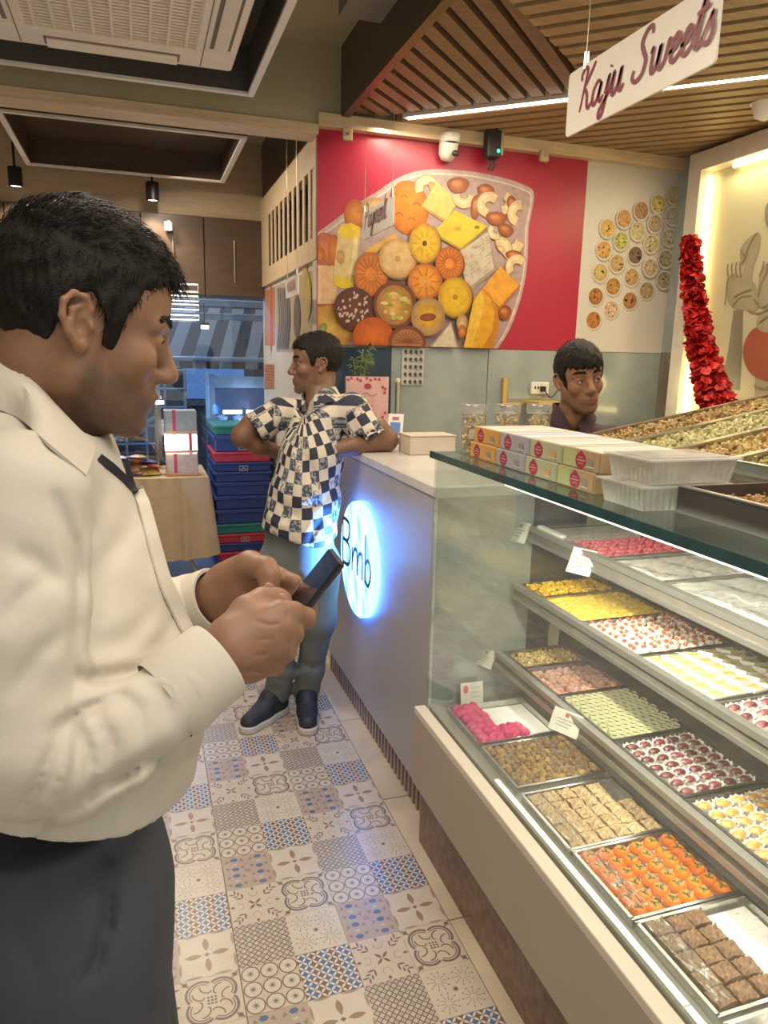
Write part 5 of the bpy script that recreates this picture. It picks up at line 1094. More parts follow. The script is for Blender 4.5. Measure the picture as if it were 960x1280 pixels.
mb_ = thing('menu_stand', 'pink printed menu card in a clear stand on the counter behind the elbow', 'menu', (1.01, 3.3, ZK))
box('acrylic_plate', (-.108, 0, 0), (.108, .003, .30), glassmat('clear_acrylic', rough=.03), mb_); box('acrylic_foot', (-.108, -.05, 0), (.108, .05, .004), glassmat('clear_acrylic', rough=.03), mb_); box('card_sheet', (-.104, -.003, .01), (.104, -.0005, .298), mat('pink_card', (.66, .40, .37), .5), mb_)
A = ART((-.104, -.0034, .01), (1, 0, 0), (0, 0, 1), step=.0003); g = np.random.default_rng(9)
for x, y in ((.01, .272), (.025, .28), (.055, .276), (.07, .27), (.10, .28), (.118, .272), (.14, .278), (.16, .276), (.178, .24), (.19, .232), (.188, .215), (.18, .10), (.192, .12), (.187, .08)): A.disc(x, y, .007, .007, (.45, .05, .08), n=8)
A.disc(.104, .245, .018, .012, (.40, .04, .07)); A.stroke(crom([(.07, .20), (.10, .215), (.12, .20), (.15, .21)], 5), .004, (.45, .15, .2))
for k in range(6): A.stroke([(.06, .18 - .022 * k), (.15 - .01 * (k % 3), .18 - .022 * k)], .002, (.5, .28, .28))
A.build('print', PRINT, mb_)
pl = thing('potted_plant', 'tall thin leafy plant in a pale vase on the counter behind the patterned shirt', 'plant', (1.00, 3.42, ZK))
MB().lathe([(0, 0), (.035, 0), (.042, .05), (.036, .14), (.04, .18), (.034, .18), (.03, .05), (0, .02)], n=18, caps=False).build('vase', mat('pale_vase', (.55, .5, .42), .3), pl, smooth=40)
g = np.random.default_rng(12); sb = MB(); lm = mat('plant_leaf', (.10, .17, .035), .5, var=.35, scale=30)
for i in range(9):
    a = g.random() * 2 * PI; tip = np.array((.075 * math.cos(a) * g.random(), .075 * math.sin(a) * g.random(), .36 + .11 * g.random())); q = [np.array((.01 * math.cos(a), .01 * math.sin(a), .1)), tip * np.array((.5, .5, .6)), tip]; sb.tube(crom(q, 3), .0028, n=5)
    for k in range(13):
        f = .5 + .5 * g.random(); b0 = q[1] * (1 - f) + tip * f if f > .3 else q[1]; aa = g.random() * 2 * PI; u = np.array((math.cos(aa), math.sin(aa), g.uniform(-.2, .8))); u /= np.linalg.norm(u); v = np.cross(u, (0, 0, 1.)); v /= np.linalg.norm(v); s = .045 * g.uniform(.6, 1.1); lf = MB().add([b0, b0 + u * s * .5 + v * s * .13, b0 + u * s + np.array((0, 0, -.008)), b0 + u * s * .5 - v * s * .13, b0 + u * s * .5 + np.array((0, 0, .004))], [(0, 1, 4), (1, 2, 4), (2, 3, 4), (3, 0, 4)]); lf.build('leaf', lm, pl, fixn=False)
sb.build('stems', mat('plant_stem', (.18, .20, .07), .6), pl)
# ---- on the back wall, low
A = ART((0, 3.9845, 0), (1, 0, 0), (0, 0, 1), step=.0003); cl = thing('wall_calendar', 'white gridded calendar sheet on the dark wall behind the cash counter', 'calendar', (1.49, 3.982, 1.40))
box('sheet', (1.42, 3.98, 1.44), (1.555, 3.984, 1.645), mat('calendar_paper', (.50, .49, .46), .5), cl, off=(1.49, 3.982, 1.40)); A = ART((1.42, 3.9796, 1.44), (1, 0, 0), (0, 0, 1), step=.0003)
for i in range(4):
    for j in range(5): A.lens(.022 + .03 * i, .02 + .042 * j, .012, .010, PI / 2, (.05, .05, .05), n=3); A.lens(.022 + .03 * i + .006, .008 + .042 * j, .006, .004, .4, (.08, .08, .1), n=2)
A.build('print', PRINT, cl, off=(1.49, 3.982, 1.40))
pc = thing('wall_pole', 'thin pale upright pole against the wall behind the counter', 'pole', (1.38, 3.93, 0)); MB().tube([(0, 0, 0), (0, 0, 1.46)], .012, n=8).build('rod', STEEL, pc); MB().tube([(0, 0, 1.46), (0, 0, 1.48)], .016, n=8).build('cap', WHITEP, pc)
sk = thing('socket_box', 'white wall socket box with a black plug behind the counter man', 'socket', (2.31, 3.975, 1.43)); box('plate', (-.06, -.014, -.036), (.06, .009, .036), WHITEP, sk, bev=.004); box('plug', (-.005, -.045, -.02), (.025, -.014, .012), BLACK, sk, bev=.004)
for k in range(2): box('socket_hole', (-.04 + .02 * k, -.0155, -.005), (-.03 + .02 * k, -.0135, .01), BLACK, sk)
MB().tube(crom([(.02, -.03, -.01), (.05, -.04, -.05), (.09, -.03, -.04), (.14, -.02, .03)], 5), .004, n=6).build('cable', BLACK, sk)
yl = thing('yellow_shelf', 'small yellow wooden corner shelf below the wall socket', 'shelf', (2.22, 3.88, 1.33)); YW = mat('yellow_wood', (.62, .42, .10), .4); box('top', (-.02, -.1, .012), (.18, .1, .026), YW, yl); box('upright', (-.16, .08, -.02), (-.135, .1, .16), YW, yl); box('foot_rail', (-.16, .08, -.02), (-.09, .1, .0), YW, yl); box('back_rail', (-.16, .085, -.0), (.18, .1, .013), YW, yl)
# ================================================================ far left: shop front, street, table, crates
pn = struct(box('window_1', (-3.2, 5.90, 0.06), (0.985, 5.91, 2.02), glassmat('shop_glass', tint=(.80, .90, 1.0), base=.05)))
for i, x in enumerate((-3.15, -1.4, 0.1)): box('mullion', (x, 5.885, 0), (x + .05, 5.925, 2.02), DARKST, pn)
box('sill', (-3.2, 5.88, 0), (.985, 5.93, .06), DARKST, pn)
ground = struct(box('pavement', (-6, 5.96, -0.06), (6, 12.2, -0.01), mat('street_asphalt', (.05, .055, .07), .5, var=.2, scale=4)))
sw = thing('street_building', 'dark blue grey building front across the street behind the awning', 'building', (0, 12.0, -.01)); so_ = (0, 12.0, -.01)
box('facade', (-6, 12.0, -.01), (6, 12.2, 5), mat('street_facade', (.05, .075, .13), .5, var=.3, scale=1.5), sw, off=so_)
for i, x in enumerate((-3.2, -1.9, -.6, .7, 2.0)):
    box('shop_window', (x, 11.97, .9), (x + .9, 12.0, 2.0), glow('street_window_blue', (.12, .25, .55), .55), sw, off=so_); box('ledge', (x - .05, 11.9, .8), (x + .95, 12.0, .88), mat('street_ledge', (.12, .16, .24), .6), sw, off=so_)
# striped awning
aw = thing('striped_awning', 'striped street awning with metal bars seen through the shop glass', 'awning', (0, 6.9, 1.5)); ao = (0, 6.9, 1.5)
for i in range(34):
    x0 = -2.2 + i * .11; c = 'awning_dark' if i % 2 else 'awning_pale'; m = mat('awning_dark', (.05, .045, .05), .7) if i % 2 else mat('awning_pale', (.36, .36, .36), .7); sk_ = .22
    MB().add([(x0, 6.5, 1.56), (x0 + .11, 6.5, 1.56), (x0 + .11 + sk_, 7.3, 2.02), (x0 + sk_, 7.3, 2.02), (x0, 6.5, 1.55), (x0 + .11, 6.5, 1.55), (x0 + .11 + sk_, 7.3, 2.01), (x0 + sk_, 7.3, 2.01)], [(0, 1, 2, 3), (7, 6, 5, 4), (0, 4, 5, 1), (2, 6, 7, 3), (0, 3, 7, 4), (1, 2, 6, 5)]).build('stripe', m, aw, off=ao)
    MB().box((x0, 6.49, 1.47), (x0 + .11, 6.5, 1.56)).build('valance', m, aw, off=ao)
BAR = mat('pale_blue_bar', (.50, .60, .70), .3, metal=.3)
for z, y in ((1.55, 6.47), (1.90, 6.42), (2.01, 6.42)): MB().tube([(-2.3, y, z), (1.7, y, z)], .02 if z < 1.6 else .028, n=8).build('bar', BAR, aw, off=ao)
for x in (-2.2, -.4, 1.5): MB().tube([(x, 6.45, -.01), (x, 6.45, 2.02)], .02, n=8).build('post', BAR, aw, off=ao)
lp = thing('awning_lamp', 'small yellow lit lamp hanging before the striped awning', 'lamp', tuple(atY(256, 408, 6.35))); box('bulb', (-.03, -.02, -.02), (.03, .02, .01), glow('yellow_lamp', (1.0, .8, .2), 5), lp); box('cap', (-.035, -.025, .01), (.035, .025, .03), BLACK, lp); MB().tube([(0, 0, .03), (0, .05, .2)], .004, n=5).build('cord', BLACK, lp)
# food cart outside
fc = thing('food_cart', 'steel framed food cart with two lit tubes outside the shop glass', 'cart', (.95, 7.0, -.01)); fo_ = (.95, 7.0, -.01)
for x, y in ((.60, 6.75), (1.5, 6.75), (.60, 7.25), (1.5, 7.25)): box('post', (x, y, -.01), (x + .04, y + .04, 1.42), BAR, fc, off=fo_)
box('roof_bar', (.6, 6.74, 1.30), (1.54, 6.80, 1.40), BAR, fc, off=fo_); box('counter_shelf', (.6, 6.72, .93), (1.54, 7.3, .97), BAR, fc, off=fo_); box('body', (.62, 6.78, .25), (1.52, 7.28, .93), mat('cart_blue', (.05, .12, .30), .4), fc, off=fo_); box('back_board', (.62, 7.26, .97), (1.52, 7.28, 1.32), mat('cart_navy', (.04, .07, .16), .5), fc, off=fo_)
for x in (.72, .93): MB().tube([(x, 6.85, 1.075), (x + .17, 6.85, 1.075)], .018, n=8).build('tube_lamp', glow('cool_tube', (.75, .9, 1.0), 9), fc, off=fo_)
for i in range(5): MB().lathe([(0, 0), (.05, 0), (.06, .05), (0, .07)], c=(.72 + .16 * i, 7.0, .97), n=10).build('dish', mat('dish_grey', (.3, .36, .46), .4), fc, off=fo_)
point('cart_lamp_light', (.9, 6.7, 1.15), 5, (.6, .8, 1.0), .05)
area('street_blue_fill', (-.6, 8.5, 3.0), (-.2, 5.9, .8), 2.5, .4, 90, (.30, .50, 1.0))  # added blue fill from the street side, belongs to no sign
# made-up rack in place of bright blue reflections, and lamp behind the face
gt = thing('streak_rack', 'made-up pale blue wire rack standing for bright streaks behind the face', 'rack', (-.15, 8.0, -.01))
for i in range(7): MB().tube([(-.6 + .2 * i, 0, 0), (-.6 + .2 * i, 0, 1.5)], .014, n=6).build('upright', BAR, gt)
for i in range(8): MB().tube([(-.62, 0, .1 + .19 * i), (.62, 0, .1 + .19 * i)], .012, n=6).build('rung', BAR, gt)
for i in range(3): MB().tube([(-.5, -.02, .5 + .3 * i), (.3, -.02, .95 + .3 * i)], .025, n=6).build('brace', BAR, gt)
p = atY(195, 505, 5.6); lm_ = thing('table_lamp', 'small white lamp on a thin pole behind the gift boxes', 'lamp', (p[0], 5.6, .752)); MB().tube([(0, 0, 0), (0, 0, p[2] - .752)], .007, n=6).build('pole', STEEL, lm_); MB().lathe([(0, 0), (.05, 0), (.05, .006), (0, .006)], n=16).build('base', STEEL, lm_); o = box('lamp_head', (-.055, -.02, 0), (.055, .02, .025), glow('lamp_white', (1, .95, .85), 5), lm_); o.location = (0, 0, p[2] - .752)
# white outlined light frames
mf = thing('menu_lights', 'column of white outlined rectangles glowing on the dark cupboards by the face', 'light', (.2, 5.76, 1.84))
for z0, z1 in ((2.038, 2.09), (1.97, 2.006), (1.91, 1.945), (1.838, 1.87)):
    MB().tube([(-.35, 0, z0 - 1.84), (.245, 0, z0 - 1.84), (.245, 0, z1 - 1.84), (-.35, 0, z1 - 1.84)], .005, n=6, closed=True).build('outline', glow('outline_white', (.95, .9, .8), 2.0), mf)
MB().tube([(-.3, .02, -.02), (-.3, .02, .74)], .008, n=6).build('hanger', DARKST, mf)
# table with skirt
tb = thing('display_table', 'folding table under a pleated beige cloth beside the blue crates', 'table', (-.35, 5.45, 0)); to = (-.35, 5.45, 0)
box('tabletop', (-1.12, 5.17, .715), (.41, 5.75, .74), mat('table_wood', (.3, .2, .12), .5), tb, off=to)
for x0, x1, y in ((.05, .35, 5.25), (.35, .05, 5.28), (-1.0, -.7, 5.25), (-.7, -1.0, 5.28), (.05, .35, 5.65), (-1.0, -.7, 5.65)): MB().tube([(x0, y, 0), (x1, y, .71)], .014, n=8).build('leg', mat('leg_pale', (.50, .45, .38), .4), tb, off=to)
b = MB(); path = []
for i in range(121): path.append((-1.16 + 1.59 * i / 120, 5.15, 1, i))
for i in range(1, 41): path.append((.43, 5.15 + .62 * i / 40, 0, 120 + i))
N = len(path)
for j in range(8):
    f = j / 7
    for (x, y, fr_, i) in path:
        amp = .026 * (.35 + .65 * f) * (.6 + .4 * math.sin(i * .37)); w_ = math.sin(i * .72 + .8 * math.sin(i * .11)) * amp; z = .752 - (.752 - .19 - .025 * math.sin(i * .05)) * f; ex = .02 * f if i > 112 else .0
        b.v.append((x + (w_ + .05 * f if not fr_ else ex), y - (w_ + .015 * f if fr_ else 0), z)); b.m.append(0); b.c.append((.5, .5, .5))
b.m = []
for j in range(7):
    for i in range(N - 1): b.f.append((j * N + i, j * N + i + 1, (j + 1) * N + i + 1, (j + 1) * N + i)); b.m.append(0)
b.add([(-1.16, 5.15, .752), (.43, 5.15, .752), (.43, 5.77, .752), (-1.16, 5.77, .752)], [(0, 1, 2, 3)])
o = b.build('tablecloth', mat('beige_cloth', (.58, .45, .29), .8, var=.06, bump=.15, bscale=300), None, smooth=70); tag(o, 'pleated beige cloth draped over the display table', 'tablecloth')
# gift boxes and packets on the table
ZTB = .7535
def gift(z, h, lab, top, lit=False):
    t = thing('gift_box', lab, 'box', (.26, 5.30, z), 'stacked gift boxes'); a, b_ = .108, .07; m = glow('pack_painted_glow', (1.0, .92, .75), 2.6) if lit else mat('gift_' + str(int(z * 100)), top, .4, var=.12, scale=25)  # lit pack: a lamp's reflection is painted on as glow
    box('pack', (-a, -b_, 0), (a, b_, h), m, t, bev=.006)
    RB = mat('red_ribbon', (.50, .05, .07), .4); rx = .05 if lit else -.055
    box('ribbon', (rx, -b_ - .002, 0), (rx + .022, b_ + .002, h + .002), RB, t); box('band', (-a - .002, -b_ - .003, .004), (a + .002, -b_ - .0005, .022), mat('pack_band', (.60, .30, .16), .4), t)
gift(ZTB, .155, 'lowest of three gift boxes stacked on the cloth table', (.50, .42, .36)); gift(ZTB + .158, .13, 'middle gift box of the stack on the cloth table with a painted-on glow', None, True); gift(ZTB + .291, .165, 'grey green topmost gift box of the stack with red ribbon', (.30, .34, .32))
point('gift_lamp_light', (.16, 5.12, .98), .5, (1, .9, .7), .03)  # added fill beside the glowing pack, no lamp stands here
g = np.random.default_rng(21); PKC = [(.62, .34, .06), (.55, .12, .06), (.62, .48, .10), (.10, .12, .45), (.50, .26, .12), (.60, .42, .22)]
names_ = ['orange', 'red', 'yellow', 'blue', 'brown', 'tan']
for lv in range(4):
    for k in range(4 - (lv == 3)):
        ci = int(g.integers(6)); t = MB(); x = -.26 + .105 * k + .02 * g.normal(); R = rotm(rx=.25 * g.normal(), rz=.4 * g.normal()); n = 6; vs = []; fs = []
        for i in range(n + 1):
            for j in range(n + 1): e = math.sin(PI * i / n) * math.sin(PI * j / n); vs.append(R @ Vector((.066 * (2 * i / n - 1), .08 * (2 * j / n - 1), .016 * e + .003 * g.normal() * (e > .2))))
        for i in range(n + 1):
            for j in range(n + 1): e = math.sin(PI * i / n) * math.sin(PI * j / n); vs.append(R @ Vector((.066 * (2 * i / n - 1), .08 * (2 * j / n - 1), -.014 * e)))
        q = (n + 1) ** 2
        for i in range(n):
            for j in range(n): s_ = i * (n + 1) + j; fs += [(s_, s_ + n + 1, s_ + n + 2, s_ + 1), (q + s_, q + s_ + 1, q + s_ + n + 2, q + s_ + n + 1)]
        o = t.add(vs, fs).build('snack_packet', mat('packet_' + names_[ci], PKC[ci], .25, var=.35, scale=40, coat=.5), smooth=50); o.location = (x, 5.33, ZTB + .028 + lv * .033)
        tag(o, 'shiny coloured snack packet in the heap left of the gift boxes', 'packet', 'heap of snack packets')
# crates
CC = {'blue': (.022, .05, .22), 'red': (.50, .035, .06), 'green': (.02, .20, .17)}
def zc(v): return max(atY(300, v, 5.36)[2], 0.0)
CR_ = [('green', 532, 544), ('blue', 544, 565), ('red', 565, 578), ('blue', 578, 590), ('blue', 590, 603), ('blue', 603, 620), ('blue', 620, 637), ('blue', 637, 655), ('green', 655, 667.5), ('red', 667.5, 679), ('blue', 679, 690), ('red', 690, 702), ('blue', 702, 713.4)]
for i, (c, a, b_) in enumerate(CR_):
    z1, z0 = zc(a), zc(b_) + .001; h = z1 - z0; n_ = len(CR_) - i
    t = thing('plastic_crate', '%s plastic crate, %s in the tall stack beside the cloth table' % (c, ['topmost', 'second from top', 'third from top', 'fourth from top', 'fifth from top', 'sixth from top', 'seventh from top', 'sixth from bottom', 'fifth from bottom', 'fourth from bottom', 'third from bottom', 'second from bottom', 'lowest'][i]), 'crate', (.70, 5.6, z0), 'stacked crates')
    m = mat('crate_' + c, CC[c], .4, var=.1); dx = .005 * math.sin(i * 3)
    box('body', (-.20 + dx, -.225, 0), (.20 + dx, .225, h * .8), m, t, bev=.006); box('rim', (-.215 + dx, -.24, h * .72), (.215 + dx, .24, h), m, t, bev=.004)
    MB().tube([(-.06 + dx, -.246, h * .86), (.06 + dx, -.246, h * .86)], .004, n=5).build('handle', m, t)
    if i in (1, 3, 9, 12): A = ART((.0 + dx - .03, -.2255, h * .1), (1, 0, 0), (0, 0, 1), step=.0004); A.stroke([(0, 0), (.06, 0), (.06, h * .5), (0, h * .5)], .006, (.6, .6, .6), closed=True); A.stroke([(.015, h * .12), (.03, h * .36), (.045, h * .12)], .006, (.6, .6, .6)); A.build('print', PRINT, t)
# ================================================================ people
def pxd(P):
    Q = (P - CO.astype(np.float32)) @ RC.T.astype(np.float32); return np.stack([CX + FPX * Q[:, 0] / Q[:, 2], CY + FPX * Q[:, 1] / Q[:, 2]], 1), Q[:, 2]
def crease(P2, d, pts, w, dep):
    n = len(pts) - 1; g = np.zeros(len(d), np.float32)
    for i in range(n):
        ds, t = segd(P2, np.array(pts[i], np.float32), np.array(pts[i + 1], np.float32)); u = (i + t) / n
        g = np.maximum(g, np.exp(-(ds / w) ** 2) * np.sin(PI * np.clip(u * 0.92 + 0.04, 0, 1)) ** 0.5)
    return d + dep * g
def frame(yaw, pitch=0.0, roll=0.0):
    """columns: forward, left, up; pitch looks down, roll leans towards the person's right"""
    f0 = np.array((math.cos(yaw), math.sin(yaw), 0)); u0 = np.array((0, 0, 1.)); f = f0 * math.cos(pitch) - u0 * math.sin(pitch); u = u0 * math.cos(pitch) + f0 * math.sin(pitch); l = np.cross(u, f)
    u2 = u * math.cos(roll) - l * math.sin(roll); l2 = l * math.cos(roll) + u * math.sin(roll); return np.stack([f, l2, u2], 1)
ER = rotm(ry=-0.24); ERM = np.array(ER)
def skull(L, slit=.0042, lidz=0.0, full=1.0):
    M = L.copy(); M[:, 1] = np.abs(M[:, 1])
    d = el(L, (-.008, 0, .040), (.098, .076, .088)); d = smin(d, el(L, (.040, 0, .045), (.054, .062, .062)), .02); d = smin(d, el(L, (.040, 0, -.030), (.052, .056, .075)), .02)
    d = smin(d, rc(M, (-.002, .049 * full, -.055), (.070, .013, -.100), .019, .017), .022); d = smin(d, rc(M, (-.002, .051 * full, -.055), (-.004, .056, -.005), .018, .018), .02)
    d = smin(d, el(L, (.045, 0, -.085), (.045, .040, .030)), .02); d = smin(d, el(L, (.081, 0, -.102), (.018, .020, .016)), .012); d = smin(d, el(M, (.060, .041, -.020), (.026, .022, .022)), .018)
    d = smin(d, rc(M, (.090, .008, .027), (.075, .046, .025), .0095, .009), .012); d = smax(d, -el(M, (.104, .031, .006), (.021, .019, .0135)), .012)
    d = smin(d, el(M, (.0775, .031, .005), (.0150, .0168, .0145)), .004); d = smax(d, -el(M, (.097, .031, .003 + lidz), (.012, .0118, slit)), .002)
    d = smin(d, rc(L, (.089, 0, .018), (.111, 0, -.025), .0088, .0118), .012); d = smin(d, el(L, (.112, 0, -.029), (.0128, .0128, .0115)), .007); d = smin(d, el(M, (.100, .0128, -.033), (.013, .0088, .009)), .006)
    d = smax(d, -el(M, (.106, .0066, -.0418), (.0065, .0035, .0042)), .002); d = smin(d, el(L, (.079, 0, -.064), (.022, .033, .026)), .014)
    d = smin(d, rc(M, (.1005, .0, -.0605), (.087, .024, -.0655), .0062, .003), .004); d = smin(d, rc(M, (.0978, .0, -.0728), (.086, .021, -.0675), .0074, .003), .004); d = smax(d, -rc(M, (.109, 0, -.0664), (.088, .026, -.0668), .0015, .001), .002)
    # ears
    E = (M - np.array((-.010, .074, .0), np.float32)) @ ERM.astype(np.float32)
    Y = lambda x, y, z: (x, y + max(0, -x) * .45, z)
    hx = [Y(.005, .002, .004), Y(.012, .003, .016), Y(.007, .006, .029), Y(-.006, .007, .033), Y(-.017, .006, .024), Y(-.0195, .006, .008), Y(-.014, .006, -.010), Y(-.006, .005, -.021)]
    e = chain(E, [(p, .0040) for p in hx], .003); e = smin(e, el(E, (-.001, .004, -.025), (.0085, .0055, .0085)), .006); e = smin(e, el(E, (-.004, .001, .004), (.0165, .0045, .027)), .004)
    e = smin(e, chain(E, [(Y(.002, .004, .020), .0035), (Y(-.008, .004, .015), .0042), (Y(-.0105, .004, .001), .0045), (Y(-.005, .004, -.012), .0042)], .003), .003)
    e = smin(e, el(E, (.0105, .004, -.003), (.0045, .005, .006)), .004); e = smax(e, -el(E, (.002, .0095, -.003), (.0075, .0085, .0095)), .003)
    return smin(d, e, .006)
SKINC = (0.275, 0.146, 0.088)
def skin_colour(L, base=SKINC, stub=.6, brow=True):
    x, y, z = L.T; a = np.abs(y); c = np.tile(np.array(base, np.float32), (len(L), 1)); sm = lambda e0, e1, v: np.clip((v - e0) / (e1 - e0), 0, 1) ** 2 * (3 - 2 * np.clip((v - e0) / (e1 - e0), 0, 1))
    beard = sm(-.030, -.062, z + (x - .05) * .25) * sm(-.012, .012, x) * sm(-.135, -.115, z); mous = np.exp(-(((z + .052) / .008) ** 2)) * (a < .03) * (x > .07); nz = (np.sin(x * 1900) * np.sin(y * 2100 + 1) * np.sin(z * 2000)) * .25 + .85
    m = np.clip(np.maximum(beard, mous * .9) * stub * nz, 0, 1)[:, None]; c = c * (1 - m) + np.array((.085, .058, .045), np.float32) * m
    lip = (np.exp(-(((z + .0665) / .0085) ** 4)) * np.exp(-((a / .026) ** 4)) * sm(.086, .094, x))[:, None] * .8; c = c * (1 - lip) + np.array((.25, .085, .06), np.float32) * lip
    if brow:
        zb = .0345 - .06 * np.maximum(a - .033, 0) ** 1 ; b = (np.exp(-(((z - zb + .006 * (a < .014)) / .0048) ** 2)) * sm(.010, .016, a) * (1 - sm(.048, .056, a)) * (x > .055))[:, None] * .92; c = c * (1 - b) + np.array((.018, .013, .010), np.float32) * b
    ch = (np.exp(-((x - .07) / .03) ** 2 - ((a - .04) / .02) ** 2 - ((z + .02) / .02) ** 2) * .22)[:, None]; c = c * (1 - ch) + np.array((.35, .135, .075), np.float32) * ch
    return c
HX = [-.14, -.09, -.06, -.036, -.026, -.010, .006, .014, .020, .034, .040, .052, .064, .078, .10, .13]
HZ = [-.080, -.075, -.062, -.028, .020, .037, .036, .012, -.026, -.026, .030, .048, .062, .078, .086, .086]
def hair_sdf(L, vol=(.010, .006, .014), fringe=0.0, tuft=0.0, seed=0.0):
    x, y, z = L.T; a = np.abs(y)
    d = el(L, (-.010, 0, .044), (.098 + vol[0], .0765 + vol[1], .086 + vol[2])); d = smin(d, el(L, (.034, 0, .066), (.062 + tuft, .064, .050 + vol[2] * .7)), .02)
    hl = np.interp(x, HX, HZ).astype(np.float32) - fringe * np.clip((x - .05) / .03, 0, 1) + .010 * np.clip((a - .045) / .02, 0, 1) * np.clip((x - .03) / .03, 0, 1)
    hl = hl + .004 * np.sin(x * 310 + y * 120 + seed) + .003 * np.sin(y * 260 + seed * 2)
    d = smax(d, (hl - z) * .75, .005); s = np.sin(x * 120 + y * 70 + 3 * np.sin(z * 60 + seed)) * np.sin(y * 170 + x * 40 + seed); return d - .0022 * s - .0015 * np.sin(x * 330 + z * 120 + seed) * np.sin(y * 390)
HAIR = mat('black_hair', (.011, .009, .0075), .5, var=.4, scale=90, bump=.5, bscale=260, stretch=(1, 3, 3), spec=.22)
HAIRG = mat('black_hair_strand', (.013, .010, .008), .55, var=.3, scale=60, spec=.2)
SKIN = vmat('skin', rough=.46, var=.06, scale=90, bump=.12, bscale=520, sss=.10, spec=.4)
def strands(name, hm, R, c, s, parent, off, n, ln, seed, lift=.35, top=1.0):
    g = np.random.default_rng(seed); me = hm.data; V = np.empty(len(me.vertices) * 3, np.float32); me.vertices.foreach_get('co', V); V = V.reshape(-1, 3) + np.array(off)
    L = ((V - c) @ R) / s; idx = g.integers(0, len(L), n); mb = MB()
    for i in idx:
        p = L[i]; nn = (p - np.array((-.01, 0, .04))) / np.array((.1, .08, .09)) ** 2; nn /= np.linalg.norm(nn)
        if nn[2] < -.4: continue
        t = np.array((.9, .25 * g.normal(), .1)) if p[2] > .085 else np.array((-.15 + .35 * g.normal(), 0, -1.0)); t = t - nn * (t @ nn); t /= np.linalg.norm(t) + 1e-9
        up = lift * (1 if p[2] > .085 else .25); l = ln * g.uniform(.5, 1.1) * (1 if p[2] > .08 else .45); q = [p - nn * .004, p + t * l * .5 + nn * l * up * .6, p + t * l + nn * l * up * g.uniform(.3, 1.0)]
        r = .0006; mb.tube([c + R @ (np.array(a) * s) for a in q], [r, r * .8, r * .15], n=3, caps=False)
    return mb.build(name, HAIRG, parent, off, smooth=180, fixn=False)
def eyes(R, c, s, parent, off, gaze=(1, 0, 0), r=.0132):
    gz = np.array(gaze, float); gz /= np.linalg.norm(gz)
    for sy in (-1, 1):
        b = MB().ell((0, 0, 0), (r, r, r), n=24, m=18); v = np.array(b.v); ca = v @ gz / r; b.c = [((.008, .006, .005) if k > .975 else (.04, .02, .012) if k > .87 else (.62, .56, .52)) for k in ca]; b.hascol = True
        b.v = [tuple(c + R @ ((np.array((.0772, .031 * sy, .005)) + np.array(p)) * s)) for p in b.v]; b.build('eye', vmat('eye', rough=.15, var=.02), parent, off, smooth=180)
def brows(R, c, s, parent, off, seed=1, thick=1.0):
    g = np.random.default_rng(seed); f = lambda P: skull(P)
    def onface(y, z):
        xs = np.linspace(.12, .03, 90); P = np.stack([xs, np.full(90, y), np.full(90, z)], 1).astype(np.float32); return np.array((xs[np.argmax(f(P) < 0)], y, z))
    for sy in (-1, 1):
        mb = MB()
        for i in range(110):
            t = g.random(); y = .010 + .040 * t; z = .0305 + .0075 * math.sin(min(t * 1.25, 1) * PI * .62) - .0045 * max(t - .7, 0) / .3 + .0026 * thick * g.normal() * (1 - .5 * t); p = onface(sy * y, z); dr = np.array((-.2 - .5 * t, sy * 1.0, .45 * (1 - 1.6 * t))); dr /= np.linalg.norm(dr)
            mb.tube([c + R @ ((p + np.array((-.0005, 0, 0))) * s), c + R @ ((p + dr * .005 + np.array((.0016, 0, 0))) * s), c + R @ ((p + dr * .0095 + np.array((.0002, 0, 0))) * s)], [.0009 * s, .0008 * s, .0002], n=3, caps=False)
        mb.build('eyebrow', HAIRG, parent, off, smooth=180, fixn=False)
        q = [onface(sy * (.031 + .0125 * math.cos(a)), .005 + .0062 * math.sin(a)) + np.array((.0012, 0, 0)) for a in np.linspace(.15, PI - .15, 9)]
        MB().tube([c + R @ (p * s) for p in q], .0009 * s, n=4).build('lash_line', HAIRG, parent, off, smooth=180)
def hit(f, px, py, d0, d1, n=160, sc=1.147):
    ds = np.linspace(d0, d1, n); P = np.array([CO + ray(px, py) * (d * sc) for d in ds], np.float32); v = f(P); k = np.argmax(v < 0); return ds[k] if v[k] < 0 else d1
def loft(rows, name, m, parent, off, th=.003, smooth=60):
    """sheet through rows of points, given a thickness along its normal"""
    A_ = np.array(rows, float); a, b = A_.shape[:2]; N = np.zeros_like(A_)
    for i in range(a):
        for j in range(b):
            u = A_[min(i + 1, a - 1), j] - A_[max(i - 1, 0), j]; v = A_[i, min(j + 1, b - 1)] - A_[i, max(j - 1, 0)]; n = np.cross(u, v); N[i, j] = n / (np.linalg.norm(n) + 1e-9)
    B_ = A_ + N * th; I = lambda i, j, k: k * a * b + i * b + j; fs = []
    for i in range(a - 1):
        for j in range(b - 1): fs += [(I(i, j, 0), I(i, j + 1, 0), I(i + 1, j + 1, 0), I(i + 1, j, 0)), (I(i, j, 1), I(i + 1, j, 1), I(i + 1, j + 1, 1), I(i, j + 1, 1))]
    for i in range(a - 1): fs += [(I(i, 0, 0), I(i + 1, 0, 0), I(i + 1, 0, 1), I(i, 0, 1)), (I(i, b - 1, 0), I(i, b - 1, 1), I(i + 1, b - 1, 1), I(i + 1, b - 1, 0))]
    for j in range(b - 1): fs += [(I(0, j, 0), I(0, j, 1), I(0, j + 1, 1), I(0, j + 1, 0)), (I(a - 1, j, 0), I(a - 1, j + 1, 0), I(a - 1, j + 1, 1), I(a - 1, j, 1))]
    return MB().add(np.concatenate([A_.reshape(-1, 3), B_.reshape(-1, 3)]), fs).build(name, m, parent, off, smooth=smooth)
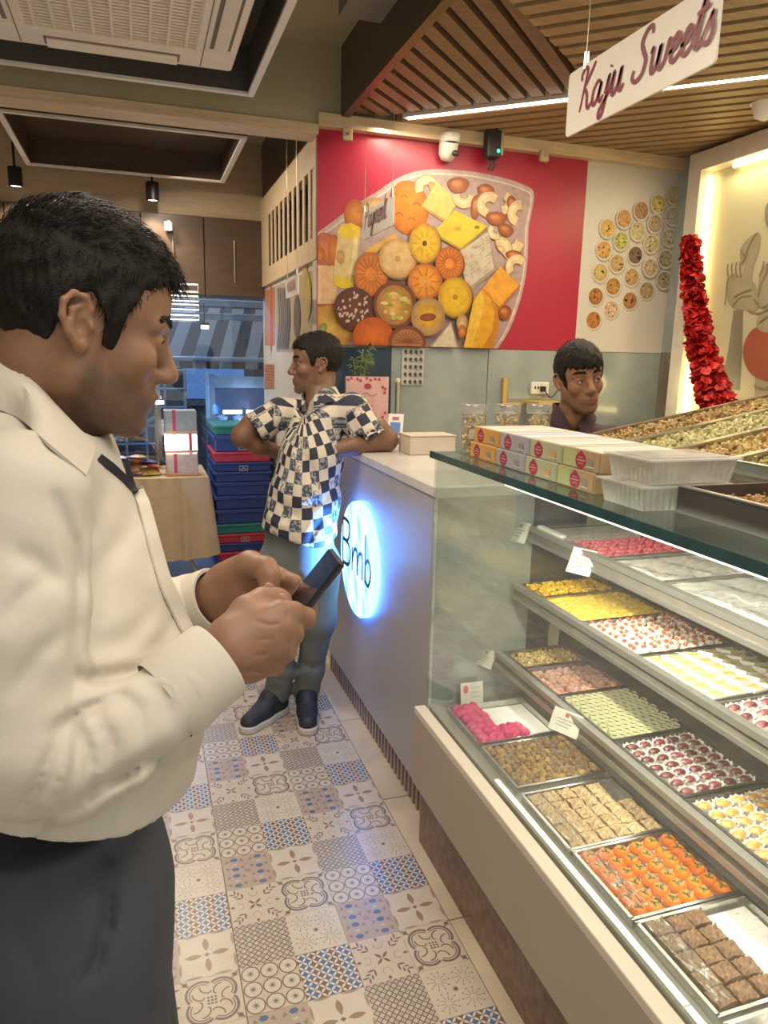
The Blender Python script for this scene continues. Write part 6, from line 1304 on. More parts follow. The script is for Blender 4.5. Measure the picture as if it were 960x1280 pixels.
def bbox(pts, pad): p = np.array(pts); return p.min(0) - pad, p.max(0) + pad

# ---------------------------------------------------------------- man in the white shirt looking at his phone
def man_one():
    S = 1.147; D = lambda px, py, d: CO + ray(px, py) * (d * S)  # figure scaled about the camera: pixel depths and most radii multiplied by this factor
    R = frame(math.radians(9), math.radians(15), 0.0); s = 0.96; l = frame(math.radians(4))[:, 1]; fw = frame(math.radians(4))[:, 0]
    c = D(103, 405, .69) - R @ np.array((-.008, -.082, 0)) * s
    Hn = D(88, 1160, .715); off = np.array((Hn[0], Hn[1] + .09, 0.0)); root = thing('person', 'person in a white shirt and dark trousers looking down at a phone', 'person', tuple(off))
    nb = D(40, 540, .785)
    def fhead(P):
        L = ((P - c.astype(np.float32)) @ R.astype(np.float32)) / np.float32(s); d = skull(L, slit=.0022, lidz=-.004, full=1.06) * s
        n = rc(P, c + R @ np.array((-.030, 0, -.045)), nb, .056, .062); n2 = rc(P, c + R @ np.array((.02, 0, -.07)), nb + fw * .02, .035, .055); d = smin(d, smin(n, n2, .02), .022); return d
    lo, hi = bbox([c + R @ np.array(q) for q in ((.13, .10, .14), (-.12, -.10, .14), (.13, -.1, -.13), (-.12, .1, -.1))] + [nb], .02); lo[2] = nb[2] - .06
    sdfmesh('head', fhead, lo, hi, .0021, SKIN, root, off, lambda v: skin_colour((v - c) @ R / s, stub=.85))
    fh = lambda P: hair_sdf(((P - c.astype(np.float32)) @ R.astype(np.float32)) / np.float32(s), (.011, .007, .017), tuft=.006) * s
    hm = sdfmesh('hair', fh, *bbox([c + R @ np.array(q) for q in ((.13, .12, .16), (-.14, -.12, .16), (.13, -.12, -.1), (-.14, .12, -.1))], .0), .0030, HAIR, root, off, it=1)
    strands('hair_strands', hm, R, c, s, root, off, 5200, .030, 3, lift=.30)
    eyes(R, c, s, root, off, gaze=(.8, 0, -.6)); brows(R, c, s, root, off)
    # shirt
    T = .785; Sn = D(22, 628, .615); Sf = Sn + l * .41 + fw * .02
    tor = [(D(20, 590, T), .092), (D(26, 670, T), .120), (D(46, 770, T - .005), .138), (D(74, 872, T - .01), .146), (D(62, 975, T - .01), .137), (D(52, 1060, T - .01), .122)]
    arm = [(Sn, .062), (D(14, 780, .60), .060), (D(26, 925, .592), .056)]
    fore = [(D(26, 925, .592), .056), (D(90, 940, .600), .050), (D(150, 912, .617), .040), (D(222, 864, .645), .036), (D(274, 824, .668), .0345)]
    fe = D(60, 830, .98); far = [(Sf, .06), (fe, .052), (D(180, 790, .92), .042), (D(236, 762, .875), .035), (D(271, 748, .855), .034)]
    tor, arm, fore, far = [[(p, r * S) for p, r in q] for q in (tor, arm, fore, far)]
    hemA, hemB = D(30, 1018, .62), D(216, 984, .74); hn = np.cross(hemB - hemA, l); hn /= np.linalg.norm(hn); hn = hn if hn[2] > 0 else -hn; hn = hn.astype(np.float32)
    cr = [((70, 622), (92, 680), (99, 745), (91, 815), (94, 880), 8, .010), ((64, 915), (90, 896), (118, 884), (150, 868), 8, .012), ((92, 897), (70, 930), (46, 985), (26, 1012), 9, .010), ((92, 900), (84, 945), (64, 1010), 8, .009), ((98, 905), (112, 945), (112, 992), 8, .008),
          ((118, 890), (138, 925), (140, 968), 9, .007), ((150, 868), (172, 886), (176, 925), 9, .007), ((182, 852), (204, 868), (208, 900), 9, .006), ((206, 838), (228, 852), (246, 882), 6, .004),
          ((62, 720), (30, 745), (4, 780), 11, .006), ((84, 790), (50, 815), (14, 870), 12, .006), ((20, 690), (50, 705), (80, 735), 12, .006),
          ((168, 655), (140, 690), (116, 730), 14, .006), ((126, 735), (112, 780), (104, 830), 12, .006), ((232, 818), (180, 838), (120, 848), (96, 846), 10, .009), ((195, 760), (160, 800), (110, 815), 14, .005), ((150, 570), (125, 630), (112, 680), 18, .004), ((215, 770), (205, 800), (170, 825), 11, .005),
          ((205, 938), (165, 962), (120, 988), (88, 1014), 9, .012), ((240, 905), (232, 945), (208, 985), 8, .006), ((150, 1010), (156, 1045), 9, -.004), ((60, 1018), (40, 1045), 9, .006), ((180, 960), (175, 1000), 10, -.004)]
    def cuff(P, a, q):   # cut the sleeve square and hollow its end
        (p0, _), (p1, r1) = q[-2:]; ax = ((p1 - p0) / np.linalg.norm(p1 - p0)).astype(np.float32); Q = P - p1.astype(np.float32); v = Q @ ax; rad = np.linalg.norm(Q - v[:, None] * ax, axis=1)
        return smax(smax(a, v + .02, .002), -np.maximum(rad - (r1 - .006), -v - .05), .002)
    def fshirt(P):
        P2, dz = pxd(P)
        t = chain(P, tor, .03, l, 1.36); t = smin(t, rc(P, Sn, Sf, .064, .064), .05); t = smin(t, rc(P, nb, nb + l * .001 - np.array((0, 0, .05)), .075, .085), .04)
        a = smin(chain(P, arm, .03), cuff(P, chain(P, fore, .025), fore), .012); b = cuff(P, chain(P, far, .03), far); d = smin(smin(t, a, .010), b, .012)
        for q in cr: d = crease(P2, d, q[:-2], q[-2] * 1.05, q[-1] * 1.1 * np.clip((T * S - .02 - dz) / .03, 0, 1))
        d = d + .0012 * np.sin(P[:, 2] * 75 + P[:, 0] * 40) * np.sin(P[:, 1] * 50 + P[:, 2] * 30)
        d = smax(d, -((P - hemA.astype(np.float32)) @ hn), .006)
        # neck opening
        d = smax(d, -rc(P, nb + np.array((0, 0, .03)) + fw * .01, c + R @ np.array((.0, 0, -.06)), .064, .075), .006)
        return d
    SH = mat('white_shirt_cotton', (.61, .575, .50), .75, var=.03, scale=9, bump=.15, bscale=900)
    lo, hi = bbox([p for p, r in tor + arm + fore + far], .19); lo[2] = min(hemA[2], hemB[2]) - .06; hi[2] = nb[2] + .07
    sdfmesh('shirt', fshirt, lo, hi, .0045, SH, root, off, it=1)
    for q in (fore, far):
        (p0, _), (p1, r1) = q[-2:]; ax = (p1 - p0) / np.linalg.norm(p1 - p0); Rz = Vector((0, 0, 1)).rotation_difference(Vector(ax)).to_matrix(); r = r1 + .0035
        MB().lathe([(r + .0015, -.068), (r + .003, -.060), (r + .0015, -.004), (r, .0), (r - .004, -.001), (r - .006, -.03)], n=44, R=Rz, caps=False).build('cuff', SH, root, loc=tuple(p1 - off), smooth=60)
    # collar leaf, far collar, dark tie strap lying on the shirt
    fb = lambda P: fshirt(P)
    top = [(-40, 395, .765), (-12, 418, .735), (25, 452, .718), (62, 496, .712), (96, 532, .722), (120, 556, .738)]; bot = [(-45, 478), (-15, 505), (22, 522), (50, 545), (80, 570), (108, 594)]
    B_ = [D(px, py, min(hit(fb, px, py, .5, .95) - .006, .74)) for px, py in bot]; A_ = [D(*q) for q in top]; rows = [A_, [(a * .62 + b * .38) - ray(60, 500) * .014 for a, b in zip(A_, B_)], [(a * .3 + b * .7) - ray(60, 500) * .009 for a, b in zip(A_, B_)], B_]
    rows = [crom(r, 4) for r in rows]; loft(rows, 'collar', SH, root, off, th=-.003)
    fc_ = [[D(104, 533, .80), D(122, 534, .82), D(140, 540, .83)], [D(110, 548, .79), D(132, 556, .81), D(150, 566, .82)], [D(124, 566, .768), D(138, 576, .79), D(153, 588, .81)]]; loft(fc_, 'collar', SH, root, off, th=-.003)
    Lr, Rr = [], []
    for px, py in crom([(166, 612), (177, 652), (189, 697), (203, 742), (219, 776), (236, 806)], 5):
        d0 = hit(fb, px, py, .5, .95); Lr.append(D(px, py, d0 - .0035)); Rr.append(D(px + 13, py - 5, min(hit(fb, px + 13, py - 5, .5, .95), d0 + .03) - .003))
    loft([Lr, [(a + b) / 2 - ray(200, 700) * .003 for a, b in zip(Lr, Rr)], Rr], 'placket', SH, root, off, th=-.003)
    TIE = mat('navy_strap', (.025, .028, .055), .6, var=.1, scale=80)
    def strap(cl, wd, nm='tie'):
        q = crom(cl, 5); Lr, Rr = [], []
        for i, p in enumerate(q):
            t = q[min(i + 1, len(q) - 1)] - q[max(i - 1, 0)]; t = t / (np.linalg.norm(t) + 1e-9); n = np.array((-t[1], t[0])) * wd[min(int(i / len(q) * len(wd)), len(wd) - 1)] / 2
            for a, S_ in ((p + n, Lr), (p - n, Rr)): S_.append(D(a[0], a[1], hit(fb, p[0], p[1], .5, .92) - .004))
        loft([Lr, Rr], nm, TIE, root, off, th=-.0025)
    strap([(122, 574), (140, 588), (160, 608), (172, 626), (181, 644)], [17, 17, 16, 13, 12]); strap([(158, 574), (162, 592), (167, 612)], [6, 7, 8]); strap([(-12, 480), (12, 500), (36, 522)], [14, 12, 6])
    # trousers, belt, shoes
    w0, w1 = D(52, 1010, T - .005), D(66, 1120, T); hip = [(w0, .115 * S), (w1, .120 * S), (D(72, 1200, T + .005), .108 * S)]
    nl, fl_ = Hn, Hn + l * .18
    def ftr(P):
        P2, dz = pxd(P); t = chain(P, hip, .03, l, 1.3)
        for h_, dx in ((nl, 0), (fl_, .03)): t = smin(t, chain(P, [(h_ + fw * .005, .100), (np.array((h_[0] + fw[0] * (.02 + dx), h_[1], .52)), .082), (np.array((h_[0] + dx, h_[1], .07)), .062)], .03), .03)
        for q in (((131, 1052), (139, 1095), (137, 1140), (122, 1195), (106, 1228), 7, .016), ((120, 1100), (112, 1160), (100, 1220), 8, -.004), ((60, 1250), (40, 1200), (10, 1150), 8, .004), ((200, 1030), (198, 1150), (196, 1280), 3, -.003)): t = crease(P2, t, q[:-2], max(q[-2], 6), q[-1] * (dz < T * S))
        return smax(t, P[:, 2] - w0[2] - .035, .004)
    TRM = mat('charcoal_trousers', (.055, .063, .085), .7, var=.08, scale=20, bump=.2, bscale=700)
    lo, hi = bbox([w0, w1, nl, fl_], .20); lo[2] = .02; hi[2] = w0[2] + .05; sdfmesh('trousers', ftr, lo, hi, .0085, TRM, root, off, it=1)
    fbelt = lambda P: smax(np.abs(chain(P, hip, .03, l, 1.3) - .002) - .004, np.abs((P - hemA.astype(np.float32)) @ hn + .014) - .018, .002)
    lo, hi = bbox([w0], .27); lo[2] = w0[2] - .16; hi[2] = w0[2] + .10; sdfmesh('belt', fbelt, lo, hi, .005, mat('brown_black_belt', (.045, .035, .03), .4), root, off)
    for h_, dx in ((nl, 0), (fl_, .03)):
        p = np.array((h_[0] + dx, h_[1], 0)); f = lambda P: smax(smin(rc(P, p + fw * -.03 + (0, 0, .045), p + fw * .15 + (0, 0, .035), .043, .038), rc(P, p + (0, 0, .06), p + (0, 0, .10), .045, .045), .03), -P[:, 2] + .0, .004)
        lo, hi = bbox([p - fw * .1, p + fw * .22], .06); lo[2] = -.01; hi[2] = .12; sdfmesh('shoe', f, lo, hi, .006, BLACK, root, off)
    # hands
    def ch(*q): return [(D(a, b, d), r * S) for a, b, d, r in q]
    def fr_(P):
        d = None
        for q in (ch((262, 835, .668, .027), (292, 815, .678, .026), (322, 800, .690, .024)), ch((290, 800, .68, .020), (326, 778, .69, .0155), (350, 768, .695, .0135)), ch((290, 808, .68, .022), (330, 792, .688, .017), (352, 786, .690, .014)), ch((290, 818, .68, .022), (322, 812, .688, .016), (345, 808, .690, .0135)), ch((290, 828, .68, .019), (314, 830, .69, .015), (332, 827, .694, .0125))):
            e = chain(P, q, .012); d = e if d is None else smin(d, e, .012)
        for q in (ch((350, 768, .695, .0128), (366, 767, .708, .0112), (382, 772, .722, .0098), (384, 775, .735, .009)), ch((352, 786, .690, .0132), (364, 792, .706, .0115), (362, 786, .730, .0100), (352, 778, .742, .009)), ch((345, 808, .690, .0128), (356, 813, .706, .0112), (352, 804, .728, .0098), (342, 796, .740, .009)), ch((332, 827, .694, .0115), (342, 831, .708, .0100), (337, 820, .726, .0088), (330, 812, .736, .008))): d = smin(d, chain(P, q, .006), .006)
        d = smin(d, chain(P, ch((292, 792, .684, .019), (310, 766, .700, .0165), (328, 752, .715, .0130), (346, 750, .724, .0112), (353, 752, .727, .0098)), .008), .010)
        P2, dz = pxd(P)
        for q in (((300, 842), (316, 838), (332, 842), 2.5, .0025), ((318, 776), (340, 782), (350, 778), 2, .0018), ((322, 800), (340, 798), 2, .0018), ((318, 820), (334, 818), 2, .0018), ((358, 762), (359, 776), 1.6, .0012), ((338, 744), (340, 756), 1.4, .0012)): d = crease(P2, d, q[:-2], q[-2], q[-1])
        return d
    def fl2(P):
        d = None
        for q in (ch((258, 752, .862, .027), (280, 742, .852, .027), (305, 735, .842, .026), (328, 730, .838, .020)), ch((285, 725, .848, .022), (310, 712, .838, .017), (330, 712, .832, .0135)), ch((280, 760, .855, .020), (305, 757, .845, .018), (328, 750, .838, .014))):
            e = chain(P, q, .012); d = e if d is None else smin(d, e, .014)
        for q in (ch((330, 712, .832, .0125), (348, 722, .822, .0110), (368, 728, .812, .0092)), ch((330, 728, .836, .0125), (356, 738, .825, .011), (388, 751, .800, .0090)), ch((328, 742, .838, .0120), (356, 752, .826, .0105), (388, 766, .798, .0088)), ch((326, 754, .838, .011), (345, 764, .828, .0095), (362, 770, .81, .0082))): d = smin(d, chain(P, q, .006), .006)
        d = smin(d, chain(P, ch((290, 720, .835, .018), (312, 706, .818, .0150), (332, 711, .802, .0125), (337, 722, .794, .0115), (336, 735, .788, .0100)), .008), .010); return d
    hc = lambda v: np.tile(np.array((.275, .146, .092), np.float32), (len(v), 1))
    for f, pts in ((fr_, [D(262, 835, .668), D(378, 771, .722), D(330, 750, .715), D(352, 778, .742), D(332, 845, .69)]), (fl2, [D(258, 752, .862), D(388, 766, .798), D(388, 751, .8), D(312, 706, .818), D(336, 735, .788)])):
        sdfmesh('hand', f, *bbox(pts, .035), .0021, SKIN, root, off, hc)
    for q, u in (((352, 750, .7155), 0), ((336, 736, .7775), 1)):
        p = D(*q); MB().ell((0, 0, 0), (.007, .0022, .008), n=10, m=6).build('thumbnail', mat('nail', (.50, .30, .22), .3), root, loc=tuple(p - off))
    # phone
    a, b, dd = D(322, 806, .782), D(344, 816, .722), D(404, 700, .782); u = dd - a; u /= np.linalg.norm(u); v = b - a; v -= u * (v @ u); v /= np.linalg.norm(v); n = np.cross(u, v); n = n if n[0] < 0 else -n
    ph = thing('smartphone', 'dark smartphone held in both hands by the person in white', 'phone', tuple(a)); Mx = Matrix(np.stack([v, u, n], 1).tolist()).to_4x4(); wd, ln = .070, .150
    for nm, bb, m in (('case', MB().box((0, 0, -.004), (wd, ln, .004), bev=.003), mat('phone_case', (.012, .014, .022), .35)), ('screen', MB().box((.003, .003, .0040), (wd - .003, ln - .003, .0046)), mat('phone_screen', (.008, .010, .02), .06, spec=.9)), ('camera_bump', MB().box((.045, ln - .035, -.006), (.064, ln - .008, -.004), bev=.001), BLACK)):
        o = bb.build(nm, m, ph); o.data.transform(Mx)

# ---------------------------------------------------------------- checked shirt cloth: squares follow the garment (u round the body, v up)
def check_mat():
    m, nt, b = _nodes('checked_shirt_cloth'); L = nt.links.new; at = nt.nodes.new('ShaderNodeVertexColor'); at.layer_name = 'Col'
    sp = nt.nodes.new('ShaderNodeSeparateXYZ'); L(at.outputs['Color'], sp.inputs[0]); N = lambda op, a, bb=None: _mth(nt, op, a, bb)
    u, v = sp.outputs[0], sp.outputs[1]; fu, fv = N('FLOOR', u), N('FLOOR', v); par = N('MODULO', N('ADD', N('ADD', fu, fv), 100.0), 2.0)
    cx = nt.nodes.new('ShaderNodeCombineXYZ'); L(fu, cx.inputs[0]); L(fv, cx.inputs[1]); wn = nt.nodes.new('ShaderNodeTexWhiteNoise'); L(cx.outputs[0], wn.inputs[0])
    c2 = nt.nodes.new('ShaderNodeCombineXYZ'); L(u, c2.inputs[0]); L(v, c2.inputs[1]); no = nt.nodes.new('ShaderNodeTexNoise'); no.inputs['Scale'].default_value = 3.2; no.inputs['Detail'].default_value = 3; L(c2.outputs[0], no.inputs['Vector'])
    def mix(f, a, bb):
        x = nt.nodes.new('ShaderNodeMix'); x.data_type = 'RGBA'
        if hasattr(f, 'links'): L(f, x.inputs[0])
        for s_, q in ((6, a), (7, bb)):
            if hasattr(q, 'links'): L(q, x.inputs[s_])
            else: x.inputs[s_].default_value = (*q, 1)
        return x.outputs[2]
    motif = N('GREATER_THAN', no.outputs['Fac'], .53); dark = mix(N('GREATER_THAN', wn.outputs['Value'], .55), (.022, .026, .05), mix(motif, (.05, .06, .10), (.26, .28, .27)))
    pale = mix(N('GREATER_THAN', wn.outputs['Value'], .62), (.60, .54, .44), mix(motif, (.60, .54, .44), (.20, .20, .20)))
    L(mix(par, dark, pale), b.inputs['Base Color']); b.inputs['Roughness'].default_value = .75; return m
def _mth(nt, op, a, b=None):
    n = nt.nodes.new('ShaderNodeMath'); n.operation = op
    for i, q in ((0, a), (1, b)):
        if q is None: continue
        if hasattr(q, 'links'): nt.links.new(q, n.inputs[i])
        else: n.inputs[i].default_value = q
    return n.outputs[0]
def head_for(name_root, off, c, R, s, nb, stub, gaze, slit, hairkw, nstr, seed, vox=.0032, full=1.0, base=SKINC, lidz=0.0, nr=.056):
    c32, R32 = c.astype(np.float32), R.astype(np.float32)
    def f(P):
        d = skull((P - c32) @ R32 / np.float32(s), slit=slit, full=full, lidz=lidz) * s; return smin(d, smin(rc(P, c + R @ np.array((-.028, 0, -.05)) * s, nb, .052 * s, nr * s), rc(P, c + R @ np.array((.015, 0, -.07)) * s, nb, .035 * s, nr * .9 * s), .02), .02)
    cs_ = [c + R @ np.array(q) * s for q in ((.13, .11, .15), (-.12, -.11, .15), (.13, -.11, -.13), (-.12, .11, -.1), (.13, .11, -.13), (-.12, -.11, -.1))]
    lo, hi = bbox(cs_ + [nb], .012); lo[2] = min(lo[2], nb[2] - .05); sdfmesh('head', f, lo, hi, vox, SKIN, name_root, off, lambda v: skin_colour((v - c) @ R / s, base=base, stub=stub))
    fh = lambda P: hair_sdf((P - c32) @ R32 / np.float32(s), **hairkw) * s
    hm = sdfmesh('hair', fh, *bbox(cs_, .02), vox, HAIR, name_root, off); strands('hair_strands', hm, R, c, s, name_root, off, nstr, .022, seed, lift=.22); eyes(R, c, s, name_root, off, gaze=gaze); brows(R, c, s, name_root, off, seed)
def man_two():
    yaw = math.radians(173); R = frame(yaw, .02, 0.0); s = .99; by = math.radians(208); fb = frame(by); fw, l = fb[:, 0], fb[:, 1]
    c = D(401, 457, 3.0) - R @ np.array((-.008, .078, 0)) * s; off = np.array((.56, 3.05, 0)); root = thing('person', 'person in a checked shirt and grey jeans leaning an arm on the counter', 'person', tuple(off))
    nb = D(399, 503, 3.06); head_for(root, off, c, R, s, nb, .45, (1, 0, 0), .0042, dict(vol=(.008, .004, .012), fringe=.012, tuft=.004, seed=2.0), 1600, 5, base=(.20, .105, .064))
    px = .00335; T = 3.06
    tor = [(D(396, 530, T), .095), (D(388, 572, T), .125), (D(380, 622, T), .138), (D(374, 664, T), .140), (D(374, 700, T), .13)]
    Ls, Rs = D(440, 512, T - .02), D(350, 517, T + .06); Le, Re = D(463, 551, 3.04), D(318, 537, 3.10); le, re = D(483, 550, 3.07), D(303, 545, 3.10); lm, rm = D(470, 532, 3.04), D(318, 522, 3.10)
    def fs(P):
        P2, dz = pxd(P); t = chain(P, tor, .04, l, 1.12); t = smin(t, rc(P, Ls, Rs, .066, .062), .06); t = smin(t, rc(P, nb + (0, 0, -.02), nb - (0, 0, .08), .06, .09), .04)
        for a, b_, r0, r1 in ((Ls, Le, .070, .080), (Rs, Re, .068, .070)):
            ax = ((b_ - a) / np.linalg.norm(b_ - a)).astype(np.float32); q = rc(P, a, b_ + ax * .05, r0, r1 + .004); Q = P - b_.astype(np.float32); v = Q @ ax; rad = np.linalg.norm(Q - v[:, None] * ax, axis=1); q = smax(smax(q, v, .003), -np.maximum(rad - r1 + .006, -v - .03), .003); t = smin(t, q, .02)
        for q in (((366, 545), (385, 580), (400, 610), 6, .012), ((335, 610), (360, 640), (380, 650), 6, .010), ((430, 590), (405, 625), (372, 640), 6, .009), ((440, 520), (448, 550), (440, 580), 5, .012), ((352, 530), (345, 570), (335, 600), 5, .010), ((368, 600), (362, 640), (352, 672), 2.5, .008), ((330, 640), (345, 655), (365, 660), 4, -.008), ((408, 640), (395, 660), (385, 680), 4, .008)): t = crease(P2, t, q[:-2], q[-2], q[-1])
        t = smax(t, rc(P, nb + np.array((0, 0, .05)), nb + fw * .06 + np.array((0, 0, .00)), .062, .058) * -1, .005); t = smax(t, -rc(P, nb + fw * .10 + (0, 0, .02), nb + fw * .13 + (0, 0, -.10), .045, .008), .006)
        hz = D(374, 676, 2.95)[2]; return smax(t, hz + .025 * np.sin(P[:, 0] * 16 + .5) - P[:, 2], .006)
    cc = tor[2][0]
    def uv(v):
        Q = v - cc; a = np.arctan2(Q @ l, Q @ fw); tA = np.minimum(np.linalg.norm(v - Ls, axis=1), 9); along = (v - Ls) @ (le - Ls) / np.linalg.norm(le - Ls); armL = None
        o = np.zeros((len(v), 3), np.float32); o[:, 0] = a * .17 / .046 + 40; o[:, 1] = v[:, 2] / .046 + .35 * np.sin(a * 2)
        for A_, E_ in ((Ls, Le), (Rs, Re)):
            ax = (E_ - A_) / np.linalg.norm(E_ - A_); K_ = v - A_; t = K_ @ ax; e1 = np.cross(ax, fw); e1 /= np.linalg.norm(e1); e2 = np.cross(ax, e1); pr = K_ - t[:, None] * ax; r = np.linalg.norm(pr, axis=1); m = (t > .012) & (r < .105) & (np.abs((v - cc) @ l) > .135)
            o[m, 0] = np.arctan2(pr[m] @ e1, pr[m] @ e2) * .075 / .046 + 20; o[m, 1] = t[m] / .046 + 7
        return o
    CHK = check_mat(); lo, hi = bbox([p for p, r in tor] + [Ls, Rs, Le, Re], .16); lo[2] = D(374, 690, 3)[2]; hi[2] = nb[2] + .08; sdfmesh('shirt', fs, lo, hi, .0072, CHK, root, off, uv)
    # open collar
    for sg in (1, -1):
        f0 = fw * math.cos(.35 * sg) + l * math.sin(.35 * sg)
        rows = [[nb + (fw * math.cos(a) + l * math.sin(a)) * .066 + np.array((0, 0, .066 - .075 * math.exp(-(a / .7) ** 2))) for a in np.linspace(.25 * sg, 2.9 * sg, 10)], [nb + (fw * math.cos(a) + l * math.sin(a)) * (.098 + .02 * math.exp(-(a / .6) ** 2)) + np.array((0, 0, .012 - .085 * math.exp(-(a / .8) ** 2))) for a in np.linspace(.35 * sg, 2.9 * sg, 10)]]
        o = loft(rows, 'collar', CHK, root, off, th=.003 * sg); at = o.data.color_attributes.new('Col', 'FLOAT_COLOR', 'POINT'); n = len(o.data.vertices); co = np.empty(n * 3, np.float32); o.data.vertices.foreach_get('co', co); a4 = np.ones((n, 4), np.float32); a4[:, :3] = uv(co.reshape(-1, 3) + off); at.data.foreach_set('color', a4.ravel())
    # arms and hands
    hand1 = D(397, 590, 2.98); w1 = D(404, 566, 2.99)
    def fa(P):
        d = chain(P, [(D(472, 536, 3.05), .048), (le, .046), (D(445, 557, 3.02), .038), (w1, .028), (D(398, 578, 2.985), .028)], .02); kn = D(394, 588, 2.98)
        for k, (dx, dy, ln) in enumerate(((-6, 4, 16), (-2, 6, 19), (2, 6, 19), (6, 5, 15))):
            b0 = D(395 + dx, 584 + dy * .5, 2.98 - .006 * k); m_ = D(393 + dx * 1.1, 584 + dy + ln * .45, 2.975 - .006 * k); e = D(395 + dx, 584 + dy + ln * .8, 2.985 - .004 * k); d = smin(d, chain(P, [(D(400, 574, 2.985), .018), (b0, .0115), (m_, .0105), (e, .009)], .005), .006)
        return smin(d, chain(P, [(w1, .020), (D(408, 580, 2.96), .013), (D(409, 593, 2.955), .010)], .008), .008)
    ac = lambda v: np.tile(np.array((.20, .105, .064), np.float32), (len(v), 1))
    sdfmesh('arm', fa, *bbox([D(472, 536, 3.05), le, w1, D(392, 606, 2.98), D(409, 596, 2.955)], .055), .0042, SKIN, root, off, ac)
    rw = D(338, 562, 3.20)
    def fa2(P):
        d = chain(P, [(D(316, 528, 3.10), .046), (re, .046), (D(322, 556, 3.14), .038), (rw, .029), (D(352, 568, 3.25), .03)], .02)
        for k in range(4): d = smin(d, chain(P, [(D(350, 562 + 4 * k, 3.25), .014), (D(362, 566 + 5 * k, 3.28), .010), (D(372, 570 + 5 * k, 3.27), .008)], .004), .006)
        return d
    sdfmesh('arm', fa2, *bbox([D(316, 528, 3.10), re, rw, D(372, 585, 3.28)], .06), .0055, SKIN, root, off, ac)
    # jeans
    fl_, fr_ = D(346, 868, 3.30), D(383, 860, 3.32); fl_[2] = fr_[2] = .10; hw = D(374, 665, 3.08)
    def fj(P):
        P2, dz = pxd(P); t = chain(P, [(hw, .135), (D(374, 706, 3.11), .140)], .03, l, 1.15)
        t = smin(t, chain(P, [(D(350, 706, 3.09), .098), (D(350, 775, 3.12), .078), (D(352, 838, 3.24), .058), (fl_, .060)], .04), .04); t = smin(t, chain(P, [(D(398, 706, 3.12), .100), (D(396, 772, 3.17), .080), (D(388, 835, 3.28), .058), (fr_, .060)], .04), .03)
        for q in (((374, 720), (374, 780), (370, 840), 4, .012), ((352, 832), (370, 842), (388, 838), 4, -.008), ((340, 826), (356, 836), (372, 834), 3, .010), ((376, 828), (392, 836), (404, 830), 3, .010), ((340, 846), (360, 852), (372, 848), 3, .008), ((334, 690), (346, 706), (360, 712), 3, .006)): t = crease(P2, t, q[:-2], q[-2], q[-1])
        return smax(smax(t, P[:, 2] - hw[2] - .02, .005), .062 - P[:, 2], .01)
    lo, hi = bbox([hw, fl_, fr_, D(350, 706, 3.09), D(398, 706, 3.12)], .18); lo[2] = .04; sdfmesh('jeans', fj, lo, hi, .0095, mat('grey_jeans', (.15, .17, .17), .8, var=.12, scale=14, bump=.2, bscale=500), root, off)
    SHO, SOL = mat('navy_sneaker', (.022, .026, .04), .6, var=.2, scale=60), mat('white_sole', (.55, .53, .5), .5)
    for heel, toe in ((fl_, D(328, 882, 3.22)), (fr_, D(384, 873, 3.22))):
        h0 = np.array((heel[0], heel[1], 0)); t0 = np.array((toe[0], toe[1], 0)); dv = (t0 - h0) / np.linalg.norm(t0 - h0); sd = np.cross(dv, (0, 0, 1)); h0 = h0 - dv * .05; L_ = .285
        def fsh(P):
            d = smin(rc(P, h0 + dv * .05 + (0, 0, .062), h0 + dv * .10 + (0, 0, .095), .044, .046), chain(P, [(h0 + dv * .04 + np.array((0, 0, .050)), .043), (h0 + dv * .15 + np.array((0, 0, .050)), .044), (h0 + dv * .235 + np.array((0, 0, .036)), .040)], .02), .03); return smax(d, .026 - P[:, 2], .004)
        lo, hi = bbox([h0, h0 + dv * .27], .065); lo[2] = .01; hi[2] = .155; sh = sdfmesh('shoe', fsh, lo, hi, .006, SHO, root, off)
        def fso(P):
            d = chain(P * np.array((1, 1, .35), np.float32), [(h0 + dv * .035, .047), (h0 + dv * .15, .047), (h0 + dv * .24, .044)], .02); return smax(smax(d, P[:, 2] - .032, .003), .0005 - P[:, 2], .003)
        lo[2] = -.006; hi[2] = .05; o = sdfmesh('sole', fso, lo, hi, .005, SOL, sh, off)
        for k in range(4): q = h0 + dv * (.12 + .025 * k) + np.array((0, 0, .099 - .011 * k)); MB().tube([q - sd * .024 - np.array((0, 0, .008)), q + np.array((0, 0, .003)), q + sd * .024 - np.array((0, 0, .008))], .0032, n=5).build('lace', mat('dark_lace', (.05, .05, .06), .7), sh, off=off)
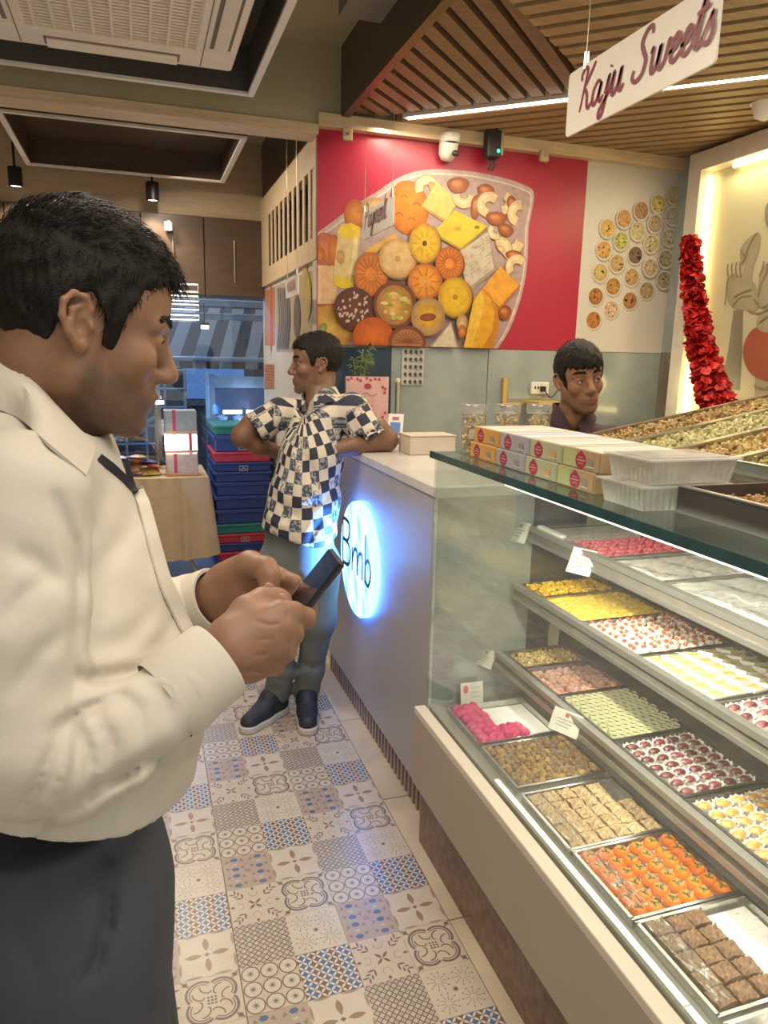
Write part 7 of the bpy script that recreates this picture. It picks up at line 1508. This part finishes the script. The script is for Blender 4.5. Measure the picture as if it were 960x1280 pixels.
def man_three():
    R = frame(math.radians(-101), .05, .14); s = 1.0; c = D(727, 472, 2.70) - R @ np.array((.02, 0, .01)); off = np.array((1.52, 2.50, 0)); b = frame(math.radians(-108)); fw, l = b[:, 0], b[:, 1]
    off = np.array((c[0], c[1] + .06, 0)); root = thing('person', 'person in a dark maroon shirt standing behind the sweet counter looking sideways', 'person', tuple(off)); nb = c + np.array((.0, .045, -.150))
    head_for(root, off, c, R, s, nb, .55, (.9, .42, 0), .0052, dict(vol=(.012, .010, .018), fringe=.034, tuft=.010, seed=4.0), 1600, 8, base=(.28, .135, .072))
    P_ = lambda f_, l_, z: np.array((off[0], off[1], 0)) + fw * f_ + l * l_ + np.array((0, 0, z)); zs = nb[2] - .07
    Sl, Sr = P_(-.0, .175, zs - .02), P_(0, -.175, zs - .02)
    def fs(P):
        t = chain(P, [(P_(0, 0, zs - .02), .10), (P_(.02, 0, zs - .2), .125), (P_(.02, 0, zs - .45), .13), (P_(.01, 0, zs - .62), .13)], .04, l, 1.35); t = smin(t, rc(P, Sl, Sr, .062, .062), .06); t = smin(t, rc(P, nb, nb - (0, 0, .06), .06, .09), .04)
        for S_, sg in ((Sl, 1), (Sr, -1)): t = smin(t, chain(P, [(S_, .062), (P_(.0, .215 * sg, zs - .30), .052)], .03), .02)
        t = smax(t, -rc(P, nb + (0, 0, .05), nb + fw * .05 + (0, 0, .02), .060, .058), .005); t = smax(t, -rc(P, nb + fw * .09 + (0, 0, .02), nb + fw * .13 - (0, 0, .11), .050, .008), .006); return t + .002 * np.sin(P[:, 2] * 60 + P[:, 0] * 50)
    SM = mat('maroon_shirt', (.050, .022, .030), .75, var=.1, scale=12); lo, hi = bbox([P_(0, .3, zs), P_(0, -.3, zs - .75), P_(.1, 0, zs)], .12); hi[2] = zs + .1; sdfmesh('shirt', fs, lo, hi, .009, SM, root, off)
    for sg in (1, -1):
        rows = [[nb + (fw * math.cos(a) + l * math.sin(a)) * .064 + np.array((0, 0, .058 - .085 * math.exp(-(a / .7) ** 2))) for a in np.linspace(.2 * sg, 2.9 * sg, 10)], [nb + (fw * math.cos(a) + l * math.sin(a)) * (.095 + .02 * math.exp(-(a / .6) ** 2)) + np.array((0, 0, .015 - .10 * math.exp(-(a / .8) ** 2))) for a in np.linspace(.4 * sg, 2.9 * sg, 10)]]
        loft(rows, 'collar', SM, root, off, th=.003 * sg)
    for sg in (1, -1):
        e, w_ = P_(.0, .215 * sg, zs - .30), P_(.05, .20 * sg, zs - .53)
        def fa(P):
            d = chain(P, [(e, .042), (w_, .028), (w_ + fw * .05 - np.array((0, 0, .04)), .03)], .02)
            for k in range(4): q = w_ + fw * .06 + l * (.012 * (k - 1.5)) - np.array((0, 0, .06)); d = smin(d, chain(P, [(q, .011), (q + fw * .02 - np.array((0, 0, .035)), .010), (q + fw * .012 - np.array((0, 0, .065)), .008)], .004), .005)
            return d
        sdfmesh('arm', fa, *bbox([e, w_, w_ + fw * .1 - np.array((0, 0, .14))], .06), .007, SKIN, root, off, lambda v: np.tile(np.array((.20, .105, .064), np.float32), (len(v), 1)))
    def fl(P):
        d = chain(P, [(P_(.01, 0, zs - .6), .125), (P_(.01, 0, .82), .13)], .03, l, 1.3)
        for sg in (1, -1): d = smin(d, chain(P, [(P_(.01, .09 * sg, .78), .09), (P_(.02, .10 * sg, .45), .07), (P_(0, .10 * sg, .07), .06)], .03), .03)
        return d
    lo, hi = bbox([P_(0, .2, 0), P_(0, -.2, zs - .58)], .13); lo[2] = .01; sdfmesh('trousers', fl, lo, hi, .014, mat('charcoal_trousers', (.055, .063, .085), .7), root, off)
    for sg in (1, -1):
        f = lambda P: smax(rc(P, P_(-.03, .1 * sg, .05), P_(.15, .11 * sg, .04), .045, .04), -P[:, 2], .004); lo, hi = bbox([P_(-.03, .1 * sg, .05), P_(.15, .11 * sg, .04)], .06); lo[2] = -.01; sdfmesh('shoe', f, lo, hi, .008, BLACK, root, off)
man_one(); man_two(); man_three()
